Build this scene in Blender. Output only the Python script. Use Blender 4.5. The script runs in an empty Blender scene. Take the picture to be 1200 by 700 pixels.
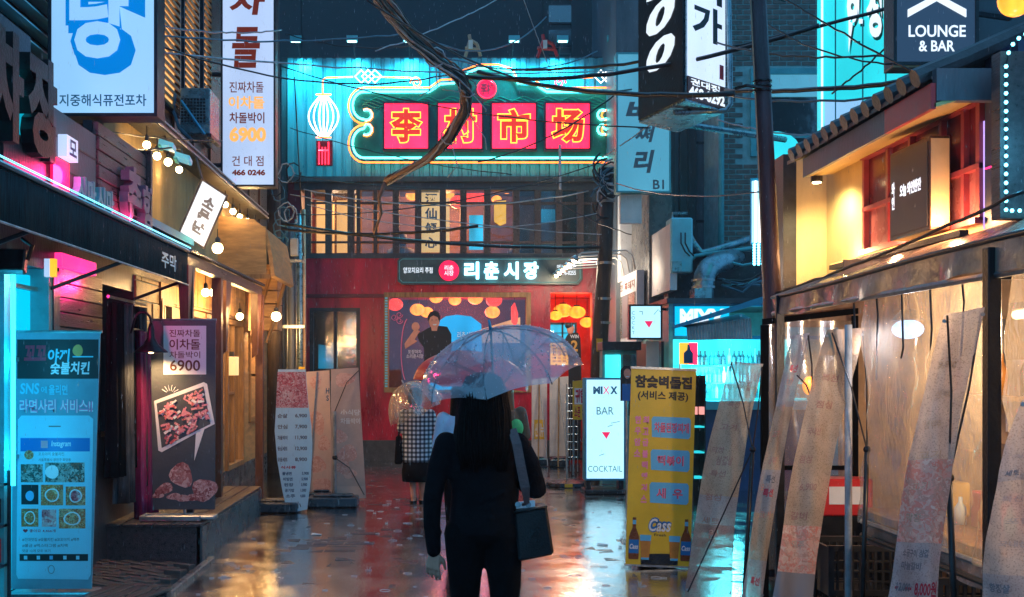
import bpy, math, random
from mathutils import Vector as V, Matrix
random.seed(7)
SC = bpy.context.scene
COL = SC.collection

# ------------------------------------------------------------------ camera
FX, CX, CY, CH = 1250.0, 520.0, 435.0, 1.68      # focal length in px, vanishing point, eye height
cd = bpy.data.cameras.new('street_camera')
cam = bpy.data.objects.new('street_camera', cd); COL.objects.link(cam)
cam.location = (0, 0, CH); cam.rotation_euler = (math.radians(90), 0, 0)
cd.sensor_width = 36; cd.lens = 36 * FX / 1200
cd.shift_x = (600 - CX) / 1200; cd.shift_y = (CY - 350) / 1200
cd.clip_start = 0.05; cd.clip_end = 400
SC.camera = cam
# ------------------------------------------------------------------ world: night sky glowing faintly over the city
w = bpy.data.worlds.new('World'); SC.world = w; w.use_nodes = True
bg = w.node_tree.nodes['Background']
bg.inputs[0].default_value = (0.085, 0.30, 0.56, 1); bg.inputs[1].default_value = .78
SC.view_settings.view_transform = 'Standard'; SC.view_settings.look = 'None'
SC.view_settings.exposure = 1.25; SC.view_settings.gamma = 1.0
SC.cycles.max_bounces = 8; SC.cycles.transparent_max_bounces = 24
SC.cycles.sample_clamp_indirect = 4.0; SC.cycles.sample_clamp_direct = 0
SC.cycles.use_denoising = True
SC.cycles.caustics_reflective = False; SC.cycles.caustics_refractive = False

# ------------------------------------------------------------------ frames and coordinates
class F:
    def __init__(s, O, R, U): s.O = V(O); s.R = V(R).normalized(); s.U = V(U).normalized(); s.N = s.R.cross(s.U)
    def p(s, u, v, n=0): return s.O + s.R * u + s.U * v + s.N * n
def CF(Y): return F((0, Y, 0), (1, 0, 0), (0, 0, 1))          # faces the camera end of the street
def LW(X): return F((X, 0, 0), (0, 1, 0), (0, 0, 1))          # wall on the left side, u = distance
def RW(X): return F((X, 0, 0), (0, -1, 0), (0, 0, 1))         # wall on the right side, u = -distance
W0 = F((0, 0, 0), (1, 0, 0), (0, 1, 0))                       # ground frame
def ux(px, Y): return (px - CX) / FX * Y
def vz(py, Y): return CH + (CY - py) / FX * Y
def P(px, py, Y): return V((ux(px, Y), Y, vz(py, Y)))
def wy(px, X): return X * FX / (px - CX)                      # distance along a side wall

# ------------------------------------------------------------------ materials
def _nt(name):
    m = bpy.data.materials.new(name); m.use_nodes = True
    return m, m.node_tree, m.node_tree.nodes['Principled BSDF']
def rgb(c): return (c[0], c[1], c[2], 1)
def mat(name, col, rough=.5, metal=0, var=.25, scale=6, bump=.0, bscale=40, stretch=None, coat=0, col2=None, wet=.0):
    m, nt, b = _nt(name); N, L = nt.nodes, nt.links
    tc = N.new('ShaderNodeTexCoord'); mp = N.new('ShaderNodeMapping')
    L.new(tc.outputs['Object'], mp.inputs[0])
    if stretch: mp.inputs['Scale'].default_value = stretch
    if var or col2:
        no = N.new('ShaderNodeTexNoise'); no.inputs['Scale'].default_value = scale; no.inputs['Detail'].default_value = 5
        no.inputs['Roughness'].default_value = .65
        L.new(mp.outputs[0], no.inputs['Vector'])
        r = N.new('ShaderNodeValToRGB')
        r.color_ramp.elements[0].position = .32; r.color_ramp.elements[1].position = .68
        c2 = col2 or tuple(min(1, c * (1 + var)) for c in col)
        r.color_ramp.elements[0].color = rgb(tuple(c * (1 - var) for c in col)); r.color_ramp.elements[1].color = rgb(c2)
        L.new(no.outputs['Fac'], r.inputs[0]); L.new(r.outputs[0], b.inputs['Base Color'])
        mr = N.new('ShaderNodeMapRange'); mr.inputs['To Min'].default_value = max(.03, rough - .15 - wet); mr.inputs['To Max'].default_value = min(1, rough + .12)
        L.new(no.outputs['Fac'], mr.inputs[0]); L.new(mr.outputs[0], b.inputs['Roughness'])
    else:
        b.inputs['Base Color'].default_value = rgb(col); b.inputs['Roughness'].default_value = rough
    b.inputs['Metallic'].default_value = metal; b.inputs['Coat Weight'].default_value = coat
    b.inputs['Coat Roughness'].default_value = .08
    if bump:
        n2 = N.new('ShaderNodeTexNoise'); n2.inputs['Scale'].default_value = bscale; n2.inputs['Detail'].default_value = 4
        L.new(mp.outputs[0], n2.inputs['Vector'])
        bp = N.new('ShaderNodeBump'); bp.inputs['Strength'].default_value = bump; bp.inputs['Distance'].default_value = .01
        L.new(n2.outputs['Fac'], bp.inputs['Height']); L.new(bp.outputs[0], b.inputs['Normal'])
    return m
def em(name, col, s=1.0, light=False, var=0, scale=3):
    s = s * .52
    m, nt, b = _nt(name); N, L = nt.nodes, nt.links
    b.inputs['Base Color'].default_value = rgb(tuple(c * .5 for c in col)); b.inputs['Roughness'].default_value = .25
    b.inputs['Emission Color'].default_value = rgb(col); b.inputs['Emission Strength'].default_value = s
    if var:
        tc = N.new('ShaderNodeTexCoord'); no = N.new('ShaderNodeTexNoise'); no.inputs['Scale'].default_value = scale; no.inputs['Detail'].default_value = 2
        mp = N.new('ShaderNodeMapping'); mp.inputs['Scale'].default_value = (1, 1, .35); L.new(tc.outputs['Object'], mp.inputs[0]); L.new(mp.outputs[0], no.inputs['Vector'])
        mr = N.new('ShaderNodeMapRange'); mr.inputs['From Min'].default_value = .3; mr.inputs['From Max'].default_value = .7
        mr.inputs['To Min'].default_value = s * (1 - var); mr.inputs['To Max'].default_value = s * (1 + var)
        L.new(no.outputs['Fac'], mr.inputs[0]); L.new(mr.outputs[0], b.inputs['Emission Strength'])
    m.cycles.emission_sampling = 'AUTO' if light else 'NONE'
    return m
def clear(name, tint=(.8, .9, 1), see=.8, rough=.05, milk=.5, bump=0, bscale=20, milkcol=(.8, .85, .9), stretch=None):
    """thin see-through sheet: glass, plastic film"""
    m, nt, b = _nt(name); N, L = nt.nodes, nt.links
    N.remove(b); out = N['Material Output']
    tr = N.new('ShaderNodeBsdfTransparent'); tr.inputs[0].default_value = rgb(tint)
    gl = N.new('ShaderNodeBsdfGlossy'); gl.inputs['Roughness'].default_value = rough
    df = N.new('ShaderNodeBsdfDiffuse'); df.inputs[0].default_value = rgb(milkcol)
    tl = N.new('ShaderNodeBsdfTranslucent'); tl.inputs[0].default_value = rgb(milkcol)
    a = N.new('ShaderNodeMixShader'); a.inputs[0].default_value = .6; L.new(df.outputs[0], a.inputs[1]); L.new(tl.outputs[0], a.inputs[2])
    c = N.new('ShaderNodeMixShader'); c.inputs[0].default_value = milk; L.new(gl.outputs[0], c.inputs[1]); L.new(a.outputs[0], c.inputs[2])
    lw = N.new('ShaderNodeLayerWeight'); lw.inputs[0].default_value = .25
    mr = N.new('ShaderNodeMapRange'); mr.inputs['To Min'].default_value = 1 - see; mr.inputs['To Max'].default_value = 1.0
    L.new(lw.outputs['Facing'], mr.inputs[0])
    pw = N.new('ShaderNodeMath'); pw.operation = 'POWER'; pw.inputs[1].default_value = 3; L.new(lw.outputs['Facing'], pw.inputs[0]); L.new(pw.outputs[0], mr.inputs[0])
    d = N.new('ShaderNodeMixShader'); L.new(mr.outputs[0], d.inputs[0]); L.new(tr.outputs[0], d.inputs[1]); L.new(c.outputs[0], d.inputs[2])
    L.new(d.outputs[0], out.inputs[0])
    if bump:
        tc = N.new('ShaderNodeTexCoord'); mp = N.new('ShaderNodeMapping'); L.new(tc.outputs['Object'], mp.inputs[0])
        if stretch: mp.inputs['Scale'].default_value = stretch
        n2 = N.new('ShaderNodeTexNoise'); n2.inputs['Scale'].default_value = bscale; n2.inputs['Detail'].default_value = 5
        L.new(mp.outputs[0], n2.inputs['Vector'])
        bp = N.new('ShaderNodeBump'); bp.inputs['Strength'].default_value = bump; bp.inputs['Distance'].default_value = .02
        L.new(n2.outputs['Fac'], bp.inputs['Height'])
        for q in (gl, df, tl): L.new(bp.outputs[0], q.inputs['Normal'])
    return m
def cells(name, stops, scale=20, rough=.4, e=0, light=.0):
    """printed food picture: voronoi cells over noise, colours only"""
    m, nt, b = _nt(name); N, L = nt.nodes, nt.links
    tc = N.new('ShaderNodeTexCoord'); vo = N.new('ShaderNodeTexVoronoi'); vo.inputs['Scale'].default_value = scale
    no = N.new('ShaderNodeTexNoise'); no.inputs['Scale'].default_value = scale * .8; no.inputs['Detail'].default_value = 6
    mx = N.new('ShaderNodeMix'); mx.data_type = 'RGBA'; mx.inputs[0].default_value = .35
    L.new(tc.outputs['Object'], mx.inputs[6]); L.new(no.outputs['Color'], mx.inputs[7]); L.new(tc.outputs['Object'], no.inputs['Vector'])
    L.new(mx.outputs[2], vo.inputs['Vector'])
    sp = N.new('ShaderNodeSeparateColor'); L.new(vo.outputs['Color'], sp.inputs[0])
    r = N.new('ShaderNodeValToRGB'); cr = r.color_ramp
    while len(cr.elements) < len(stops): cr.elements.new(.5)
    for i, s in enumerate(stops): cr.elements[i].position = i / (len(stops) - 1); cr.elements[i].color = rgb(s)
    L.new(sp.outputs[0], r.inputs[0]); L.new(r.outputs[0], b.inputs['Base Color']); b.inputs['Roughness'].default_value = rough
    if e: L.new(r.outputs[0], b.inputs['Emission Color']); b.inputs['Emission Strength'].default_value = e; m.cycles.emission_sampling = 'NONE'
    return m

M = dict(
    black=mat('black_metal', (.012, .013, .016), .35, .4, .4, 12, .3, 60),
    dark=mat('dark_painted_steel', (.03, .035, .045), .4, .3, .4, 8, .3, 50),
    steel=mat('galvanised_steel', (.35, .38, .4), .38, .8, .3, 10, .2, 60),
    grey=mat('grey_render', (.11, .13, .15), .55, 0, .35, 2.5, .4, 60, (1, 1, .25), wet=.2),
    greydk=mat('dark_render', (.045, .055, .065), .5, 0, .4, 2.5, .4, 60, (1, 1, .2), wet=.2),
    concrete=mat('wet_concrete', (.12, .12, .12), .4, 0, .35, 5, .5, 60, wet=.2),
    tower=mat('tower_cladding', (.009, .013, .017), .5, 0, .3, .9, .3, 30),
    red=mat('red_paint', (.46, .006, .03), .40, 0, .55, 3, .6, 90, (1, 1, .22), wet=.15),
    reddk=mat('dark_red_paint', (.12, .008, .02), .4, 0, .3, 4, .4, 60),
    plinth=mat('dark_stone', (.05, .05, .055), .4, 0, .4, 8, .6, 60),
    wood=mat('brown_timber', (.34, .18, .07), .5, 0, .45, 5, .5, 40, (3, 3, .4), col2=(.50, .28, .11)),
    wooddk=mat('dark_plank', (.06, .045, .045), .45, 0, .5, 4, .7, 30, (6, .5, 6), wet=.2),
    woodpink=mat('pink_lit_plank', (.13, .075, .08), .45, 0, .6, 5, .8, 30, (6, .6, 6), wet=.2),  # pink of the neon light is put into the plank colour
    post=mat('brown_post', (.13, .055, .03), .35, 0, .4, 5, .3, 40, (4, 4, .5)),
    ply=mat('plywood', (.48, .28, .11), .45, 0, .35, 3, .3, 40, (1, 1, 5)),
    block=mat('ochre_block', (.55, .36, .13), .6, 0, .35, 6, .8, 40),
    yell=mat('yellow_corrugated_metal', (.42, .30, .13), .42, .2, .3, 3, .2, 40, (1, 1, .3)),
    cream=mat('cream_render', (.62, .50, .26), .55, 0, .18, 2, .3, 80, (1, 1, .3)),
    soffit=mat('soffit_board', (.66, .50, .20), .5, 0, .12, 2),
    redwin=mat('red_brown_window_frame', (.36, .06, .08), .4, 0, .25, 5),
    brick=mat('brown_brick', (.16, .115, .10), .7, 0, .5, 4, .8, 60),
    mortar=mat('mortar', (.30, .46, .46), .8, 0, .25, 6, .5, 60),  # teal stands in for cyan light falling on the joints
    tealfr=mat('teal_frame', (.10, .42, .45), .4, 0, .2, 4),
    teal=mat('teal_cladding', (.10, .36, .42), .38, .25, .28, 1.6, .2, 30, (1, 1, .25), wet=.1),
    tealboard=mat('green_sign_board', (.02, .14, .11), .35, 0, .3, 3),
    slateboard=mat('slate_sign_board', (.045, .085, .09), .4, 0, .3, 4),
    white=mat('white_paint', (.72, .74, .76), .45, 0, .12, 3),
    offw=mat('off_white_cloth', (.70, .66, .62), .6, 0, .15, 3, .2, 50),
    tan=mat('tan_cloth', (.46, .30, .19), .55, 0, .3, 4, .5, 40),
    roofcloth=mat('brown_awning_cloth', (.34, .20, .14), .32, 0, .5, 3, .9, 12, wet=.2, col2=(.55, .38, .29)),
    valance=mat('black_awning_fabric', (.006, .045, .065), .85, 0, .7, 10, .8, 30, (10, 10, .5)),
    tile=mat('grey_roof_tile', (.055, .06, .065), .4, 0, .4, 8, .5, 50),
    redf=mat('red_fascia', (.55, .025, .03), .35, 0, .2, 4),
    navy=mat('navy_panel', (.02, .04, .12), .4, 0, .3, 4),
    pavl=mat('wet_street_paver', (.075, .076, .085), .28, 0, .55, 1.3, .5, 70, wet=.12),
    pavm=mat('wet_verge_paver', (.12, .10, .09), .3, 0, .5, 2, .6, 60, wet=.12),
    earth=mat('wet_street_base', (.04, .04, .045), .22, 0, .4, 3, .4, 30, wet=.1),
    clothb=mat('black_cloth', (.006, .006, .008), .9, 0, .4, 8, .5, 60),
    trous=mat('black_trousers', (.004, .004, .005), .9, 0, .3, 8, .3, 60),
    hair=mat('black_hair', (.005, .004, .004), .55, 0, .5, 30, .9, 60, (9, 9, .5)),
    hairb=mat('light_brown_hair', (.30, .13, .04), .4, 0, .5, 25, .8, 60, (9, 9, .5)),
    skin=mat('skin', (.80, .34, .22), .45, 0, .1, 15, .15, 60),
    bag=mat('black_leather', (.007, .008, .009), .32, 0, .3, 10, .35, 120),
    strap=mat('brown_leather_strap', (.16, .07, .065), .4, 0, .3, 14, .3, 80),
    paleblue=mat('pale_blue_cloth', (.30, .62, .80), .5, 0, .15, 6, .4, 30),
    green=mat('green_cloth', (.10, .75, .25), .6, 0, .1, 6),
    brown=mat('brown_cloth', (.16, .10, .06), .6, 0, .3, 6),
    purple=mat('magenta_curtain', (.30, .015, .12), .6, 0, .45, 9, .8, 26, (9, 9, .5)),
    garment=mat('charcoal_cloth', (.05, .055, .065), .55, 0, .6, 8, .9, 22, (7, 7, .6)),
    cablek=mat('black_cable', (.012, .013, .015), .35, 0, .2, 8),
    cableb=mat('blue_grey_cable', (.06, .16, .22), .35, 0, .3, 8),
    cablet=mat('dusty_brown_cable', (.22, .13, .09), .5, 0, .4, 12),
    cablew=mat('pale_cable', (.42, .45, .47), .45, 0, .3, 12),
    polem=mat('rusty_lamp_pole', (.045, .022, .028), .4, .2, .5, 5, .5, 40, (3, 3, .5)),
    polew=mat('dark_utility_pole', (.045, .035, .03), .6, 0, .5, 6, .6, 40, (4, 4, .5)),
    duct=mat('galvanised_duct', (.22, .34, .38), .3, .7, .3, 8, .2, 40),
    acbody=mat('air_conditioner_casing', (.40, .46, .48), .4, 0, .25, 5),
    plasticblk=mat('black_plastic', (.015, .015, .017), .4, 0, .3, 10),
    baseblk=mat('water_filled_banner_base', (.02, .03, .045), .3, 0, .3, 10),
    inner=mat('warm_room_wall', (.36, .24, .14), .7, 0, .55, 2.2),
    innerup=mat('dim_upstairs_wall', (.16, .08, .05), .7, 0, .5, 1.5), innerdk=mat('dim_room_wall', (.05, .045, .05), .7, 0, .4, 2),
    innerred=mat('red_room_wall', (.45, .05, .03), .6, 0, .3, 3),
    bluepaint=mat('blue_shop_frame', (.02, .30, .48), .35, 0, .2, 4),
    yellowp=mat('yellow_print', (.78, .50, .03), .45, 0, .1, 3),
    skyp=mat('sky_blue_print', (.12, .50, .80), .45, 0, .08, 4),
    whitep=mat('white_print', (.62, .84, .94), .45, 0, .05, 4),
    pinkp=mat('pink_print', (.80, .30, .36), .45, 0, .1, 4),
    inkk=mat('black_ink', (.012, .012, .015), .5, 0, 0), inkb=mat('blue_ink', (.0, .16, .48), .4, 0, 0),
    inkn=mat('navy_ink', (.015, .09, .20), .4, 0, 0), inkr=mat('red_ink', (.55, .02, .05), .4, 0, 0),
    inkbr=mat('brown_ink', (.14, .035, .02), .4, 0, 0), inky=mat('orange_ink', (.75, .38, .08), .4, 0, 0),
    inkc=mat('cyan_ink', (.15, .65, .8), .4, 0, 0), inkw=mat('white_ink', (.82, .82, .84), .4, 0, 0),
    inkp=mat('pink_ink', (.9, .25, .45), .4, 0, 0), inkg=mat('grey_ink', (.18, .18, .2), .5, 0, 0),
    inkv=mat('purple_grey_letter', (.24, .16, .24), .4, 0, .2, 8),
    banblk=mat('charcoal_banner', (.075, .08, .09), .45, 0, .15, 3, .3, 30),
    phonebg=mat('teal_grey_banner', (.16, .34, .42), .4, 0, .15, 3, .2, 30),
    phone=mat('pale_blue_print', (.30, .68, .82), .4, 0, .05, 3),
    meat=cells('meat_print', [(.35, .02, .03), (.75, .16, .18), (.85, .55, .52), (.55, .05, .07), (.9, .75, .7)], 26),
    meatdk=cells('sliced_meat_print', [(.25, .04, .04), (.55, .22, .2), (.75, .5, .45), (.3, .07, .07)], 22),
    food=cells('food_print', [(.45, .05, .02), (.75, .22, .04), (.55, .10, .03), (.8, .55, .3), (.15, .10, .05)], 30),
    foodg=cells('grill_print', [(.02, .03, .03), (.06, .10, .08), (.5, .5, .45), (.03, .03, .03), (.35, .12, .06)], 26),
    beer=mat('amber_print', (.55, .22, .04), .35, 0, .2, 10), bottle=mat('brown_bottle_print', (.18, .05, .015), .3, 0, .2, 10),
    glass=clear('window_glass', (.9, .92, .95), .93, .03, .05),
    glassdk=clear('dark_window_glass', (.45, .6, .65), .80, .12, .1, .2, 4),
    umb=clear('clear_umbrella_film', (.88, .92, 1), .56, .10, .62, .5, 7, (.88, .86, 1.0)),
    umbw=clear('wet_clear_umbrella_film', (1, .9, .82), .6, .12, .5, .5, 10, (1, .8, .62)),
    vinyl=clear('clear_vinyl_curtain', (.95, .90, .82), .55, .12, .5, 1.3, 5, (.85, .74, .60), (9, 9, 2.0)),
    film=clear('frosted_vinyl', (.9, .88, .88), .55, .2, .6, .5, 5, (.45, .42, .44)),
    redumb=mat('red_umbrella_cloth', (.70, .02, .03), .4, 0, .1, 4),
    # lamps and signs, plus cloth and posters given a glow in place of light
    e_box=em('white_lightbox', (.30, .60, .92), .80, True, .16, 1.2), e_box2=em('pale_lightbox', (.46, .60, .86), .80, True, .18, 1.2),
    e_mixx=em('cyan_white_lightbox', (.42, .82, 1.0), 1.1, True, .08, 2), e_teal=em('dim_teal_lightbox', (.10, .40, .56), .62, True, .2, 1.2),
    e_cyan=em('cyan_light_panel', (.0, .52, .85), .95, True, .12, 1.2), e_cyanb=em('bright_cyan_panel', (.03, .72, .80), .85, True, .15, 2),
    n_cyan=em('cyan_neon', (.10, 1.0, .85), 5.0), n_or=em('orange_neon', (1.0, .16, .02), 4.0), n_white=em('white_neon', (.95, .90, .88), 2.6),
    n_red=em('red_neon', (1.0, .02, .05), 4.0), n_yel=em('yellow_neon', (1.0, .34, .02), 3.6), n_pink=em('pink_neon', (1.0, .03, .22), 1.5, True),
    n_blue=em('blue_white_neon', (.35, .85, 1.0), 4.5), n_green=em('sea_green_neon_board', (.0, .30, .20), .35),
    e_redp=em('red_lightbox', (1.0, .012, .05), 3.0, True, .3, 4), e_pink=em('pink_glow_panel', (1.0, .01, .12), .8, True, .35, 5),
    e_emb=em('red_emblem_light', (1.0, .01, .08), 1.0, False, .3, 8), char=em('dim_red_letter', (.8, .03, .01), .8),
    bulb=em('warm_bulb', (1.0, .72, .35), 30.0), lant=em('red_paper_lantern', (1.0, .05, .02), 1.3, True, .55, 6), lanty=em('orange_paper_lantern', (1.0, .27, .025), 1.7, True, .6, 6),
    e_warm=em('warm_light_panel', (1.0, .62, .26), 1.0, True, .2, 2), e_warmd=em('dim_warm_panel', (1.0, .52, .18), .85, False, .3, 1.5),
    e_yel=em('yellow_lit_banner', (1.0, .62, .20), .75, False, .15, 3), e_yelb=em('yellow_lit_cloth', (1.0, .5, .02), .9, False, .25, 6),
    e_bar=em('cyan_bar_glow', (.04, .72, .78), 1.5, True, .4, 3), e_tube=em('warm_tube', (1.0, .62, .28), 6.0, True), e_btube=em('blue_lamp', (.22, .5, 1.0), 3.0, True),
    e_led=em('blue_led', (.15, .75, 1.0), 6.0), e_wled=em('white_letter_glow', (.9, .9, 1.0), 1.6), e_or=em('orange_signal', (1.0, .42, .03), 1.2),
    e_poster=em('lit_poster_blue', (.02, .36, .75), .8, False, .3, 2), e_signw=em('lit_white_letters', (.75, .85, .95), 1.0),
    e_bluewin=em('blue_room_glow', (.03, .5, .75), .9, False, .6, 3), e_lamp=em('cyan_floodlight_lens', (.3, .95, 1.0), 5.0),
)

M['lb_red'] = em('backlit_red_film', (.9, .02, .12), .8); M['lb_navy'] = em('backlit_navy_film', (.01, .10, .22), .5); M['lb_grey'] = em('backlit_grey_film', (.05, .2, .25), .6); M['lb_blue'] = em('backlit_blue_film', (.0, .20, .62), .8)
M['lb_brown'] = em('backlit_brown_film', (.16, .02, .01), .6); M['lb_orange'] = em('backlit_orange_film', (.95, .45, .12), .9)
for q in ('clothb', 'trous', 'hair', 'bag', 'valance'): M[q].node_tree.nodes['Principled BSDF'].inputs['Specular IOR Level'].default_value = .08 if q != 'bag' else .3
# ------------------------------------------------------------------ mesh building
def origin(o):
    v = V((0, 0, 0))
    while o is not None: v += o.location; o = o.parent
    return v
class MB:
    def __init__(s): s.v = []; s.f = []; s.m = []
    def add(s, vs, fs, mi=0):
        b = len(s.v); s.v += [V(x) for x in vs]; s.f += [tuple(i + b for i in f) for f in fs]; s.m += [mi] * len(fs); return s
    def box(s, f, u0, u1, v0, v1, n0, n1, mi=0):
        u0, u1 = min(u0, u1), max(u0, u1); v0, v1 = min(v0, v1), max(v0, v1); n0, n1 = min(n0, n1), max(n0, n1)
        q = [f.p(u, v, n) for n in (n0, n1) for v in (v0, v1) for u in (u0, u1)]
        return s.add(q, [(0, 2, 3, 1), (4, 5, 7, 6), (0, 1, 5, 4), (2, 6, 7, 3), (0, 4, 6, 2), (1, 3, 7, 5)], mi)
    def poly(s, f, pts, n0, n1, mi=0):
        k = len(pts); a = [f.p(u, v, n1) for u, v in pts] + [f.p(u, v, n0) for u, v in pts]
        return s.add(a, [tuple(range(k)), tuple(range(2 * k - 1, k - 1, -1))] + [(i, i + k, (i + 1) % k + k, (i + 1) % k) for i in range(k)], mi)
    def hexa(s, q, mi=0):       # eight corners: bottom four, top four
        return s.add(q, [(3, 2, 1, 0), (4, 5, 6, 7), (0, 1, 5, 4), (1, 2, 6, 5), (2, 3, 7, 6), (3, 0, 4, 7)], mi)
    def frame(s, f, u0, u1, v0, v1, t, n0, n1, mi=0):
        u0, u1 = min(u0, u1), max(u0, u1)
        s.box(f, u0, u1, v1 - t, v1, n0, n1, mi); s.box(f, u0, u1, v0, v0 + t, n0, n1, mi)
        s.box(f, u0, u0 + t, v0 + t, v1 - t, n0, n1, mi); return s.box(f, u1 - t, u1, v0 + t, v1 - t, n0, n1, mi)
    def tube(s, pts, r, k=6, mi=0, closed=False):
        pts = [V(p) for p in pts]; n = len(pts); rr = r if isinstance(r, (list, tuple)) else [r] * n
        vs = []; fs = []; up = None
        for i, p in enumerate(pts):
            if closed: t = pts[(i + 1) % n] - pts[i - 1]
            else: t = pts[min(i + 1, n - 1)] - pts[max(i - 1, 0)]
            t = t.normalized() if t.length > 1e-9 else V((0, 0, 1))
            if up is None: up = V((0, 0, 1)) if abs(t.z) < .9 else V((0, 1, 0))
            a = t.cross(up)
            a = a.normalized() if a.length > 1e-6 else t.orthogonal().normalized()
            b = a.cross(t).normalized(); up = b
            for j in range(k):
                an = 2 * math.pi * j / k; vs.append(p + (a * math.cos(an) + b * math.sin(an)) * rr[i])
        m = n if closed else n - 1
        for i in range(m):
            i2 = (i + 1) % n
            for j in range(k): fs.append((i * k + j, i * k + (j + 1) % k, i2 * k + (j + 1) % k, i2 * k + j))
        if not closed: fs += [tuple(range(k - 1, -1, -1)), tuple(range((n - 1) * k, n * k))]
        return s.add(vs, fs, mi)
    def ball(s, c, r, k=12, h=8, mi=0, rot=None):
        c = V(c); r = r if isinstance(r, (list, tuple)) else (r, r, r); vs = [c + (rot @ V((0, 0, r[2])) if rot else V((0, 0, r[2])))]; fs = []
        for i in range(1, h):
            a = math.pi * i / h
            for j in range(k):
                b = 2 * math.pi * j / k; q = V((r[0] * math.sin(a) * math.cos(b), r[1] * math.sin(a) * math.sin(b), r[2] * math.cos(a)))
                vs.append(c + (rot @ q if rot else q))
        q = V((0, 0, -r[2])); vs.append(c + (rot @ q if rot else q)); e = len(vs) - 1
        for j in range(k): fs.append((0, 1 + j, 1 + (j + 1) % k)); fs.append((e, e - 1 - j, e - 1 - (j + 1) % k))
        for i in range(h - 2):
            for j in range(k): fs.append((1 + i * k + j, 1 + (i + 1) * k + j, 1 + (i + 1) * k + (j + 1) % k, 1 + i * k + (j + 1) % k))
        return s.add(vs, fs, mi)
    def loft(s, rings, k=16, mi=0):       # rings of (x, y, z, rx, ry)
        vs = []; fs = []
        for x, y, z, a, b in rings:
            for j in range(k):
                t = 2 * math.pi * j / k; vs.append(V((x + a * math.cos(t), y + b * math.sin(t), z)))
        n = len(rings)
        for i in range(n - 1):
            for j in range(k): fs.append((i * k + j, i * k + (j + 1) % k, (i + 1) * k + (j + 1) % k, (i + 1) * k + j))
        fs += [tuple(range(k - 1, -1, -1)), tuple(range((n - 1) * k, n * k))]
        return s.add(vs, fs, mi)
    def lathe(s, c, ax, prof, k=12, mi=0):
        ax = V(ax).normalized(); a = ax.orthogonal().normalized(); b = ax.cross(a); c = V(c); vs = []; fs = []
        for r, h in prof:
            for j in range(k):
                t = 2 * math.pi * j / k; vs.append(c + ax * h + (a * math.cos(t) + b * math.sin(t)) * r)
        for i in range(len(prof) - 1):
            for j in range(k): fs.append((i * k + j, i * k + (j + 1) % k, (i + 1) * k + (j + 1) % k, (i + 1) * k + j))
        fs += [tuple(range(k - 1, -1, -1)), tuple(range((len(prof) - 1) * k, len(prof) * k))]
        return s.add(vs, fs, mi)
    def build(s, name, mats, parent=None, smooth=False, bevel=0, loc=None, blend=0, relax=6):
        o3 = origin(parent) if parent else V((0, 0, 0))
        lo = V(loc) if loc is not None else V((0, 0, 0))
        me = bpy.data.meshes.new(name); me.from_pydata([v - o3 - lo for v in s.v], [], s.f)
        mats = mats if isinstance(mats, (list, tuple)) else [mats]
        for m in mats: me.materials.append(M[m] if isinstance(m, str) else m)
        me.polygons.foreach_set('material_index', s.m)
        if smooth: me.polygons.foreach_set('use_smooth', [True] * len(me.polygons))
        me.update()
        o = bpy.data.objects.new(name, me); COL.objects.link(o); o.location = lo
        if blend:       # grow one continuous skin over overlapping limbs
            r = o.modifiers.new('r', 'REMESH'); r.mode = 'VOXEL'; r.voxel_size = blend
            c = o.modifiers.new('c', 'SMOOTH'); c.factor = .5; c.iterations = relax
            dg = bpy.context.evaluated_depsgraph_get()
            m2 = bpy.data.meshes.new_from_object(o.evaluated_get(dg)); o.modifiers.clear(); o.data = m2
            if not m2.materials: m2.materials.append(M[mats[0]] if isinstance(mats[0], str) else mats[0])
            m2.polygons.foreach_set('use_smooth', [True] * len(m2.polygons)); m2.update()
        if parent: o.parent = parent
        if bevel:
            b = o.modifiers.new('edge', 'BEVEL'); b.width = bevel; b.segments = 1; b.limit_method = 'ANGLE'
        return o
def tag(o, label=None, cat=None, group=None, kind=None):
    if label: o['label'] = label
    if cat: o['category'] = cat
    if group: o['group'] = group
    if kind: o['kind'] = kind
    return o
def thing(name, label, cat, loc, group=None):
    o = bpy.data.objects.new(name, None); COL.objects.link(o); o.location = loc; o.empty_display_size = .1
    return tag(o, label, cat, group)
def bx(name, m, par, f, u0, u1, v0, v1, n0, n1, bevel=0): return MB().box(f, u0, u1, v0, v1, n0, n1).build(name, m, par, bevel=bevel)
def copytree(o, parent=None, delta=None, label=None):
    c = o.copy(); COL.objects.link(c)
    if parent: c.parent = parent
    if delta is not None: c.location = o.location + V(delta)
    if label: c['label'] = label
    for ch in list(o.children): copytree(ch, c)
    return c
_tc = {}
def glyphs(s, bold=0, outline=0, shear=0, line=1.0, extrude=.0):
    k = (s, bold, outline, shear, line)
    if k not in _tc:
        c = bpy.data.curves.new('t', 'FONT'); c.body = s; c.size = 1; c.resolution_u = 3; c.offset = bold; c.shear = shear
        c.space_line = line; c.align_x = 'CENTER'
        if outline: c.fill_mode = 'NONE'; c.bevel_depth = outline; c.bevel_resolution = 1
        o = bpy.data.objects.new('t', c); COL.objects.link(o)
        bpy.context.view_layer.update()
        m = bpy.data.meshes.new_from_object(o.evaluated_get(bpy.context.evaluated_depsgraph_get()))
        vs = [v.co.copy() for v in m.vertices]; fs = [tuple(p.vertices) for p in m.polygons]
        bpy.data.objects.remove(o); bpy.data.curves.remove(c); bpy.data.meshes.remove(m)
        _tc[k] = (vs, fs)
    return _tc[k]
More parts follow.
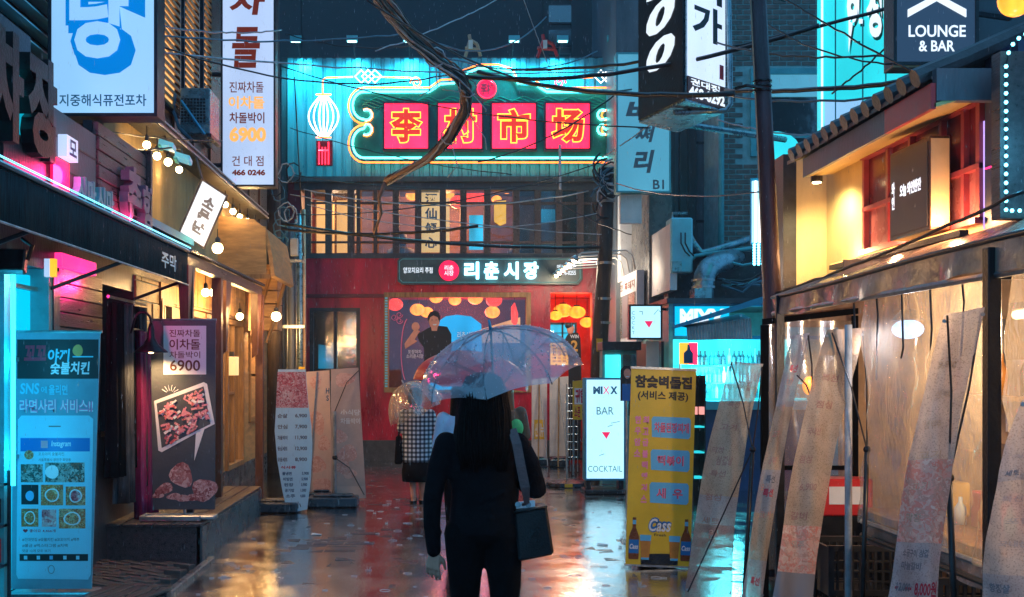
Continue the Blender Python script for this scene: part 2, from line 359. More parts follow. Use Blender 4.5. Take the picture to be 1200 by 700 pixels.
def text(par, s, f, u0, u1, v0, v1, n, m, bold=.012, outline=0, shear=0, line=1.0, th=.0, name='lettering', surf=None):
    vs, fs = glyphs(s, bold, outline, shear, line)
    if not vs: return None
    x0 = min(v.x for v in vs); x1 = max(v.x for v in vs); y0 = min(v.y for v in vs); y1 = max(v.y for v in vs)
    su = (u1 - u0) / (x1 - x0); sv = (v1 - v0) / (y1 - y0)
    b = MB()
    def mp(v, dn):
        u = u0 + (v.x - x0) * su; w_ = v0 + (v.y - y0) * sv
        return surf(u, w_, n + dn) if surf else f.p(u, w_, n + v.z * sv + dn)
    if not th: b.add([mp(v, 0) for v in vs], fs)
    else:
        k = len(vs); b.add([mp(v, th) for v in vs] + [mp(v, 0) for v in vs], fs)
        ed = {}
        for q in fs:
            for i in range(len(q)):
                e = (q[i], q[(i + 1) % len(q)]); ed[e] = ed.get(e, 0) + 1
        b.f += [(e[1], e[0], e[0] + k, e[1] + k) for e in ed if (e[1], e[0]) not in ed]; b.m = [0] * len(b.f)
    return b.build(name, m, par)
def lamp(name, kind, loc, e, col, size=.1, rot=None, spot=None, aim=None, parent=None):
    l = bpy.data.lights.new(name, kind); l.energy = e; l.color = col
    if kind in ('POINT', 'SPOT'): l.shadow_soft_size = size
    if kind == 'SPOT': l.spot_size = spot or 1.6; l.spot_blend = .8
    if kind == 'AREA': l.size = size
    o = bpy.data.objects.new(name, l); COL.objects.link(o); o.location = V(loc) - (origin(parent) if parent else V((0, 0, 0)))
    if parent: o.parent = parent
    if aim is not None: o.rotation_euler = (V(aim) - V(loc)).to_track_quat('-Z', 'Y').to_euler()
    return o
def arc(c, r, a0, a1, n, f):      # arc points in a frame, degrees
    return [f.p(c[0] + r * math.cos(math.radians(a0 + (a1 - a0) * i / n)), c[1] + r * math.sin(math.radians(a0 + (a1 - a0) * i / n)), 0) for i in range(n + 1)]

# ================================================================== SETTING: ground
street = MB().add([(-60, -12, -.03), (60, -12, -.03), (60, 120, -.03), (-60, 120, -.03)], [(0, 1, 2, 3)]).build('street', 'earth')
tag(street, kind='structure')
# pavers of the alley: the nearest are single pieces, the rest one mesh
def paver_mesh(b, x, y, L, Wd, rot, z, tx, ty, h=.03):
    ca, sa = math.cos(rot), math.sin(rot); q = []
    for zz, k in ((-h, 1), (0, .985)):
        for dx, dy in ((-L / 2, -Wd / 2), (L / 2, -Wd / 2), (L / 2, Wd / 2), (-L / 2, Wd / 2)):
            dx *= k; dy *= k
            q.append(V((x + dx * ca - dy * sa, y + dx * sa + dy * ca, z + zz + (dx * tx + dy * ty if zz == 0 else 0))))
    return b.hexa(q)
rest = MB(); cnt = 0; pv_mesh = {}
rnd = random.Random(3)
y = 6.2; row = 0
while y < 20.0:
    x = -2.02 + (row % 2) * .15
    while x < 2.9:
        z = rnd.gauss(0, .0024); tx, ty = rnd.gauss(0, .014), rnd.gauss(0, .014)
        near = 7.5 < y < 9.75
        if near and cnt < 290:
            k = rnd.randrange(12)
            if k not in pv_mesh:
                b = paver_mesh(MB(), 0, 0, .292, .142, 0, 0, tx, ty); o = b.build('paver', 'pavl', street); pv_mesh[k] = o.data
            else:
                o = bpy.data.objects.new('paver', pv_mesh[k]); COL.objects.link(o); o.parent = street
            o.location = (x, y, z); cnt += 1
        else: paver_mesh(rest, x, y, .292, .142, 0, z, tx, ty)
        x += .3
    y += .15; row += 1
tag(rest.build('paver_field', 'pavl', street), kind='stuff')
# film of rain water standing on the low pavers
def water_mat():
    m, nt, b = _nt('rain_water_film'); N, L = nt.nodes, nt.links; N.remove(b)
    tc = N.new('ShaderNodeTexCoord'); n = N.new('ShaderNodeTexNoise'); n.inputs['Scale'].default_value = 7; n.inputs['Detail'].default_value = 5
    mp = N.new('ShaderNodeMapping'); mp.inputs['Scale'].default_value = (1, .55, 1)
    L.new(tc.outputs['Object'], mp.inputs[0]); L.new(mp.outputs[0], n.inputs['Vector'])
    bp = N.new('ShaderNodeBump'); bp.inputs['Strength'].default_value = .30; bp.inputs['Distance'].default_value = .012; L.new(n.outputs['Fac'], bp.inputs['Height'])
    tr = N.new('ShaderNodeBsdfTransparent'); gl = N.new('ShaderNodeBsdfGlossy'); gl.inputs['Roughness'].default_value = .13
    L.new(bp.outputs[0], gl.inputs['Normal'])
    n3 = N.new('ShaderNodeTexNoise'); n3.inputs['Scale'].default_value = 2.2; n3.inputs['Detail'].default_value = 6; n3.inputs['Roughness'].default_value = .7; L.new(tc.outputs['Object'], n3.inputs['Vector'])
    mr3 = N.new('ShaderNodeMapRange'); mr3.inputs['From Min'].default_value = .35; mr3.inputs['From Max'].default_value = .65; mr3.inputs['To Min'].default_value = .05; mr3.inputs['To Max'].default_value = .22; L.new(n3.outputs['Fac'], mr3.inputs[0]); L.new(mr3.outputs[0], gl.inputs['Roughness'])
    n4 = N.new('ShaderNodeTexNoise'); n4.inputs['Scale'].default_value = 60; n4.inputs['Detail'].default_value = 3; L.new(tc.outputs['Object'], n4.inputs['Vector'])
    b4 = N.new('ShaderNodeBump'); b4.inputs['Strength'].default_value = .35; b4.inputs['Distance'].default_value = .004; L.new(n4.outputs['Fac'], b4.inputs['Height']); L.new(bp.outputs[0], b4.inputs['Normal']); L.new(b4.outputs[0], gl.inputs['Normal'])
    fr = N.new('ShaderNodeFresnel'); fr.inputs['IOR'].default_value = 1.6; L.new(bp.outputs[0], fr.inputs['Normal'])
    mr = N.new('ShaderNodeMath'); mr.operation = 'MULTIPLY_ADD'; mr.inputs[1].default_value = 3.0; mr.inputs[2].default_value = .03; mr.use_clamp = True
    L.new(fr.outputs[0], mr.inputs[0])
    mx = N.new('ShaderNodeMixShader'); L.new(mr.outputs[0], mx.inputs[0]); L.new(tr.outputs[0], mx.inputs[1]); L.new(gl.outputs[0], mx.inputs[2])
    L.new(mx.outputs[0], N['Material Output'].inputs[0]); return m
M['water'] = water_mat()
b = MB(); nx, ny = 40, 90
for j in range(ny + 1):
    for i in range(nx + 1):
        X = -3.6 + 8 * i / nx; Y = 5 + 15 * j / ny
        b.v.append(V((X, Y, .0052 + .0035 * (math.sin(X * 1.7 + math.sin(Y * .9) * 2) * .5 + math.sin(Y * 1.3 + X * 2.1) * .5 + math.sin(X * 4.3 - Y * 2.7) * .35))))
for j in range(ny):
    for i in range(nx): b.f.append((j * (nx + 1) + i, j * (nx + 1) + i + 1, (j + 1) * (nx + 1) + i + 1, (j + 1) * (nx + 1) + i)); b.m.append(0)
tag(b.build('water', 'water', None, smooth=True), kind='structure')
# verge of narrow bricks on the left, laid slantwise
verge = bx('verge', 'earth', None, W0, -4.2, -2.08, 4.4, 9.42, -.028, .0); tag(verge, kind='structure')
vm = {}; cnt = 0
for i in range(-40, 90):
    for j in range(-20, 40):
        a = math.radians(-32); px_, py_ = i * .335 + (j % 2) * .165, j * .088
        X = -3.3 + px_ * math.cos(a) - py_ * math.sin(a); Y = 6.6 + px_ * math.sin(a) + py_ * math.cos(a)
        if -3.75 < X < -2.2 and 6.2 < Y < 9.3 and cnt < 298:
            k = rnd.randrange(8)
            if k not in vm:
                o = paver_mesh(MB(), 0, 0, .322, .072, a, 0, rnd.gauss(0, .03), rnd.gauss(0, .05), .05).build('paving_brick', 'pavm', verge); vm[k] = o.data
            else: o = bpy.data.objects.new('paving_brick', vm[k]); COL.objects.link(o); o.parent = verge
            o.location = (X, Y, .028 + rnd.gauss(0, .004)); cnt += 1
tag(bx('kerb', 'concrete', None, W0, -2.08, -2.02, 5.2, 9.42, -.02, .045, .01), kind='structure')

# ================================================================== FAR MARKET BUILDING, facade at Y = 20
FY = 20.0; C20 = CF(FY)
def X20(p): return ux(p, FY)
def Z20(p): return vz(p, FY)
mk = thing('market_building', 'red two storey market restaurant closing off the end of the alley', 'restaurant building', (0.2, FY, 0))
# ground floor red wall around the openings
def wallpiece(x0, x1, y0, y1, m='red', n0=0, n1=-.25, nm='wall'): return bx(nm, m, mk, C20, X20(x0), X20(x1), Z20(y1), Z20(y0), n0, n1)
b = MB()
for x0, x1, y0, y1 in ((345, 760, 303, 343), (345, 363, 343, 516), (363, 422, 343, 361), (422, 450, 343, 516), (450, 622, 460, 516), (622, 645, 343, 516), (694, 760, 343, 516)):
    b.box(C20, X20(x0), X20(x1), Z20(y1), Z20(y0), 0, -.3)
b.build('wall', 'red', mk)
bx('wall_moulding', 'reddk', mk, C20, X20(345), X20(450), Z20(349), Z20(345), .0, .05)
b = MB()
for x0, x1 in ((345, 363), (422, 645), (694, 760)): b.box(C20, X20(x0), X20(x1), 0, Z20(516), .03, -.3)
b.build('plinth', 'plinth', mk)
# the door on the left
b = MB().frame(C20, X20(363), X20(422), .05, Z20(361), .07, .02, -.1); b.box(C20, X20(391), X20(394.5), .12, Z20(365.5), .02, -.08)
d = b.build('door', 'dark', mk)
bx('pane', 'glassdk', d, C20, X20(366), X20(391), .12, Z20(365.5), -.04, -.05); bx('pane', 'glassdk', d, C20, X20(395), X20(419), .12, Z20(365.5), -.04, -.05)
bx('handle', 'steel', d, C20, X20(388), X20(389), 1.0, 1.5, .04, .06)
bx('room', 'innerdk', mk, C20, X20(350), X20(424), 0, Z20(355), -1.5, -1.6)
b = MB()
for i in range(26): u = X20(rnd.uniform(398, 416)); v = Z20(rnd.uniform(372, 425)); b.box(C20, u, u + rnd.uniform(.02, .07), v, v + rnd.uniform(.02, .12), -.9, -.92)
for i in range(7): u = X20(rnd.uniform(367, 384)); v = Z20(rnd.uniform(404, 428)); b.box(C20, u, u + .22, v, v + rnd.uniform(.05, .12), -.9, -.94)
b.poly(C20, [(X20(366), Z20(432)), (X20(366), Z20(402)), (X20(377), Z20(404)), (X20(389), Z20(418)), (X20(389), Z20(432))], -.95, -1)
b.build('cyan_reflections', 'e_bluewin', mk)  # glowing bits behind the panes stand in for cyan reflections in the glass
# big window
win = MB().frame(C20, X20(450), X20(622), Z20(460), Z20(343), .09, .04, -.12).build('window', 'wood', mk)
bx('pane', 'glass', win, C20, X20(450) + .09, X20(622) - .09, Z20(460) + .09, Z20(343) - .09, -.05, -.058)
b = MB()
for q in range(34): v = Z20(460) + .1 + q * .05; b.box(C20, X20(450) + .02, X20(450) + .07, v, v + .03, .042, .05)
b.build('window_studs', 'n_white' if False else 'inkc', win)
# dining room behind it
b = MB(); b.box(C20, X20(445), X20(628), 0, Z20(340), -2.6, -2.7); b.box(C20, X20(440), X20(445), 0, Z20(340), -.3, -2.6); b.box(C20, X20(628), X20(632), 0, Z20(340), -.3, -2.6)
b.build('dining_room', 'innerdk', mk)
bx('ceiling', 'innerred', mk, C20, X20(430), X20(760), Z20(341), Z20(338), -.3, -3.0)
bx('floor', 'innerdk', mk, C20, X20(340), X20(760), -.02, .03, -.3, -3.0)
def lantern(px, py, Y, r, kind, label, sq=.8):
    t = thing('paper_lantern', label, 'lantern', P(px, py, Y), 'round paper lanterns hung inside the market')
    c = P(px, py, Y); MB().ball(c, (r, r, r * sq), 12, 8).build('shade', kind, t, smooth=True)
    MB().lathe(c + V((0, 0, r * sq - .012)), (0, 0, 1), [(r * .35, 0), (r * .35, .03)], 8).build('cap', 'dark', t)
    MB().tube([c + V((0, 0, r * sq)), c + V((0, 0, r * sq + .35))], .006, 4).build('cord', 'dark', t)
    return t
for px, py, Y, r, k, l in ((463, 357, 20.6, .155, 'lant', 'red paper lantern in the top left corner of the big window'),
        (489, 363, 21.2, .15, 'lanty', 'orange paper lantern above the raised hand on the poster'),
        (511, 349, 21.8, .14, 'lanty', 'small orange lantern directly above the poster cook\'s hair'),
        (533, 352, 21.5, .13, 'lanty', 'orange paper lantern right of the poster cook, under the window head'),
        (557, 350, 21.0, .15, 'lanty', 'yellow orange paper lantern at the middle right of the big window'),
        (579, 352, 20.6, .16, 'lant', 'red paper lantern behind the umbrella tip in the big window'),
        (577, 366, 20.9, .15, 'lanty', 'orange paper lantern lowest behind the umbrella tip'),
        (500, 366, 22.2, .14, 'lanty', 'far orange lantern beside the one above the raised hand')):
    lantern(px, py, Y, r, k, l)
# poster on the glass: a cook holding a piece of food
def poster_man():
    t = thing('window_poster', 'poster of a smiling cook in a black shirt stuck on the big window', 'poster', P(505, 457, 19.99))
    f = CF(19.965); U = lambda p: ux(p, 19.965); Z = lambda p: vz(p, 19.965)
    S = lambda pts: [(U(a), Z(c)) for a, c in pts]
    MB().poly(f, S([(505, 457), (494, 455), (520, 440), (516, 400), (512, 378), (522, 371), (535, 369), (552, 371), (564, 380), (566, 457)]), 0, .006).build('blue_backdrop', 'e_poster', t)  # backdrop print glows itself instead of being lit by the room
    MB().poly(f, S([(497, 408), (491, 400), (489, 392), (496, 388), (503, 384), (514, 382), (524, 383), (529, 392), (529, 440), (497, 440)]), .008, .012).build('shirt', 'inkk', t)
    b = MB(); b.poly(f, S([(489, 400), (475, 409), (474, 403), (483, 390), (486, 386), (492, 388), (486, 398)]), .008, .014)
    b.ball(f.p(U(487), Z(383), .012), (.075, .006, .085)); b.ball(f.p(U(509), Z(376), .012), (.105, .008, .15))
    b.poly(f, S([(505, 383), (513, 383), (512, 388), (506, 388)]), .012, .016); b.build('face_and_arm', 'skin', t)
    b = MB(); b.poly(f, S([(502, 378), (501, 371), (504, 366), (509, 364), (514, 366), (516, 371), (515, 378), (513, 372), (508, 370), (504, 372)]), .022, .026)
    b.box(f, U(505.5), U(507.5), Z(375.5), Z(375), .022, .026); b.box(f, U(510.5), U(512.5), Z(375.5), Z(375), .022, .026)
    b.build('hair', 'inkk', t); b = MB(); b.poly(f, S([(507, 380), (512, 380), (511, 381.5), (508, 381.5)]), .022, .026); b.build('smile', 'inkw', t)
    b = MB(); pts = [f.p(U(480 - 10 * math.sin(a)), Z(412 - 40 * math.cos(a)), .01) for a in [math.pi * .1 + i * .14 for i in range(17)]]; b.tube(pts, .009, 5)
    for cx_, cy_ in ((462, 372), (468, 369), (468, 376)): b.tube([f.p(U(cx_ + 4 * math.cos(a) * (1 - a / 12)), Z(cy_ + 4 * math.sin(a) * (1 - a / 12)), .01) for a in [i * .6 for i in range(14)]], .008, 5)
    b.build('swirl_line', 'inkp', t)
    b = MB(); b.poly(f, S([(492, 430), (528, 422), (530, 432), (500, 436)]), .013, .018); b.build('dish', 'food', t)
    text(t, '포장마차\n소리춘시장', f, U(476), U(496), Z(420), Z(410), .014, 'inkw', name='caption')
    text(t, '리춘시장', f, U(536), U(556), Z(397), Z(389), .014, 'inkw', name='heading')
poster_man()
# hanging chilli lantern and dark TV seen through the window
t = thing('chilli_lantern', 'long red chilli shaped lantern hanging at the right of the big window', 'lantern', P(603, 378, 20.5))
MB().tube([P(603, 355, 20.5), P(602, 360, 20.5), P(603, 368, 20.5), P(603, 378, 20.5), P(604, 382, 20.5)], [.01, .05, .07, .06, .01], 8).build('shade', 'lant', t, smooth=True)
MB().tube([P(603, 344, 20.5), P(603, 355, 20.5)], .006, 4).build('cord', 'dark', t)
b = MB(); b.poly(C20, [(X20(566), Z20(400)), (X20(566), Z20(383)), (X20(615), Z20(368)), (X20(615), Z20(400))], -1.2, -1.25); b.build('lit_wall_panel', 'e_warmd', mk)
lamp('dining_room_light', 'POINT', P(540, 372, 21.4), 75, (1, .10, .09), .5, parent=mk)
# right entrance, red inside
b = MB(); b.box(C20, X20(640), X20(755), 0, Z20(340), -2.2, -2.3); b.box(C20, X20(635), X20(642), 0, Z20(340), -.3, -2.2); b.build('entrance_hall', 'innerred', mk)
lamp('entrance_light', 'POINT', P(668, 372, 21.2), 30, (1, .10, .05), .5, parent=mk)
for px, py, Y, r, k, l in ((651, 370, 20.6, .13, 'lanty', 'orange lantern just inside the entrance on the left'),
        (660, 364, 20.9, .19, 'lanty', 'largest bright orange lantern in the entrance'),
        (676, 366, 20.5, .17, 'lanty', 'wide orange lantern in the middle of the entrance'),
        (688, 378, 20.3, .14, 'lanty', 'low orange lantern beside the utility pole'),
        (708, 368, 20.4, .12, 'lanty', 'orange lantern right of the utility pole')):
    lantern(px, py, Y, r, k, l, .7)
ew = MB().frame(C20, X20(645), X20(679), Z20(402), Z20(377), .04, -.4, -.44); ew.box(C20, X20(661), X20(663), Z20(402), Z20(377), -.4, -.43); ew.box(C20, X20(645), X20(679), Z20(390), Z20(389), -.4, -.43)
ew = ew.build('inner_window', 'dark', mk); bx('pane', 'e_bluewin', ew, C20, X20(645), X20(679), Z20(402), Z20(377), -.46, -.47)
# jersey standee
t = thing('standee', 'life size figure cutout in a black jersey numbered 2 at the entrance', 'cutout', (X20(672), 19.7, 0))
f = CF(19.7); U = lambda p: ux(p, 19.7); Z = lambda p: vz(p, 19.7)
MB().poly(f, [(U(a), Z(c)) for a, c in [(661, 400), (664, 394), (666, 391), (677, 390), (680, 396), (681, 420), (681, 470), (680, 538), (666, 538), (666, 420)]], 0, .02).build('jersey', 'inkk', t)
b = MB(); b.ball(f.p(U(668.5), Z(385.5), .02), (.07, .02, .10)); b.build('face', 'skin', t, smooth=True)
b = MB(); b.ball(f.p(U(666.8), Z(382), .022), (.075, .02, .06)); b.build('hair', 'inkk', t, smooth=True)
text(t, '2', f, U(669), U(677), Z(412), Z(399), .024, 'inky', .03, name='number'); text(t, 'WIN', f, U(668), U(678), Z(396.5), Z(392.5), .024, 'inkw', .03, name='name_print')
t = thing('menu_board', 'orange menu sheet below the blue lit window of the entrance', 'menu', (X20(655), 19.75, Z20(425)))
f = CF(19.75); bx('sheet', 'e_or', t, f, ux(645, 19.75), ux(666, 19.75), vz(428, 19.75), vz(402, 19.75), 0, .02)
b = MB()
for i in range(6):
    for j in range(3): u = ux(647.5 + j * 6, 19.75); v = vz(406 + i * 3.6, 19.75); b.box(f, u, u + .06, v, v + .02, .021, .024)
b.build('print_lines', 'inkr', t)

# sign board over the ground floor
t = thing('shop_sign', 'dark green sign board with cyan glowing letters above the red wall', 'sign', P(573, 334, 19.9))
f = CF(19.88); U = lambda p: ux(p, 19.88); Z = lambda p: vz(p, 19.88)
MB().poly(f, [(U(a), Z(c)) for a, c in [(466, 306), (470, 302), (676, 302), (682, 306), (682, 328), (677, 334), (471, 334), (466, 330)]], 0, .1).build('board', 'slateboard', t)
b = MB(); q = [(468.5, 307), (472, 304.5), (675, 304.5), (679, 308), (679, 327), (675, 331.5), (472, 331.5), (468.5, 328)]
b.tube([f.p(U(a), Z(c), .105) for a, c in q], .006, 4, closed=True); b.build('trim_line', 'tealfr', t)
b = MB().lathe(f.p(U(526), Z(318), .1), f.N, [(.19, 0), (.19, .035), (.17, .04)], 24); b.build('emblem', 'e_emb', t)
text(t, '리춘\n시장', f, U(520.5), U(531.5), Z(324), Z(312), .142, 'e_signw', .02, name='emblem_lettering')
for i, c in enumerate('리춘시장'):
    text(t, c, f, U(544 + i * 23), U(561 + i * 23), Z(328), Z(308), .125, 'n_blue', .035, th=.03)
text(t, '양꼬치요리 주점', f, U(473), U(507), Z(321), Z(314), .108, 'e_signw', name='small_lettering')
text(t, '매장 안내', f, U(652), U(672), Z(316), Z(311), .108, 'e_signw', name='small_lettering'); text(t, '02-466-0255', f, U(650), U(674), Z(323), Z(318), .108, 'e_signw', name='small_lettering')

# upper windows, a lit room behind
b = MB(); b.box(C20, X20(345), X20(725), Z20(303), Z20(297), .02, -.35); b.box(C20, X20(345), X20(725), Z20(223), Z20(205), .02, -.35); b.build('spandrel', 'greydk', mk)
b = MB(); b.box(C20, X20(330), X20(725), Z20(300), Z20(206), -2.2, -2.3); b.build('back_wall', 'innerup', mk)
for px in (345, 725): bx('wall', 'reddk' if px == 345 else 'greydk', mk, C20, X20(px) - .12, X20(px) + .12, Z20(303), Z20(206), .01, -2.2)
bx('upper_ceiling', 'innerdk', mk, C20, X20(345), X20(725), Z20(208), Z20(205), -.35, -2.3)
mull = (361, 385, 411, 420, 440, 464, 490, 519, 543, 571, 605, 630, 655, 680, 703)
for px in mull:
    wd = .06 if px not in (420, 440) else .035
    bx('mullion', 'wooddk', mk, C20, X20(px) - wd, X20(px) + wd, Z20(297), Z20(223), .03, -.12)
for a, c in zip(mull[:-1], mull[1:]):
    k = 'glass' if a < 600 else 'glassdk'
    bx('window', k, mk, C20, X20(a) + .06, X20(c) - .06, Z20(297), Z20(223), -.06, -.068)
for py in (238, 284): bx('transom', 'wooddk', mk, C20, X20(361), X20(703), Z20(py) - .018, Z20(py) + .018, .012, -.055)
for px, py in ((672, 268), (470, 281), (613, 276)):
    MB().ball(P(px, py, 20.9), (.13, .1, .17), 12, 8).loft([(ux(px, 20.9), 20.9, vz(py + 26, 20.9), .3, .15), (ux(px, 20.9), 20.9, vz(py + 12, 20.9), .27, .14), (ux(px, 20.9), 20.9, vz(py + 8, 20.9), .09, .09)], 12).build('seated_guest', 'inkk', mk, smooth=True)
for x0, x1, y0, y1, m, n, nm in ((362, 384, 224, 296, 'e_warmd', -1.2, 'curtain'), (389, 409, 226, 290, 'e_warmd', -.9, 'curtain'), (414, 420, 224, 270, 'e_warm', -.5, 'lit_strip'),
        (520, 527, 228, 296, 'e_yel', -.4, 'curtain'), (551, 568, 245, 287, 'e_bluewin', -.8, 'curtain'), (640, 662, 236, 252, 'e_bluewin', -1, 'screen')):
    bx(nm, m, mk, C20, X20(x0), X20(x1), Z20(y1), Z20(y0), n, n - .04)  # curtains carry the room light as their own glow
t = thing('cloth_banner', 'tall yellow lit banner with black brush characters in the upstairs window', 'banner', P(505, 296, 20.3))
f = CF(20.3); bx('cloth', 'e_yel', t, f, ux(494, 20.3), ux(515.5, 20.3), vz(296, 20.3), vz(224, 20.3), 0, .02)
for i, c in enumerate('酒仙倾心'):
    text(t, c, f, ux(498, 20.3), ux(512, 20.3), vz(240 + i * 17, 20.3), vz(227 + i * 17, 20.3), .022, 'inkk', .03)
t = thing('hanging_banner', 'small bright yellow cloth pennant upstairs right of the tall banner', 'banner', P(586, 262, 20.4))
f = CF(20.4); MB().poly(f, [(ux(a, 20.4), vz(c, 20.4)) for a, c in [(579, 237), (593, 235), (593, 262), (586, 265), (579, 260)]], 0, .02).build('cloth', 'e_yelb', t)
MB().tube([P(579, 236, 20.4), P(593, 234, 20.4)], .012, 5).build('rod', 'dark', t)
for px, py, r, k, l in ((524, 228, .14, 'lanty', 'yellow lantern upstairs right of the tall yellow banner'), (483, 229, .13, 'lanty', 'orange lantern upstairs left of the tall yellow banner'),
        (505, 229, .14, 'lant', 'red lantern in front of the tall yellow banner top'), (536, 237, .16, 'lant', 'dark red lantern upstairs between the banner and the blue curtain'),
        (552, 231, .15, 'lant', 'left one of two red lanterns above the blue curtain upstairs'), (562, 231, .15, 'lant', 'right one of two red lanterns above the blue curtain upstairs'),
        (594, 222, .11, 'lanty', 'flat orange ceiling lantern above the yellow pennant'), (582, 234, .10, 'lanty', 'small orange lantern touching the yellow pennant')):
    lantern(px, py, 20.7, r, k, l)
lamp('upstairs_light', 'POINT', P(520, 250, 21.2), 70, (1, .4, .15), .3, parent=mk)
lamp('upstairs_light', 'POINT', P(400, 245, 21.2), 30, (1, .6, .35), .3, parent=mk)

# cladding of ribbed sheet behind the neon sign
b = MB(); f = CF(19.92); x0, x1 = ux(337, 19.92), ux(724, 19.92); z0, z1 = vz(207, 19.92), vz(68, 19.92)
pitch = (x1 - x0) / 34; prof = []
for i in range(34):
    u = x0 + i * pitch; prof += [(u, 0), (u + pitch * .55, 0), (u + pitch * .62, -.045), (u + pitch * .93, -.045)]
prof.append((x1, 0))
for u, n in prof: b.v += [f.p(u, z0, n), f.p(u, z1, n)]
for i in range(len(prof) - 1): b.f.append((2 * i, 2 * i + 2, 2 * i + 3, 2 * i + 1)); b.m.append(0)
b.build('ribbed_cladding', 'teal', mk)
bx('roof', 'greydk', mk, C20, X20(330), X20(735), z1 - .06, z1 + .04, .02, -6)
b = MB(); b.box(C20, X20(330), X20(337), 0, z1, -.0, -6); b.box(C20, X20(735), X20(760), 0, Z20(205), -.3, -6); b.build('side_wall', 'greydk', mk)
bx('cladding_edge', 'greydk', mk, C20, x0, x1, z0 - .1, z0 - .004, .12, -.1)

# neon sign
sg = thing('neon_sign', 'long red and green neon sign with four red character boxes on ribbed cladding', 'neon sign', P(565, 192, 19.6))
SY = 19.62; f = CF(SY); U = lambda p: ux(p, SY); Z = lambda p: vz(p, SY)
def arcpx(cx_, cy_, rx, ry, a0, a1, n=8): return [(cx_ + rx * math.cos(math.radians(a0 + (a1 - a0) * i / n)), cy_ - ry * math.sin(math.radians(a0 + (a1 - a0) * i / n))) for i in range(n + 1)]
def cloud(o):     # outline in pixels: o widens it
    L_, R_, T, B_ = 413 - o, 720 + o, 110 - o, 187 + o
    left = arcpx(425, 173, 12 + o, 14 + o, 270, 90, 8)                # lower left lobe
    top = [(503 - 0, T)] + arcpx(503, 99 - o, 1, 1, 0, 0, 1)[:0] + [(509, 106 - o), (516, 101 - o), (532, 100 - o), (536, 92 - o), (548, 88 - o), (560, 83 - o), (583, 83 - o), (600, 88 - o), (606, 100 - o), (626, 101 - o), (633, 106 - o), (640, T)]
    return L_, R_, T, B_, top
def tubeline(pts, m, r, n, nm, par=sg): return MB().tube([f.p(U(a), Z(c), n) for a, c in pts], r, 6).build(nm, m, par, smooth=True)
for o, m, r, n in ((0, 'n_cyan', .020, .14), (5, 'n_or', .016, .12)):
    L_, R_, T, B_, top = cloud(o)
    ul = [(430, 145 - 0)] + [] 
    upl = arcpx(427, 126, 13 + o, 16 + o, 270, 90, 10)               # upper left lobe, from its bottom round to the top
    curl = arcpx(427, 137, 7 - o * .2, 6, -40, -270, 0) if False else []
    tubeline(list(reversed(arcpx(430, 137, 6 + o * .3, 6 + o * .3, -90, 120, 6))) [::-1][::-1] + upl + top + [(R_ - 12, T)] + arcpx(R_ - 13, 126, 13, 16, 90, -90, 8) + arcpx(R_ - 15, 137, 6, 6, 250, 60, 6), m, r, n, 'neon_tube')
    tubeline(arcpx(430, 154, 6 + o * .3, 6 + o * .3, -120, 90, 6) + arcpx(427, 170, 13 + o, 17 + o, 90, 270, 10) + [(R_ - 13, B_)] + arcpx(R_ - 13, 170, 13, 17, -90, 90, 8) + arcpx(R_ - 15, 154, 6, 6, 90, 300, 6), m, r, n, 'neon_tube')
MB().poly(f, [(U(a), Z(c)) for a, c in [(414, 140)] + arcpx(427, 126, 13, 15, 180, 90, 5) + [(503, 111), (509, 107), (516, 102), (533, 101), (538, 93), (560, 84), (583, 84), (600, 90), (606, 101), (626, 102), (633, 107), (640, 111)] + arcpx(708, 126, 12, 15, 90, 0, 5) + arcpx(708, 172, 12, 14, 0, -90, 5) + arcpx(427, 172, 13, 14, 270, 180, 5)], 0, .08).build('back_board', 'tealboard', sg)
b = MB()
for px in (430, 470, 508, 545, 590, 632, 665, 700):
    pass
for r_ in range(5):
    b.tube([f.p(U(425 + i * 4.0), Z(117 + r_ * 2.2 + 2.2 * math.sin(i * .9 + r_)), .083) for i in range(72)], .006, 4)
b.build('wave_line', 'n_green', sg)
for i, c in enumerate('李村市场'):
    a0, a1 = 449.5 + i * 62.4, 503.5 + i * 62.4
    bxx = MB().frame(f, U(a0), U(a1), Z(179), Z(123), .03, .08, .24).build('character_box', 'reddk', sg)
    bx('light_panel', 'e_redp', bxx, f, U(a0) + .03, U(a1) - .03, Z(179) + .03, Z(123) - .03, .1, .2)
    text(bxx, c, f, U(a0 + 9.5), U(a1 - 9.5), Z(169.5), Z(132.5), .225, 'char', .035, th=.03)
    text(bxx, c, f, U(a0 + 7.5), U(a1 - 7.5), Z(171.5), Z(130.5), .245, 'n_yel', .05, outline=.016, name='neon_outline')
b = MB().lathe(f.p(U(570), Z(107), .1), f.N, [(.17, 0), (.17, .05), (.15, .06)], 24); b.build('emblem', 'e_emb', sg)
text(sg, '李村', f, U(563), U(577), Z(114), Z(100), .17, 'inkr', .03, name='emblem_lettering')
MB().tube([f.p(U(570) + .17 * math.cos(a), Z(107) + .17 * math.sin(a), .17) for a in [i * math.pi / 10 for i in range(20)]], .012, 5, closed=True).build('emblem_ring', 'n_red', sg)
for s0 in (415, 694):     # interlaced white diamonds
    for k in range(3):
        c_ = s0 + 9 + k * 8; r_ = 7.5
        MB().tube([f.p(U(c_ + dx * r_), Z(92 + dy * r_), .12 + k * .01) for dx, dy in ((-1, 0), (0, 1), (1, 0), (0, -1))], .014, 5, closed=True).build('diamond_neon', 'n_white', sg)
for c_, s_ in ((488, 1), (655, -1)):   # swirls
    tubeline([(c_ + s_ * (1.2 + a * .62) * math.cos(a), 99 - (1.2 + a * .62) * math.sin(a)) for a in [i * .5 for i in range(20)]] , 'n_red' if s_ < 0 else 'n_or', .012, .12, 'swirl_neon')
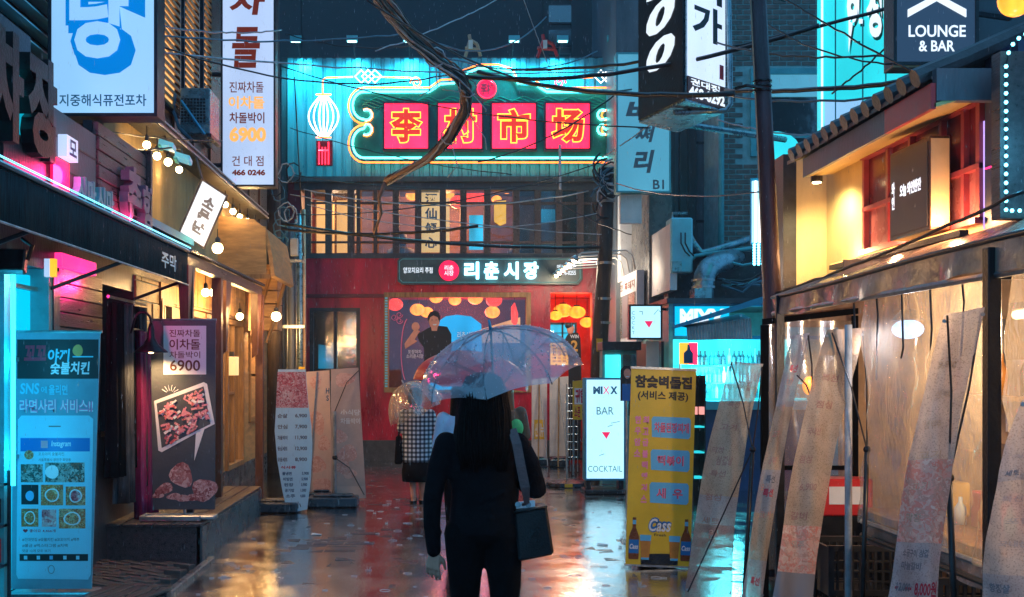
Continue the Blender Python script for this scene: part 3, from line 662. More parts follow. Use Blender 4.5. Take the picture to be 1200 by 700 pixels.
tubeline([(379, 112), (379, 95), (383, 93), (414, 92)], 'n_or', .012, .1, 'bracket_neon'); tubeline([(440, 92), (482, 93)], 'n_or', .012, .1, 'bracket_neon'); tubeline([(660, 94), (694, 93)], 'n_or', .012, .1, 'bracket_neon')
ln = thing('neon_lantern', 'white neon lantern with red tassel left of the long sign', 'neon lantern', P(380, 196, 19.6))
for k, w_ in enumerate((17.5, 11.5, 5, 0)):
    for s_ in ((1, -1) if w_ else (1,)):
        MB().tube([f.p(U(380 + s_ * w_ * math.sin(math.pi * (.08 + .84 * i / 10))), Z(115 + 47 * i / 10), .12) for i in range(11)], .014, 5).build('neon_rib', 'n_white', ln, smooth=True)
for yy, m in ((113, 'n_or'), (163, 'n_or')): tl = MB().tube([f.p(U(371), Z(yy), .12), f.p(U(389), Z(yy), .12)], .013, 5).build('neon_cap', m, ln)
MB().box(f, U(371), U(390), Z(195), Z(166), 0, .06).build('tassel_board', 'reddk', ln)
for dx in (-5.5, -1.8, 1.8, 5.5): MB().tube([f.p(U(380 + dx * (.3 if False else 1)), Z(168 if abs(dx) > 3 else 174), .1), f.p(U(380 + dx), Z(194), .1)], .013, 5).build('tassel_neon', 'n_red', ln)
MB().tube([f.p(U(374), Z(178), .11), f.p(U(386), Z(178), .11)], .013, 5).build('tassel_neon', 'n_red', ln)
# floodlights along the cladding top
fl0 = None
lbl = ['floodlight on the cladding roof edge above the neon lantern', 'floodlight on the roof edge above the left white diamonds', 'floodlight on the roof edge left of the round emblem',
       'floodlight on the roof edge right of the round emblem', 'floodlight on the roof edge above the right swirl', 'floodlight on the roof edge at its right end']
for i, px in enumerate((352, 416, 480, 600, 655, 712)):
    t = thing('floodlight', lbl[i], 'floodlight', P(px, 68, 19.9), 'floodlights on the cladding roof edge')
    c = P(px, 68, 19.9); e_ = c + V((0, -.62, .16))
    MB().tube([c, c + V((0, -.3, .2)), e_], .012, 5).build('arm', 'dark', t)
    MB().box(F(e_, (1, 0, 0), (0, .3, 1)), -.1, .1, -.05, .05, -.03, .04).build('head', 'tealfr', t)
    MB().box(F(e_, (1, 0, 0), (0, .3, 1)), -.08, .08, -.062, -.052, -.02, .03).build('lens', 'e_lamp', t)
    lamp('flood_light', 'SPOT', e_ + V((0, 0, -.09)), 95, (.05, .75, 1.0), .08, spot=2.3, aim=c + V((0, -.05, -1.25)), parent=t)
# pink figures / brackets on the roof edge
for px, l, s_ in ((553, 'rusty pink bracket with wires on the roof edge left of centre', 1), (640, 'red and white bracket on the roof edge below the dark window', 1.3)):
    t = thing('roof_bracket', l, 'bracket', P(px, 68, 20))
    b = MB()
    for a, c_, d_, e_ in ((-8, 0, -2, -26), (-2, -26, 6, -20), (6, -20, 10, -2), (-8, -14, 8, -12), (-2, -26, -3, -34)): b.tube([P(px + a * s_, 68 + c_ * .8, 20), P(px + d_ * s_, 68 + e_ * .8, 20)], .035, 5)
    b.build('bar', 'tan' if s_ == 1 else 'redf', t)
    bx('plate', 'offw', t, C20, X20(px - 4), X20(px + 1), Z20(58), Z20(48), .02, .05)

# tower behind
tw = thing('office_tower', 'dark tower block rising behind the market building', 'tower', (2, 27, 0)); f = CF(27)
bx('wall', 'tower', tw, f, ux(270, 27), ux(830, 27), 0, 16, 0, -6)
for i in range(9):
    z = 8.6 + i * .62
    wn = bx('window', 'innerdk', tw, f, ux(640, 27), ux(672, 27), z, z + .5, .03, -.0)
    bx('pane', 'glassdk', wn, f, ux(642, 27), ux(670, 27), z + .04, z + .46, .034, .038)
for x in (350, 640, 672, 702, 735): bx('pilaster', 'tower', tw, f, ux(x, 27) - .06, ux(x, 27) + .06, 0, 16, .05, 0)
for z in (9.3, 11.6, 13.9): bx('floor_band', 'tower', tw, f, ux(300, 27), ux(636, 27), z, z + .14, .04, 0)
bx('roof_edge_band', 'tower', tw, f, ux(270, 27), ux(636, 27), 13.0, 13.2, .06, 0)


# ================================================================== LEFT SIDE
def panel_sign(name, label, cat, x0, x1, y0, y1, Y, m, fr='dark', dep=.14, group=None, t_=.025):
    """box sign facing down the street; returns thing and frame, pixel to frame helpers"""
    t = thing(name, label, cat, V((ux((x0 + x1) / 2, Y), Y + dep / 2, vz(y1, Y))), group); f = CF(Y)
    MB().box(f, ux(x0, Y), ux(x1, Y), vz(y1, Y), vz(y0, Y), 0, -dep).frame(f, ux(x0, Y), ux(x1, Y), vz(y1, Y), vz(y0, Y), t_, .0, .018).build('frame', fr, t)
    bx('light_panel', m, t, f, ux(x0, Y) + t_, ux(x1, Y) - t_, vz(y1, Y) + t_, vz(y0, Y) - t_, .001, .008)
    return t, f, (lambda p: ux(p, Y)), (lambda p: vz(p, Y))
def tx(t, s, f, U, Z, x0, y0, x1, y1, m, n=.011, **k): return text(t, s, f, U(x0), U(x1), Z(y1), Z(y0), n, m, **k)

# --- near left building with the dark sign band
na = thing('snack_bar_building', 'narrow dark snack bar building at the left edge with black awning', 'building', (-3.6, 7.5, 0))
f = LW(-3.0)
bx('wall', 'greydk', na, f, 4.4, 10.35, 2.45, 3.5, -.02, -.6)
bx('upper_wall', 'tower', na, LW(-3.2), 2, 11.2, 3.3, 9.5, 0, -1.5)
for k in range(34):       # louvres high up, their cyan light put in as teal colour
    z = 3.75 + k * .13
    MB().hexa([V((-3.19, 5.6, z)), V((-3.02, 5.6, z - .05)), V((-3.02, 11.0, z - .05)), V((-3.19, 11.0, z)), V((-3.19, 5.6, z + .012)), V((-3.02, 5.6, z - .038)), V((-3.02, 11.0, z - .038)), V((-3.19, 11.0, z + .012))]).build('louvre', 'tealfr', na)
bx('beam', 'dark', na, LW(-2.75), 4.6, 7.1, 3.55, 3.9, 0, -.35)
# lit doorway column, jamb, planks, shutter window
Yp = lambda p, X=-3.0: wy(p, X)
def ZL(py, Y): return vz(py, Y)
bx('doorway_panel', 'e_cyan', na, f, 6.3, Yp(54) , .1, 2.40, -.12, -.2)
for z in (1.05, 1.75, 2.28): bx('door_rail', 'tealfr', na, f, 6.3, Yp(54), z, z + .03, -.11, -.06)
for y_ in (7.28, Yp(57)): bx('door_post', 'tealfr', na, f, y_ - .05, y_ + .05, 0, 2.45, .02, -.15)
bx('jamb', 'greydk', na, f, Yp(58.5), Yp(66), 0, 2.45, .03, -.25)
bx('plank_backing', 'dark', na, f, Yp(66), Yp(118), 2.02, 2.5, -.05, -.1)
for k in range(4):
    z = 2.03 + k * .115
    bx('plank', 'wooddk', na, f, Yp(66.3), Yp(117.5), z, z + .106, .02, -.05, .004)
tb = MB().tube([(-2.93, 7.26, .9), (-2.93, 7.26, 2.35)], .016, 8).build('added_light_tube', em('added_cyan_tube', (.02, .65, 1.0), 5.0), na, smooth=True)  # tube and lamps added to throw cyan onto the phone banner
for z_ in (1.1, 1.75, 2.3): lamp('tube_glow', 'POINT', (-2.93, 7.26, z_), 7, (.03, .62, 1), .02, parent=na)
nn = bx('neon_panel', 'n_pink', na, f, Yp(67), Yp(108), 2.49, 2.60, .035, -.02)
b = MB().frame(f, Yp(66), Yp(118), 1.1, 2.02, .05, .0, -.12).build('window_frame', 'dark', na); bx('pane', 'glassdk', b, f, Yp(66) + .05, Yp(118) - .05, 1.15, 1.97, -.05, -.06)
bx('lower_wall', 'greydk', na, f, Yp(66), 10.45, 0, 1.1, 0, -.3)
bx('room_back', 'innerdk', na, f, Yp(66), 14, 0, 2.45, -.8, -.85); bx('divider_wall', 'innerdk', na, CF(10.36), -3.8, -3.02, 0, 2.5, 0, -.05)
lamp('pink_glow', 'POINT', (-2.9, 8.75, 2.4), 8, (1, .02, .2), .08, parent=na)
bx('blue_curtain', 'e_bluewin', na, f, Yp(68), Yp(80), 1.2, 1.95, -.4, -.42); bx('blue_curtain', 'navy', na, f, Yp(84), Yp(97), 1.2, 1.95, -.38, -.4)
# coats hanging beside the door
def cloth(name, m, par, x, y0, y1, z0, z1, amp=.04, folds=9, thick=.03, seed=0):
    r = random.Random(seed); b = MB(); n = folds * 6; ph = [r.uniform(0, 6) for _ in range(3)]
    rows = 8; vs = []
    for s in (0, 1):
        for j in range(rows + 1):
            z = z0 + (z1 - z0) * j / rows
            for i in range(n + 1):
                t_ = i / n; y_ = y0 + (y1 - y0) * (t_ + .02 * math.sin(j + ph[0])); a = amp * (1.3 - .6 * j / rows)
                vs.append(V((x + a * math.sin(t_ * folds * 6.28 + ph[1] + .3 * math.sin(j * .8)) + a * .5 * math.sin(t_ * folds * 2.7 + ph[2]) - s * thick, y_, z)))
    b.v = vs; W_ = n + 1; T = (rows + 1) * W_
    for j in range(rows):
        for i in range(n):
            a = j * W_ + i; b.f.append((a, a + 1, a + W_ + 1, a + W_)); b.f.append((T + a + W_, T + a + W_ + 1, T + a + 1, T + a)); b.m += [0, 0]
    for i in range(n): b.f.append((T + i, T + i + 1, i + 1, i)); b.f.append((rows * W_ + i, rows * W_ + i + 1, T + rows * W_ + i + 1, T + rows * W_ + i)); b.m += [0, 0]
    return b.build(name, m, par, smooth=True)
t = thing('hanging_coats', 'black and charcoal wet coats hanging in a row under the awning', 'clothing', (-2.9, 9.6, .6))
MB().tube([(-2.88, 9.15, 2.32), (-2.88, 10.3, 2.32)], .014, 6).build('rail', 'steel', t)
for i, (a, c, z) in enumerate(((9.25, 9.5, .75), (9.47, 9.72, .5), (9.7, 9.95, .8), (9.9, 10.12, .6))): cloth('coat', 'garment' if i % 2 else 'clothb', t, -2.86 + .03 * (i % 2), a, c, z, 2.28, .035, 3, .05, i)
t = thing('magenta_curtain', 'magenta plastic curtain hanging to the ground beside the ochre block pillar', 'curtain', (-2.95, 10.2, .1))
cloth('cloth', 'purple', t, -2.8, 9.75, 10.3, .28, 2.05, .03, 5, .02, 9)
MB().tube([(-2.83, 9.7, 2.06), (-2.83, 10.35, 2.06)], .012, 6).build('rail', 'dark', t)

# awning
t = thing('awning', 'long black awning with a rain streaked valance and cyan lit edge', 'awning', (-2.7, 8, 2.5))
Y0, Y1 = 4.3, 9.98
b = MB(); n = 70
for s in (0, 1):
    for i in range(n + 1):
        y_ = Y0 + (Y1 - Y0) * i / n; w_ = .006 * math.sin(i * .9) + .004 * math.sin(i * 2.3)
        b.v += [V((-2.4 + w_ - s * .02, y_, 2.49 + .004 * math.sin(i * 1.7))), V((-2.4 + w_ * .3 - s * .02, y_, 2.775))]
T = 2 * (n + 1)
for i in range(n): b.f += [(2 * i, 2 * i + 2, 2 * i + 3, 2 * i + 1), (T + 2 * i + 1, T + 2 * i + 3, T + 2 * i + 2, T + 2 * i), (T + 2 * i, T + 2 * i + 2, 2 * i + 2, 2 * i)]; b.m += [0] * 3
b.build('valance', 'valance', t, smooth=True)
MB().hexa([V((-2.4, Y0, 2.78)), V((-3.0, Y0, 2.95)), V((-3.0, Y1, 2.95)), V((-2.4, Y1, 2.78)), V((-2.4, Y0, 2.81)), V((-3.0, Y0, 2.98)), V((-3.0, Y1, 2.98)), V((-2.4, Y1, 2.81))]).build('canopy', 'valance', t)
MB().tube([(-2.385, Y0, 2.80), (-2.385, Y1, 2.80)], .016, 6).build('edge_tube', 'cableb', t)
MB().tube([(-2.37, Y0, 2.83), (-2.37, Y1, 2.83)], .006, 5).build('edge_trim', em('cool_edge_light', (.10, .6, .9), 3.0, True), t)
MB().tube([(-2.39, Y0, 2.485), (-2.39, Y1, 2.485)], .008, 5).build('hem_bar', 'cablew', t)
text(t, '주막', LW(-2.38), 9.0, 9.5, 2.56, 2.70, .0, 'inkc', .02, name='lettering')
for y_ in (6.3, 8.1, 9.9): MB().tube([(-3.0, y_, 2.3), (-2.41, y_, 2.52)], .015, 6).build('bracket', 'dark', t)

# sign band above the awning
sb = thing('fascia_sign', 'grey sheet fascia panel with raised blue grey letters above the awning', 'sign', (-2.65, 7.5, 2.85)); f = LW(-2.6)
bx('panel', 'grey', sb, f, 7.07, 7.97, 2.82, 3.44, 0, -.12)
bx('panel', 'greydk', sb, f, 6.3, 7.06, 2.82, 3.1, 0, -.12)
for z in (3.05, 3.25): bx('panel_joint', 'dark', sb, f, 7.08, 7.96, z, z + .012, .002, .006)
bx('glow_panel', 'e_pink', sb, f, 7.02, 7.32, 2.87, 3.1, .01, .03)
lamp('pink_glow', 'POINT', (-2.52, 7.2, 3.0), 9, (1, .02, .16), .08, parent=sb); lamp('pink_glow', 'POINT', (-2.5, 8.5, 2.9), 5, (1, .05, .2), .06, parent=sb)
bx('small_light_box', 'e_box2', sb, f, 7.16, 7.38, 3.12, 3.27, .01, .07); text(sb, '모', f, 7.20, 7.34, 3.14, 3.25, .075, 'inkn', .03)
for i, c in enumerate('시마시마'): text(sb, c, f, 7.38 + i * .21, 7.56 + i * .21, 2.86, 3.05, .02, 'tealfr', .04, th=.05, name='raised_letter')
M['e_halo'] = em('halo_board', (.0, .55, .75), .55, True)
cs = thing('channel_letter_sign', 'big black curved letters on a cyan lit board at the left edge', 'sign', (-2.7, 6.2, 3.1))
f2 = LW(-2.62); bx('board', 'e_halo', cs, f2, 4.8, 7.02, 3.14, 3.6, -.02, -.08)
bx('board', 'dark', cs, f2, 4.8, 7.0, 2.86, 3.14, -.0, -.08)
for i, c in enumerate('포차장'): text(cs, c, f2, 5.35 + i * .55, 5.83 + i * .55, 3.02, 3.66, .03, 'black', .05, th=.08, name='raised_letter')
t, ff, U, Z = panel_sign('brush_sign', 'small slanted pale sign with brush strokes at the left edge', 'sign', 24, 60, 146, 190, 6.9, 'e_teal', 'dark', .08)
tx(t, '막걸리', ff, U, Z, 30, 152, 54, 184, 'inkw', bold=.03)
t = thing('magenta_sticker_sign', 'tiny purple lit sign high at the left edge', 'sign', (-2.9, 6.9, 4.0)); f3 = CF(6.9)
bx('light_panel', em('purple_panel', (.35, .2, 1.0), .7, False), t, f3, ux(0, 6.9), ux(15, 6.9), vz(78, 6.9), vz(66, 6.9), 0, .05)
# plank sign board with two big brushed characters
ps = thing('plank_signboard', 'dark plank signboard with two raised mauve characters above the awning', 'sign', (-2.65, 8.6, 2.82)); f = LW(-2.6)
bx('backing', 'dark', ps, f, 7.98, 9.32, 2.8, 3.56, -.03, -.1)
for k in range(7):
    z = 2.81 + k * .107; bx('plank', 'woodpink', ps, f, 7.99 + .01 * (k % 2), 9.28 - .01 * (k % 3), z, z + .098, .012 + .004 * (k % 2), -.03, .004)
bx('side_board', 'wooddk', ps, f, 9.29, 9.34, 2.78, 3.6, .05, -.1)
text(ps, '춘', f, 8.45, 8.83, 2.86, 3.33, .03, 'inkv', .05, th=.07, name='raised_character'); text(ps, '향', f, 8.88, 9.2, 2.86, 3.24, .03, 'inkv', .05, th=.07, name='raised_character')
# floodlight under the awning
t = thing('black_floodlight', 'black twin arm floodlight under the awning at the left edge', 'floodlight', (-2.75, 6.6, 2.4))
c = P(15, 305, 6.6); MB().box(F(c, (1, .2, 0), (0, .3, 1)), -.08, .08, -.08, .06, -.05, .05).build('head', 'black', t, bevel=.01)
for s_ in (-1, 1): MB().tube([c + V((s_ * .09, 0, .0)), c + V((s_ * .12, 0, .09)), c + V((s_ * .04, .05, .14))], .014, 6).build('arm', 'black', t)
t = thing('flush_wall_light', 'small orange and white box light on the door jamb under the awning', 'wall light', (-2.95, 8.0, 2.4)); f = CF(8.05)
bx('white_half', 'e_box2', t, f, ux(54.5, 8.05), ux(61, 8.05), vz(325, 8.05), vz(304, 8.05), 0, .05); bx('orange_half', 'e_or', t, f, ux(61.2, 8.05), ux(67, 8.05), vz(325, 8.05), vz(304, 8.05), 0, .05)

# --- big blue sign with one syllable
t, f, U, Z = panel_sign('projecting_sign', 'large white lightbox with one big blue outlined syllable at upper left', 'sign', 57, 185, -60, 137, 8.0, 'e_box', 'dark', .2)
text(t, '당', f, U(76) + .03, U(166) + .03, Z(84) - .03, Z(-36) - .03, .012, 'lb_blue', .085, name='letter_shadow')
text(t, '당', f, U(78), U(156), Z(76), Z(-34), .022, 'lb_blue', .085, name='letter_outline'); text(t, '당', f, U(83), U(152), Z(70), Z(-30), .032, 'e_box', .04, name='letter')
tx(t, '지중해식퓨전포차', f, U, Z, 70, 111, 172, 125, 'lb_navy', bold=.015)
for z_ in (3.75, 4.55): MB().tube([(-3.2, 8.1, z_), (-2.96, 8.1, z_)], .03, 8).build('arm', 'dark', t)

# --- timber fronted grill house
gh = thing('grill_house', 'timber and ochre grill house lit by warm bulbs along the left side', 'restaurant building', (-3.6, 14, 0)); f = LW(-3.0)
# ochre block pillar: blocks one by one
def blocks(par, y0, y1, z0, z1, bl, bh, X=-3.0, m='block', dep=.3):
    i = 0; z = z0
    while z < z1 - .02:
        y_ = y0 - (bl / 2 if i % 2 else 0)
        while y_ < y1 - .02:
            a, c = max(y0, y_), min(y1, y_ + bl); h = min(bh, z1 - z)
            if c - a > .03: bx('block', m, par, LW(X), a + .004, c - .004, z + .004, z + h - .004, rnd.uniform(-.004, .008), -.1, .006)
            y_ += bl
        z += bh; i += 1
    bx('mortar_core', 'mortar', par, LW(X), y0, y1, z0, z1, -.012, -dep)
blocks(gh, 10.38, 11.25, .1, 2.62, .40, .19)
blocks(gh, 11.75, 12.25, .3, 2.62, .40, .19)
bx('wall_base', 'concrete', gh, f, 10.35, 19.6, 0, .3, -.0, -.4)
def dw(y0, y1, z0, z1, nm='window', glow='e_warmd'):
    o = MB().frame(f, y0, y1, z0, z1, .07, .03, -.12).build(nm, 'wood', gh); bx('pane', 'glass', o, f, y0 + .07, y1 - .07, z0 + .07, z1 - .07, -.05, -.056)
    m_ = (y0 + y1) / 2; bx('muntin', 'wood', o, f, m_ - .02, m_ + .02, z0 + .07, z1 - .07, .0, -.08); bx('muntin', 'wood', o, f, y0 + .07, m_ - .02, (z0 + z1) / 2, (z0 + z1) / 2 + .035, .0, -.08)
    bx('lit_room', glow, gh, f, y0, y1, z0, z1, -.5, -.52); return o
dw(11.27, 11.73, .9, 2.45, glow='e_bluewin'); bx('sill_wall', 'ply', gh, f, 11.25, 11.75, .3, .9, 0, -.2)
dw(12.3, 13.3, .32, 2.4, 'door'); dw(13.4, 14.5, .9, 2.4); bx('sill_wall', 'ply', gh, f, 13.3, 14.6, .3, .9, 0, -.2)
dw(14.7, 15.9, .3, 2.4, 'door'); bx('wall_panel', 'ply', gh, f, 15.95, 19.6, .3, 3.0, 0, -.3); dw(16.4, 17.6, .9, 2.3)
bx('lintel', 'wood', gh, f, 11.25, 16.0, 2.42, 2.62, .02, -.25)
bx('roof_void', 'wooddk', gh, f, 10.3, 19.6, 2.62, 2.9, -.05, -.3)
for k in range(22):     # board cladding over the lintel
    y_ = 12.3 + k * .165; bx('board', 'ply', gh, f, y_, y_ + .155, 2.45, 2.9, .05 + .004 * (k % 2), .02)
lamp('doorway_glow', 'POINT', (-2.62, 12.9, 2.35), 26, (1, .55, .2), .08, parent=gh); lamp('doorway_glow', 'POINT', (-2.62, 16.8, 2.4), 28, (1, .55, .2), .08, parent=gh)
# corrugated upper wall
b = MB(); k = 0; y_ = 9.5
while y_ < 18.2:
    n0 = .0 if k % 2 else -.03
    b.v += [f.p(y_, 2.95, n0), f.p(y_, 4.06, n0)]; y_ += .035; k += 1
for i in range(k - 1): b.f.append((2 * i, 2 * i + 2, 2 * i + 3, 2 * i + 1)); b.m.append(0)
b.build('corrugated_wall', 'yell', gh)
bx('upper_wall_core', 'wooddk', gh, f, 9.45, 18.3, 2.95, 4.06, -.04, -.3)
# eaves: dark roof edge with two light rails
bx('eave_board', 'dark', gh, LW(-2.86), 9.3, 16.6, 4.04, 4.12, .12, -.4)
for n_, z_ in ((.125, 4.11), (.125, 4.05)): bx('eave_rail', 'cablew', gh, LW(-2.86), 9.3, 16.6, z_, z_ + .016, n_, n_ + .014)
bx('upper_storey', 'wooddk', gh, LW(-3.12), 11.2, 19.8, 4.1, 11, 0, -1.6)
for k in range(9):      # brown cladding joints
    bx('cladding_strip', 'post', gh, LW(-3.12), 11.3 + k * .95, 11.36 + k * .95, 4.15, 10.9, .03, 0)
# lattice windows lit gold, slats at a slant
def lattice(y0, y1, z0, z1):
    o = MB().frame(LW(-3.1), y0, y1, z0, z1, .05, .06, 0).build('window', 'dark', gh); bx('lit_pane', 'e_warmd', o, LW(-3.1), y0 + .05, y1 - .05, z0 + .05, z1 - .05, -.012, .006)
    n = int((z1 - z0 - .1) / .085)
    sh = None
    for k in range(n):
        z = z0 + .07 + k * .085
        if sh is None:
            sh = MB().hexa([V((-3.09, y0 + .05, z - .008)), V((-3.03, y0 + .05, z - .05)), V((-3.03, y1 - .05, z - .05)), V((-3.09, y1 - .05, z - .008)), V((-3.09, y0 + .05, z + .03)), V((-3.03, y0 + .05, z - .012)), V((-3.03, y1 - .05, z - .012)), V((-3.09, y1 - .05, z + .03))]).build('slat', 'wood', o)
        else:
            c_ = bpy.data.objects.new('slat', sh.data); COL.objects.link(c_); c_.parent = o; c_.location = (0, 0, k * .085)
lattice(11.55, 12.35, 4.6, 6.9); lattice(12.5, 13.3, 4.9, 7.2); lattice(13.5, 14.0, 4.6, 7.4)
# small corrugated porch roof with its brackets and posts
t = thing('porch_roof', 'small corrugated porch roof continuing the black awning, bulbs beneath', 'porch roof', (-2.7, 12, 2.8))
b = MB(); k = 0; y_ = 10.0
while y_ < 14.1:
    d_ = .025 if k % 2 else 0; b.v += [V((-2.36, y_, 2.80 + d_)), V((-3.0, y_, 3.02 + d_)), V((-2.36, y_, 2.79 + d_)), V((-3.0, y_, 3.01 + d_))]; y_ += .045; k += 1
for i in range(k - 1):
    a = 4 * i; b.f += [(a, a + 4, a + 5, a + 1), (a + 3, a + 7, a + 6, a + 2), (a + 2, a + 6, a + 4, a)]; b.m += [0] * 3
b.build('corrugated_sheet', 'dark', t)
bx('fascia_beam', 'wooddk', t, LW(-2.42), 10.0, 14.1, 2.68, 2.79, .02, -.06)
for y_ in (10.15, 11.9, 13.9):
    MB().hexa([V((-2.5, y_, 1.85)), V((-2.43, y_, 1.9)), V((-2.43, y_ + .05, 1.9)), V((-2.5, y_ + .05, 1.85)), V((-2.5, y_ - .12, 2.70)), V((-2.40, y_ - .12, 2.70)), V((-2.40, y_ + .17, 2.70)), V((-2.5, y_ + .17, 2.70))]).build('bracket', 'post', t)
for y_ in (11.5, 14.15): bx('post', 'post', t, LW(-2.40), y_, y_ + .1, .31 if y_ < 12 else 0, 2.69, .0, -.1)
for y_, in ((10.2,),): bx('post', 'dark', t, LW(-2.40), y_, y_ + .06, .0, 2.69, .0, -.06)
# rounded plywood hood further along
t = thing('plywood_hood', 'brown wooden hood projecting over the next doorway past the porch', 'canopy', (-2.6, 15.2, 2.6))
b = MB(); pr = [(-3.0, 3.75), (-2.52, 3.70), (-2.35, 3.55), (-2.28, 3.2), (-2.25, 2.95), (-2.3, 2.93), (-2.33, 3.2), (-2.40, 3.5), (-3.0, 3.6)]
k = len(pr)
for y_ in (14.2, 16.0): b.v += [V((x, y_, z)) for x, z in pr]
b.f += [tuple(range(k)), tuple(range(2 * k - 1, k - 1, -1))] + [(i, (i + 1) % k, (i + 1) % k + k, i + k) for i in range(k)]; b.m = [0] * len(b.f)
b.build('shell', 'ply', t); bx('front_panel', 'ply', t, CF(14.19), -3.0, -2.36, 2.95, 3.60, 0, .03); bx('trim', 'wood', t, CF(14.15), -3.0, -2.3, 2.90, 2.96, 0, .05)
for x_ in (-2.55, -2.3): MB().tube([(x_, 16.0, 3.3), (x_ - .35, 16.0, 2.1)], .03, 5).build('strut', 'wood', t)
for k in range(5): bx('side_plank', 'ply', t, LW(-2.5), 16.02, 16.5, 2.3 + k * .2, 2.48 + k * .2, 0, -.4)

# bulbs
def bulb(x, y_, z, r, label, e=0, grp='bare warm bulbs along the left eaves'):
    t = thing('light_bulb', label, 'bulb', (x, y_, z), grp); c = V((x, y_, z))
    MB().ball(c, r, 12, 8).build('globe', 'bulb', t, smooth=True); MB().lathe(c + V((0, 0, r * .8)), (0, 0, 1), [(r * .5, 0), (r * .5, .05), (r * .2, .07)], 8).build('cap', 'dark', t)
    MB().tube([c + V((0, 0, r + .05)), c + V((0, 0, r + .14))], .005, 4).build('cord', 'black', t)
    if e: lamp('bulb_light', 'POINT', (x, y_, z - r - .015 if False else z), e, (1, .55, .2), r * 1.05, parent=t)
    return t
BL = [(172, 170), (184, 183), (197, 190), (210, 199), (264, 240), (273, 248), (281, 254), (290, 259), (299, 266)]
nm_ = ['leftmost bulb of the string under the eaves, beside the plank signboard', 'second bulb under the eaves from the plank signboard', 'third bulb under the eaves from the plank signboard', 'fourth eaves bulb, left of the tilted brush sign',
       'first eaves bulb right of the tilted brush sign', 'second eaves bulb right of the tilted brush sign', 'third eaves bulb right of the tilted brush sign', 'next to last bulb at the far end of the eaves', 'farthest bulb at the end of the eaves']
for i, (px, py) in enumerate(BL):
    Yb = wy(px, -2.78); bulb(-2.78, Yb, vz(py, Yb), .036 + .002 * (i % 3), nm_[i], 18 if i % 2 == 0 else 10)
bulb(-2.30, wy(255, -2.30), vz(291, wy(255, -2.30)), .055, 'large bright bulb on the porch roof edge below the tilted sign', 60, 'large bulbs of the grill house')
bulb(-2.2, wy(323.5, -2.2), vz(371, wy(323.5, -2.2)), .062, 'large bright bulb at the far corner of the wooden hood', 85, 'large bulbs of the grill house')
for px, l in ((241, 'left bulb of the pair glowing beneath the porch roof'), (250, 'right bulb of the pair glowing beneath the porch roof')):
    Yb = wy(px, -2.6); bulb(-2.6, Yb, vz(343, Yb), .045, l, 45, 'bulbs beneath the porch roof')
Yb = wy(281, -2.8); bulb(-2.8, Yb, vz(371, Yb), .05, 'orange bulb in the doorway beneath the wooden hood', 60, 'bulbs beneath the porch roof')
t = thing('doorway_lamp', 'small square white wall lamp beside the far grill house door', 'wall lamp', (-2.95, 14.6, 1.6)); Yb = wy(272, -2.95)
bx('shade', 'e_warm', t, LW(-2.98), Yb - .12, Yb + .12, 1.62, 1.88, 0, .1); bx('bracket', 'dark', t, LW(-2.99), Yb - .05, Yb + .05, 1.88, 1.95, 0, .06)

# tilted brush sign on the corrugated wall
t = thing('tilted_sign', 'white sign with black brush strokes hung tilted under the eaves', 'sign', P(238, 252, 11.2))
SYt = 11.2; c = P(238, 251, SYt); a = math.radians(-24); ff = F(c, (math.cos(a) * .9, .42, math.sin(a) * 1.35), (.38, 0, .93)); ff.U = V((.40, 0, .92)).normalized(); ff.R = V((.80, .3, -.52)).normalized(); ff.N = ff.R.cross(ff.U).normalized()
MB().box(ff, -.16, .16, -.31, .31, 0, -.10).frame(ff, -.16, .16, -.31, .31, .02, 0, .02).build('frame', 'wooddk', t); bx('light_panel', em('tilt_sign_face', (.75, .86, 1.0), .95, True), t, ff, -.14, .14, -.29, .29, .001, .008)
for i, c_ in enumerate('소문난'): text(t, c_, ff, -.055 , .075, .07 - i * .14, .19 - i * .14, .012, 'inkg', .06, name='brush_character')
MB().tube([c + V((0, .05, .3)), c + V((-.1, .1, .62))], .012, 5).build('hanger', 'dark', t)
# cyan clamp lights on the eave
for px, py, l in ((196, 171, 'left cyan clamp light on the grill house eave'), (215, 186, 'right cyan clamp light on the grill house eave')):
    Yb = 10.6; c = P(px, py, Yb); t = thing('clamp_light', l, 'clamp light', c, 'cyan clamp lights on the eave')
    ff = F(c, (1, -.3, -.35), (0, .5, 1)); MB().box(ff, -.09, .09, -.035, .035, -.05, .05).build('head', 'e_teal', t, bevel=.01); MB().box(ff, -.1, -.06, -.06, -.03, -.04, .04).build('clamp', 'tealfr', t)
    MB().tube([c, c + V((-.05, .1, .12)), c + V((-.35, .3, .16))], .01, 5).build('arm', 'dark', t)
# blue junk on ledge
t = thing('ledge_flashing', 'blue painted flashing strip between black awning and porch roof', 'flashing', (-2.6, 10.2, 3.0))
MB().hexa([V((-2.95, 9.4, 3.08)), V((-2.6, 9.4, 2.98)), V((-2.6, 11.1, 2.98)), V((-2.95, 11.1, 3.08)), V((-2.95, 9.4, 3.16)), V((-2.6, 9.4, 3.05)), V((-2.6, 11.1, 3.05)), V((-2.95, 11.1, 3.16))]).build('strip', 'bluepaint', t)
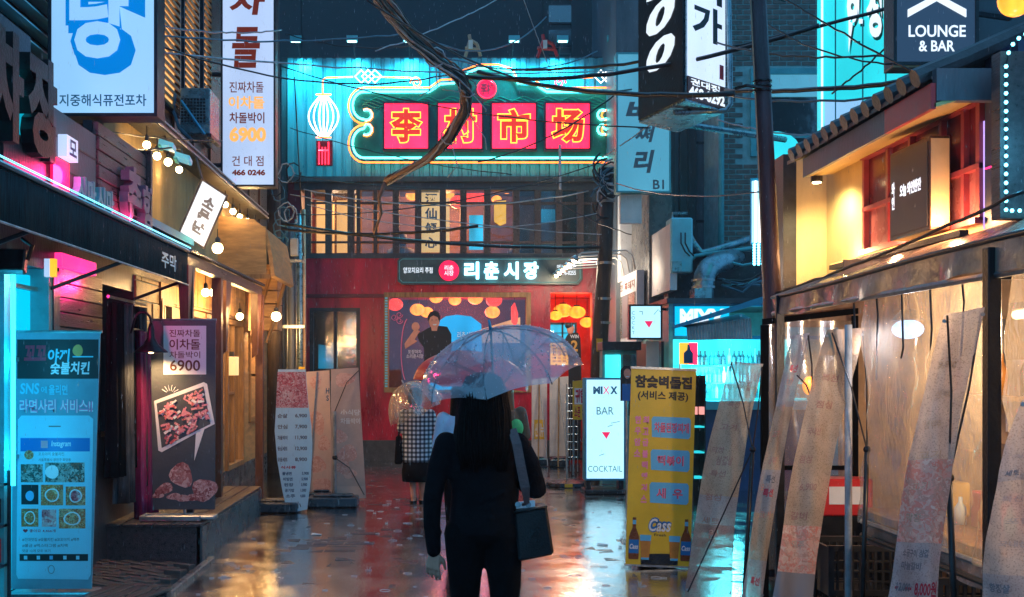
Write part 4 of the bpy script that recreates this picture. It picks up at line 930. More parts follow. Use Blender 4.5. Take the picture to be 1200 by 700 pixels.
# air conditioner unit on the wall
def ac(x0, x1, z0, z1, Y, dep, label, mbody='acbody'):
    t = thing('air_conditioner', label, 'air conditioner', ((x0 + x1) / 2, Y + dep / 2, z0)); f = CF(Y)
    bx('casing', mbody, t, f, x0, x1, z0, z1, 0, -dep, .012); cx_, cz = x0 + (x1 - x0) * .45, (z0 + z1) / 2; r = min(x1 - x0, z1 - z0) * .42
    bx('fan_recess', 'black', t, f, cx_ - r, cx_ + r, cz - r, cz + r, .001, .004)
    b = MB()
    for k in range(9): v = cz - r + r * 2 * k / 8; b.box(f, cx_ - r, cx_ + r, v - .004, v + .004, .004, .018)
    for k in range(9): v = cx_ - r + r * 2 * k / 8; b.box(f, v - .003, v + .003, cz - r, cz + r, .012, .02)
    b.build('grille', mbody, t); bx('bracket', 'dark', t, f, x0 - .05, x0, z0 - .04, z0 - .002, .02, -dep); bx('bracket', 'dark', t, f, x1 - .03, x1 + .02, z0 - .04, z0 - .002, .02, -dep); return t
a_ = ac(ux(211, 12), ux(246, 12), vz(157, 12), vz(103, 12), 12.0, .5, 'grey air conditioner on the left wall above the eaves', 'duct')
MB().tube([P(205, 110, 12), P(203, 130, 12), P(210, 150, 12), P(225, 165, 12)], .02, 6).build('hose', 'cableb', a_); MB().tube([P(212, 118, 11.95), P(240, 158, 11.95)], .018, 5).build('brace', 'bluepaint', a_)

# --- vertical lightbox 6900
t, f, U, Z = panel_sign('price_lightbox', 'tall white hanging lightbox with brown brush letters and 6900', 'sign', 259, 323, -60, 219, 14.0, 'e_box2', 'dark', .2)
tx(t, '차', f, U, Z, 269, -14, 311, 18, 'lb_brown', bold=.035, shear=.1); tx(t, '돌', f, U, Z, 272, 32, 305, 80, 'lb_brown', bold=.03, shear=.1); tx(t, '이', f, U, Z, 272, -58, 305, -24, 'lb_brown', bold=.06)
tx(t, '진짜차돌', f, U, Z, 269, 96, 309, 109, 'lb_brown', bold=.01); tx(t, '이차돌', f, U, Z, 268, 113, 310, 128, 'lb_orange', bold=.03); tx(t, '차돌박이', f, U, Z, 269, 132, 310, 145, 'lb_brown', bold=.02)
tx(t, '6900', f, U, Z, 269, 149, 312, 167, 'lb_orange', bold=.05); tx(t, '건 대 점', f, U, Z, 272, 183, 309, 195, 'lb_brown', bold=.01); tx(t, '466 0246', f, U, Z, 272, 199, 311, 206, 'lb_brown', bold=.05)
for z_ in (4.4, 5.6): MB().tube([(-3.2, 14.1, z_), (-2.92, 14.1, z_)], .03, 8).build('arm', 'dark', t)

# wooden deck step
t = thing('deck_step', 'wet grey wooden deck step in front of the grill house', 'deck', (-2.6, 11, 0))
bx('riser', 'wooddk', t, CF(9.5), -3.0, -2.17, .0, .29, 0, -.04); bx('riser', 'concrete', t, LW(-2.17), 9.5, 12.6, 0, .29, .02, -.03)
for k in range(6): bx('deck_board', 'wooddk', t, W0, -3.0 + k * .142, -2.87 + k * .142, 9.48, 12.6, .292, .32, .004)
bx('core', 'dark', t, W0, -2.99, -2.2, 9.55, 12.58, .01, .285)
# tray of tools on the deck
t = thing('metal_tray', 'shallow steel tray lying on the deck below the meat banner', 'tray', (-2.45, 9.75, .32)); b = MB(); b.box(W0, -2.75, -2.2, 9.62, 9.85, .325, .335); b.frame(W0, -2.75, -2.2, 9.62, 9.85, .02, .335, .37); b.build('tray', 'steel', t, bevel=.004)
b = MB(); b.tube([(-2.7, 9.7, .36), (-2.3, 9.78, .37)], .012, 6); b.build('tool', 'cablew', t)

# black meat banner 6900
t = thing('meat_banner', 'charcoal banner with 6900 and a tray of pink meat, standing on the deck', 'banner stand', (ux(215, 9.7), 9.7, .32)); f = CF(9.7); U = lambda p: ux(p, 9.7); Z = lambda p: vz(p, 9.7)
MB().poly(f, [(U(179.5), Z(597)), (U(177), Z(376)), (U(253), Z(376)), (U(252), Z(597))], 0, .012).build('cloth', 'banblk', t)
MB().tube([f.p(U(176), Z(375), .005), f.p(U(254), Z(375), .005)], .012, 6).build('top_bar', 'steel', t)
MB().box(f, U(178), U(253), .33, .37, .05, -.1).build('base', 'steel', t, bevel=.01); MB().tube([f.p(U(215), .37, -.04), f.p(U(215), Z(378), -.02)], .01, 6).build('pole', 'steel', t)
bx('white_square', 'inkw', t, f, U(192), U(242), Z(439), Z(382), .0125, .014)
tx(t, '진짜차돌', f, U, Z, 199, 386.5, 235, 395, 'inkbr', n=.0155, bold=.01); tx(t, '이차돌', f, U, Z, 199, 397.5, 235, 410, 'inkbr', n=.0155, bold=.015); tx(t, '차돌박이', f, U, Z, 199, 412, 235, 420, 'inkbr', n=.0155, bold=.005); tx(t, '6900', f, U, Z, 199.5, 422, 235, 435, 'inkbr', n=.0155, bold=.015)
tray = [(181, 470), (241, 449), (250, 500), (188, 530)]; ti = [(184, 473), (239, 453), (247, 497), (190, 525)]
MB().poly(f, [(U(a), Z(c)) for a, c in [(181, 470), (239, 448), (243, 450), (252, 497), (240, 503), (228, 540), (230, 508), (190, 530), (186, 528)]], .0125, .0145).build('tray_print', 'inkw', t)
MB().poly(f, [(U(a), Z(c)) for a, c in ti], .0148, .0155).build('tray_inside_print', 'banblk', t)
b = MB(); r = random.Random(5)
for i in range(130):
    s_, q = r.random(), r.random(); px = 188 + s_ * 50 + q * 8; py = 478 - s_ * 22 + q * 44 - q * s_ * 4
    if py < 462 and r.random() < .5: continue
    aa = r.choice((-.5, .7, 1.2, .2)); L_, h_ = r.uniform(.016, .032), r.uniform(.007, .012); q4 = [(-L_, -h_), (L_, -h_), (L_, h_), (-L_, h_)]
    n_ = .016 + i * .00008; b.poly(f, [(U(px) + x * math.cos(aa) - y_ * math.sin(aa), Z(py) + x * math.sin(aa) + y_ * math.cos(aa)) for x, y_ in q4], n_, n_ + .0005, r.choice((0, 1, 1, 0, 2)))
tag(b.build('meat_cube_print', ['meat', 'pinkp', 'inkw'], t), kind='stuff')
b = MB()
for i in range(6): a = math.radians(150 - i * 24); b.tube([f.p(U(200) + .035 * math.cos(a), Z(462) + .03 * math.sin(a) , .014), f.p(U(200) + .085 * math.cos(a), Z(462) + .085 * math.sin(a), .014)], .003, 4)
b.build('spark_lines', 'inkw', t)
def blob(par, f, U, Z, px, py, rx, ry, m, n, rot=0, name='meat_slice_print'):
    pts = []
    for i in range(14): a = 2 * math.pi * i / 14; k = 1 + (.12 if 'slice' in name or 'photo' in name else .03) * math.sin(3 * a + px); x, y_ = rx * k * math.cos(a), ry * k * math.sin(a); pts.append((U(px + x * math.cos(rot) - y_ * math.sin(rot)), Z(py - x * math.sin(rot) - y_ * math.cos(rot))))
    return MB().poly(f, pts, n, n + .001).build(name, m, par)
for px, py, rx, ry, ro in ((213, 557, 13, 15, .5), (193, 573, 11, 6, .4), (240, 574, 15, 13, .2), (205, 582, 9, 4, 0), (216, 584, 9, 4, 0), (228, 583, 9, 4, 0), (186, 580, 7, 4, .2)): blob(t, f, U, Z, px, py, rx, ry, 'meatdk', .0128 + px * 1e-6, ro)

# curved gooseneck lamp
t = thing('gooseneck_lamp', 'black gooseneck lamp with a bell shade left of the meat banner', 'wall lamp', (-2.95, 9.5, 2.0)); Yb = 9.5; c = P(177, 404, Yb)
MB().lathe(c + V((0, 0, -.06)), (0, 0, 1), [(.15, -.01), (.145, 0), (.07, .06), (.035, .12), (.03, .2), (.015, .25)], 16).build('shade', 'black', t, smooth=True)
MB().tube([c + V((0, 0, .18))] + [c + V((-.075 + .075 * math.cos(a), 0, .2 + .09 * math.sin(a))) for a in [i * .35 for i in range(9)]] + [c + V((-.18, 0, .1))], .011, 6).build('gooseneck', 'black', t, smooth=True)
MB().ball(c + V((0, 0, -.045)), .035, 8, 6).build('bulb', 'bulb', t, smooth=True); lamp('gooseneck_glow', 'SPOT', c + V((0, 0, -.07)), 38, (1, .6, .25), .05, spot=2.6, aim=c + V((.1, .1, -2)), parent=t)

# SNS banner at the left edge
t = thing('phone_banner', 'blue lit standing banner printed with a big smartphone and food photos', 'banner stand', (ux(65, 7.7), 7.7, 0)); PYb = 7.7; f = CF(PYb); U = lambda p: ux(p, PYb); Z = lambda p: vz(p, PYb)
MB().poly(f, [(U(14), Z(690)), (U(17), Z(390)), (U(118), Z(390)), (U(108), Z(690))], 0, .012).build('cloth', 'phonebg', t)
MB().tube([f.p(U(15), Z(389), .005), f.p(U(120), Z(389), .005)], .012, 6).build('top_bar', 'steel', t); MB().box(f, U(12), U(112), .03, .09, .06, -.16).build('base', 'steel', t, bevel=.01)
MB().tube([f.p(U(64), .09, -.05), f.p(U(66), Z(392), -.02)], .011, 6).build('pole', 'steel', t)
bx('heading_panel', 'inkk', t, f, U(21), U(116), Z(444), Z(398), .0125, .0135)
n_ = .015
tx(t, '꼬꼬', f, U, Z, 29, 405, 55, 423, 'inkr', n=n_, bold=.05, shear=.1); tx(t, '야끼', f, U, Z, 57, 409, 83, 425, 'inkc', n=n_, bold=.03, shear=.1); tx(t, '숯불치킨', f, U, Z, 60, 424, 106, 439, 'inkw', n=n_, bold=.03, shear=.1)
blob(t, f, U, Z, 92, 411, 6, 7, 'inky', n_, 0, 'chick_print'); bx('chick_dish_print', 'inkc', t, f, U(86), U(110), Z(419), Z(417.5), n_, n_ + .001)
tx(t, 'SNS', f, U, Z, 24.5, 449, 47, 462, 'inkc', n=n_, bold=.03, shear=.1); tx(t, '에', f, U, Z, 49, 453, 56, 461, 'inkc', n=n_); tx(t, '올리면', f, U, Z, 58, 451, 80, 463, 'inkc', n=n_, bold=.03)
tx(t, '라면사리 서비스!!', f, U, Z, 24, 468, 110, 484, 'inkp', n=n_, bold=.055); tx(t, '라면사리 서비스!!', f, U, Z, 24, 468, 110, 484, 'inkw', n=n_ + .001, bold=.0)
pts = [(22, 678), (20, 673), (22, 492), (26, 487), (105, 487), (110, 491), (107, 673), (104, 679)]
MB().poly(f, [(U(a), Z(c)) for a, c in pts], .0125, .0145).build('phone_print', 'phone', t)
pts2 = [(24, 657), (25, 513), (106.5, 513), (104, 657)]
MB().poly(f, [(U(a), Z(c)) for a, c in pts2], .0148, .0155).build('screen_print', 'skyp', t)
MB().poly(f, [(U(a), Z(c)) for a, c in [(24, 649), (25, 529), (106.5, 529), (104, 649)]], .0158, .0162).build('page_print', 'phone', t)
bx('bar_print', 'inkk', t, f, U(24), U(104), Z(657), Z(649), .0158, .0165); bx('header_print', 'inkb', t, f, U(25), U(106), Z(529), Z(513.5), .0158, .0165)
tx(t, 'Instagram', f, U, Z, 61, 516.5, 84, 525, 'inkw', n=.0168, bold=.01, shear=.2); bx('camera_icon', 'pinkp', t, f, U(49), U(57), Z(525), Z(516.5), .0167, .0172)
bx('speaker_slot_print', 'inkg', t, f, U(58), U(72), Z(500.5), Z(499), .0148, .0155)
MB().tube([f.p(U(61) + .022 * math.cos(a * .5236 * 1), Z(667) + .03 * math.sin(a * .5236), .015) for a in range(12)], .0022, 4, closed=True).build('home_button_print', 'inkg', t)
blob(t, f, U, Z, 35, 533, 5.5, 5.5, 'food', .0164, 0, 'avatar_print'); tx(t, '꼬꼬야끼 숯불치킨', f, U, Z, 46, 530, 76, 534, 'inkg', n=.0166); tx(t, '서울특별시 광진구 화양동', f, U, Z, 46, 537, 84, 540.5, 'inkg', n=.0166)
for i, (a0, a1, b0, b1, m) in enumerate(((25.5, 51, 544, 565, 'foodg'), (54, 100, 542, 565, 'foodg'), (26, 46, 568, 591, 'inkk'), (49, 75, 568, 592, 'food'), (78, 101, 570, 592, 'food'), (26, 46, 596, 617, 'food'), (50, 67, 597, 617, 'meat'), (70, 101, 596, 619, 'food'))):
    pf = bx('photo_print', m, t, f, U(a0), U(a1), Z(b1), Z(b0), .0164, .017)
    if m == 'food': blob(t, f, U, Z, (a0 + a1) / 2, (b0 + b1) / 2, (a1 - a0) * .33, 8, 'inkw', .0172, 0, 'plate_print'); blob(t, f, U, Z, (a0 + a1) / 2, (b0 + b1) / 2, (a1 - a0) * .26, 6.5, 'food' if i % 2 else 'meat', .0186, 0, 'dish_print')
blob(t, f, U, Z, 36, 581, 5, 6, 'skyp', .0172, 0, 'chick_logo_print')
blob(t, f, U, Z, 62, 553, 8, 8, 'inkw', .0172, .3, 'glove_print')
tx(t, '♥ 좋아요 4,466개', f, U, Z, 28, 620, 66, 624, 'inkr', n=.0166)
tx(t, '#건대맛집 #숯불치킨 #꼬꼬야끼 #맥주', f, U, Z, 27, 630, 94, 634, 'inkg', n=.0166); tx(t, '#불금 #먹스타그램 #치맥', f, U, Z, 27, 637, 80, 641, 'inkg', n=.0166); tx(t, '댓글 12개 모두 보기', f, U, Z, 27, 643.5, 60, 647, 'inkg', n=.0166)
for px in (31, 46, 61, 77, 92): bx('icon_print', 'phone' if px != 61 else 'skyp', t, f, U(px) - .012, U(px) + .012, Z(655.3), Z(651), .0167, .017)

# cyan banner at the very edge, and base pieces
t = thing('cyan_edge_banner', 'cyan lit banner with red dish photos cut by the left edge', 'banner stand', (ux(-10, 7.35), 7.35, 0)); f = CF(7.35); U = lambda p: ux(p, 7.35); Z = lambda p: vz(p, 7.35)
bx('cloth', 'phone', t, f, U(-60), U(11), Z(590), Z(320), 0, .012); tx(t, '메뉴', f, U, Z, -30, 340, 6, 370, 'inkn', n=.014, bold=.03)
blob(t, f, U, Z, -4, 455, 11, 10, 'foodg', .0125, 0, 'dish_print'); blob(t, f, U, Z, -3, 498, 10, 12, 'food', .0125, 0, 'dish_print'); tx(t, '고래밥', f, U, Z, -14, 540, 9, 552, 'inkr', n=.014, bold=.03); tx(t, '15,000', f, U, Z, -14, 562, 9, 574, 'inkn', n=.014, bold=.03)
MB().tube([f.p(U(-25), .05, -.03), f.p(U(-25), Z(320), -.03)], .012, 6).build('pole', 'steel', t); bx('base', 'baseblk', t, f, U(-60), U(8), 0.03, .1, .1, -.15, .02)
t = thing('red_goods_rack', 'low dark rack with red goods behind the cyan edge banner', 'rack', (-2.95, 7.0, 0)); b = MB()
for z_ in (.35, .62, .9): bx('shelf', 'dark', t, W0, -3.25, -2.98, 6.5, 7.3, z_, z_ + .02)
for q in range(10): bx('goods', 'redf' if q % 3 else 'inkk', t, W0, -3.1, -3.0, 6.52 + (q % 5) * .155, 6.63 + (q % 5) * .155, .375 + .27 * (q // 5), .55 + .27 * (q // 5), .01)
for y_ in (6.5, 7.28): bx('upright', 'dark', t, W0, -2.98, -2.96, y_, y_ + .02, .03, 1.0)
# drain grille step by the banner
t = thing('wooden_pallet', 'wet slatted pallet on the verge below the phone banner', 'pallet', (-2.35, 7.9, 0))
for k in range(5): bx('slat', 'wooddk', t, F((-2.1, 7.3, .07), (.25, 1, 0), (-1, .25, 0)), 0, .55, .03 + k * .1, .11 + k * .1, 0, .022, .004)
for k in (0.05, .45): bx('bearer', 'wooddk', t, F((-2.1, 7.3, .07), (.25, 1, 0), (-1, .25, 0)), k, k + .06, .02, .52, -.055, -.002)

# ================================================================== LEFT FAR: pipes and standing banners
t = thing('conduit_pipes', 'bundle of grey conduits and a downpipe running up beside the red building', 'pipes', (-2.75, 18, 0))
for i, (px, r, m) in enumerate(((331, .05, 'greydk'), (336, .035, 'steel'), (341, .06, 'grey'), (346.5, .03, 'steel'), (351, .045, 'duct'), (355.5, .03, 'tan'))):
    x = ux(px, 18); MB().tube([V((x, 18 + .06 * (i % 2), 0)), V((x + .01, 18 + .06 * (i % 2), 2.2)), V((x, 18 + .06 * (i % 2), vz(275 - i * 6, 18)))], r, 8).build('pipe', m, t, smooth=True)
for z in (1.2, 2.4, 3.5): bx('clamp', 'steel', t, CF(17.9), ux(329, 17.9), ux(357, 17.9), z, z + .05, 0, .02)
bx('meter_box', 'acbody', t, CF(17.85), ux(340, 17.85), ux(349, 17.85), vz(300, 17.85), vz(279, 17.85), 0, -.1, .01)
bx('yellow_sticker', 'yellowp', t, CF(17.84), ux(350, 17.84), ux(357, 17.84), vz(440, 17.84), vz(430, 17.84), 0, -.03)
tp = thing('timber_pole', 'dark service pole with tangled cables left of the red building', 'utility pole', (-3.1, 17.6, 0))
MB().tube([V((ux(322, 17.6), 17.6, 0)), V((ux(320, 17.6), 17.6, 8))], [.13, .10], 10).build('pole', 'polew', tp, smooth=True)
r = random.Random(4)
for k in range(9):
    z = vz(r.uniform(195, 300), 17.5); x = ux(r.uniform(322, 345), 17.5); b = MB(); b.tube([V((x + .12 * math.cos(a) * r.uniform(.7, 1.3), 17.4, z + .16 * math.sin(a))) for a in [i * .7 for i in range(10)]], .012, 4); b.build('cable_loop', r.choice(('cablek', 'cableb', 'cablew')), tp)
MB().tube([V((ux(319, 17.5), 17.45, vz(380, 17.5))), V((ux(317, 17.5), 17.4, vz(330, 17.5)))], .03, 6).build('box_conduit', 'steel', tp)
def stand_base(t, x0, x1, Y, m='baseblk', h=.13):
    b = MB().box(CF(Y), x0, x1, .012, h, .18, -.18); b.box(CF(Y), x0 + .06, x1 - .06, h, h + .03, .1, -.1); return b.build('base', m, t, bevel=.02)
# curved price list banner (leaf shaped)
YB = 12.6; t = thing('price_list_banner', 'leaf shaped blue white price list banner with pink meat photo at top', 'banner stand', (ux(345, YB), YB, 0)); f = CF(YB); U = lambda p: ux(p, YB); Z = lambda p: vz(p, YB)
def ycurve(z): return 0
outl = [(326, 433), (324, 470), (322, 505), (325, 540), (331, 575), (337, 602), (360, 597), (364, 565), (366, 530), (365, 500), (361, 470), (358, 433)]
MB().poly(f, [(U(a), Z(c)) for a, c in reversed(outl)], 0, .012).build('cloth', 'paleprint' if 'paleprint' in M else 'whitep', t)
MB().poly(f, [(U(a), Z(c)) for a, c in [(323.5, 478), (325.5, 436), (358, 436), (361.5, 478)]], .0125, .014).build('meat_photo_print', 'meat', t)
rows = (('순살', '6,900'), ('안심', '7,900'), ('차돌박이', '11,900'), ('등심세트', '12,900'), ('모둠세트', '8,900'))
for i, (a, c) in enumerate(rows): y_ = 485 + i * 12.8; tx(t, a, f, U, Z, 325.5, y_, 337, y_ + 5, 'inkg', n=.0135, bold=.03); tx(t, c, f, U, Z, 346, y_, 360, y_ + 5, 'inkg', n=.0135, bold=.03)
tx(t, '식사류', f, U, Z, 329, 546, 347, 549.5, 'inkr', n=.0135, bold=.03)
for i, (a, c) in enumerate((('물냉면', '5,900'), ('비빔면', '5,900'), ('된장', '3,900'), ('공기밥', '1,000'), ('소주', '4,000'))): y_ = 553 + i * 6.6; tx(t, a, f, U, Z, 331 + i, y_, 342 + i, y_ + 4, 'inkn', n=.0135, bold=.03); tx(t, c, f, U, Z, 354 - i * .5, y_, 362 - i, y_ + 4, 'inkn', n=.0135, bold=.03)
tx(t, '小', f, U, Z, 346, 588, 353, 596, 'inkk', n=.0135)
stand_base(t, U(300), U(349), YB + .1); MB().tube([f.p(U(340), .1, -.08), f.p(U(342), Z(440), -.05)], .014, 6).build('pole', 'steel', t)
# two meat banners seen from the back
def flat_banner(nm, label, x0, x1, y0, y1, Y, mtop, base, slant=(0, 0), m='tanprint'):
    t = thing(nm, label, 'banner stand', (ux((x0 + x1) / 2, Y), Y, 0)); f = CF(Y); U = lambda p: ux(p, Y); Z = lambda p: vz(p, Y)
    MB().poly(f, [(U(x0), Z(y1)), (U(x0 - slant[0]), Z(y0 + 2)), (U(x1 - slant[1]), Z(y0)), (U(x1), Z(y1))], 0, .01).build('cloth', m, t)
    return t, f, U, Z
M['tanprint'] = mat('translucent_banner_back', (.62, .44, .36), .45, 0, .12, 3, .2, 30); M['tanprint2'] = mat('brown_banner_back', (.50, .36, .30), .45, 0, .15, 3, .2, 30)
M['faintmeat'] = cells('faded_meat_print', [(.58, .28, .22), (.66, .38, .30), (.72, .48, .40), (.52, .22, .18)], 20)
t, f, U, Z = flat_banner('meat_photo_banner', 'pale tan banner back with faded meat photos behind the price list', 358, 390, 434, 585, 13.7, '', True, (-0, 4))
for px, py, rx, ry, ro in ((370, 448, 7, 9, 0), (371, 495, 9, 15, .4), (380, 520, 7, 9, 0), (372, 545, 10, 10, -.4), (378, 570, 10, 11, .5)): blob(t, f, U, Z, px, py, rx, ry, 'faintmeat', .0105 + px * 1e-6, ro, 'faded_photo_print')
tx(t, 'H\nS', f, U, Z, 382, 455, 386, 470, 'inkn', n=.012, bold=.03)
MB().tube([f.p(U(362), .1, .02), f.p(U(372), Z(436), .02)], .01, 5).build('pole', 'steel', t); stand_base(t, U(362), U(392), 13.75)
t, f, U, Z = flat_banner('brown_meat_banner', 'brownish meat banner back with a pole, rods and black base, nearest the red wall', 388, 429, 431, 584, 13.4, '', True, (0, 9), 'tanprint2')
for px, py, rx, ry, ro in ((404, 445, 12, 8, .2), (407, 532, 12, 10, .5), (398, 512, 9, 8, 0), (410, 555, 8, 6, 0), (402, 548, 8, 8, .3)): blob(t, f, U, Z, px, py, rx, ry, 'faintmeat', .0105 + px * 1e-6, ro, 'faded_photo_print')
for y_, s in ((480, '小식당'), (490, '차돌박이')): tx(t, s, f, U, Z, 399, y_, 422, y_ + 7, 'offw', n=.012, bold=.03)
bx('dark_strip_print', 'tanprint', t, f, U(389), U(428), Z(584), Z(570), .0102, .0115)
c = f.p(U(392.5), Z(482), .06)
MB().tube([f.p(U(393), .14, .06), c], .022, 8).build('pole', 'steel', t); 
for a, q in (((421, 434), 1), ((427, 580), 1), ((390, 583), 1)): MB().tube([f.p(U(393), Z(482 if a[1] < 500 else 536), .06), f.p(U((a[0] + 393) / 2), Z((a[1] + (482 if a[1] < 500 else 536)) / 2 - 10), .05), f.p(U(a[0]), Z(a[1]), .015)], .006, 5).build('rod', 'cablek', t)
MB().ball(f.p(U(393), Z(536), .06), .035, 8, 6).build('joint', 'black', t); stand_base(t, U(364), U(421), 13.2)

# ================================================================== RIGHT FAR
# banners and racks in front of the entrance
for nm, lb, x0, x1, y0, y1, Y, m, s in (('cream_banner', 'narrow cream banner with yellow print left of the entrance', 623, 641, 443, 537, 19.0, 'offw', '신메뉴'), ('cream_banner', 'wide blank cream banner with tent poles before the entrance', 644, 666, 441, 535, 18.8, 'offw', '')):
    t, f, U, Z = flat_banner(nm, lb, x0, x1, y0, y1, Y, '', True, (0, 0), m)
    if s: bx('yellow_print', 'yellowp', t, f, U(626), U(638), Z(515), Z(492), .0105, .012); tx(t, s, f, U, Z, 627, 496, 637, 512, 'inkw', n=.013, bold=.03)
    xx = (x0 + x1) / 2; MB().tube([f.p(U(xx - 3), 0.02, .3), f.p(U(xx), Z(y0), .02)], .014, 6).build('pole', 'wood', t); MB().tube([f.p(U(xx + 8), 0.02, .3), f.p(U(xx), Z(y0 + 6), .02)], .008, 6).build('rod', 'cablew', t); stand_base(t, U(x0), U(x1), Y + .05)
t, f, U, Z = flat_banner('yellow_food_sign', 'yellow and white sign with red Korean letters beside the martini lightbox', 671, 687, 445, 492, 17.0, '', True, (0, 0), 'yellowp')
bx('white_print', 'inkw', t, f, U(673), U(686), Z(474), Z(455), .0105, .012); tx(t, '귀한', f, U, Z, 674, 456, 686, 473, 'inkr', n=.013, bold=.05); tx(t, '소문', f, U, Z, 673, 477, 680, 489, 'inkr', n=.013, bold=.03); tx(t, '8', f, U, Z, 682, 478, 686, 489, 'inkk', n=.013, bold=.03)
for px in (672, 686): MB().tube([f.p(U(px), 0.02, -.02), f.p(U(px), Z(446), -.02)], .012, 6).build('leg', 'steel', t)
t = thing('wire_rack', 'thin wire display rack between the cream banner and the yellow sign', 'rack', (ux(669, 17.6), 17.6, 0)); f = CF(17.6); U = lambda p: ux(p, 17.6); Z = lambda p: vz(p, 17.6)
for px in (664, 668.5, 673, 677): MB().tube([f.p(U(px), .02), f.p(U(px), Z(450))], .007, 5).build('wire', 'steel', t)
for py in range(455, 545, 9): MB().tube([f.p(U(664), Z(py)), f.p(U(677), Z(py))], .006, 4).build('cross_wire', 'steel', t)
for lb, px, Y, wdt in (('round black banner base with a pole in front of the wide cream banner', 664, 15.6, .3), ):
    t = thing('pole_base', lb, 'stand', (ux(px, Y), Y, 0)); c = V((ux(px, Y), Y, 0)); MB().lathe(c + V((0, 0, .01)), (0, 0, 1), [(wdt, 0), (wdt, .05), (.1, .09)], 18).build('base', 'baseblk', t); MB().tube([c, c + V((0, 0, 1.35))], .014, 6).build('pole', 'steel', t)
    bx('yellow_sticker', 'yellowp', t, CF(Y - .31), ux(px - 5, Y), ux(px + 4, Y), .012, .06, 0, .01)

# restaurant sign board with goosenecks on the right wall
wb = thing('lamp_lit_signboard', 'white side signboard with photo panels under a row of gooseneck lamps', 'sign', (3.1, 17.8, 2.2)); f = RW(3.05)
Ya, Yb_ = wy(713, 3.05), wy(746, 3.05)
bx('board', 'white', wb, f, -Ya, -Yb_, 2.15, 3.28, 0, -.12)
for i in range(4):
    u0 = -Ya + .25 + i * (Ya - Yb_ - .3) / 4; bx('photo_panel', 'foodg' if i % 2 else 'inkg', wb, f, u0, u0 + (Ya - Yb_) / 4 - .12, 2.25, 2.95, .002, .012)
text(wb, '이베리코 흑돼지', f, -Ya + .3, -Yb_ - .15, 3.02, 3.16, .004, 'inkbr', .02)
for i in range(6):
    y_ = Ya - .1 - i * (Ya - Yb_ - .1) / 5.2; lp = MB().tube([V((3.05, y_, 3.3)), V((3.0, y_, 3.52)), V((2.9, y_, 3.6)), V((2.2, y_, 3.56)), V((2.1, y_, 3.50))], .014, 6).build('gooseneck', 'offw', wb, smooth=True)
    MB().lathe(V((2.08, y_, 3.44)), (.35, 0, .9), [(.09, 0), (.05, .06), (.02, .09)], 10).build('lamp_shade', 'steel', lp, smooth=True); MB().ball((2.075, y_, 3.435), .035, 8, 6).build('lamp_glow', 'bulb', lp, smooth=True)
lamp('bar_glow', 'POINT', P(850, 440, 15.2), 50, (.1, .85, 1), .2, parent=wb)
lamp('sign_lamp', 'POINT', (2.25, 17.9, 3.35), 45, (1, .8, .6), .1, parent=wb)
bx('support_wall', 'concrete', wb, f, -Ya - .5, -Yb_ + .3, 0, 4.6, -.14, -.5)
for yy in (16.3,): bx('shop_front', 'greydk', wb, f, -Ya, -15.2, .0, 2.1, -.05, -.13)
t = thing('teal_kiosk', 'teal glass kiosk with a dark canopy below the photo signboard', 'kiosk', (2.9, 16.5, 0)); f = CF(16.3)
bx('canopy', 'dark', t, f, ux(703, 16.3), ux(748, 16.3), vz(411, 16.3), vz(401, 16.3), .25, -.3, .01); bx('body', 'tealfr', t, f, ux(706, 16.3), ux(746, 16.3), 0, vz(411, 16.3), 0, -.3)
bx('lit_glass', 'e_bar', t, f, ux(709, 16.3), ux(727, 16.3), 1.0, vz(416, 16.3), .004, .02); bx('dark_glass', 'glassdk', t, f, ux(730, 16.3), ux(744, 16.3), 1.0, vz(416, 16.3), .004, .02)

# utility pole
t = thing('utility_pole', 'dark leaning utility pole in front of the market entrance', 'utility pole', (ux(702, 17), 17, 0)); Yq = 17.0
MB().tube([P(699, 559, Yq) * 1, P(703, 400, Yq), P(709, 300, Yq), P(713, 200, Yq)], [.145, .13, .115, .10], 12).build('pole', 'polew', t, smooth=True)
for py in (238, 310, 352, 380): p = P(709 - (py - 300) * .04, py, Yq); MB().lathe(p, (0, 0, 1), [(.13, 0), (.13, .04)], 12).build('band', 'steel', t)
bx('yellow_plate', 'yellowp', t, CF(16.86), ux(699, 16.86), ux(706, 16.86), vz(412, 16.86), vz(397, 16.86), 0, .012)
r = random.Random(8)
for k in range(16):
    y0 = r.uniform(185, 240); b = MB(); p0 = P(709 + r.uniform(-9, 9), y0, Yq - .2); pts = [p0 + V((.13 * math.cos(i * .8 + k), 0, -.05 * i + .09 * math.sin(i * .8 + k))) for i in range(8)]; b.tube(pts, .014, 4); b.build('cable_loop', ('cablek', 'cablew', 'cableb', 'cablek')[k % 4], t)
bx('junction_box', 'black', t, CF(16.8), ux(702, 16.8), ux(717, 16.8), vz(222, 16.8), vz(196, 16.8), .0, -.12, .01)
MB().tube([P(656, 170, 16.9), P(656.5, 222, 16.9)], .02, 6).build('drop_tube', 'offw', t)

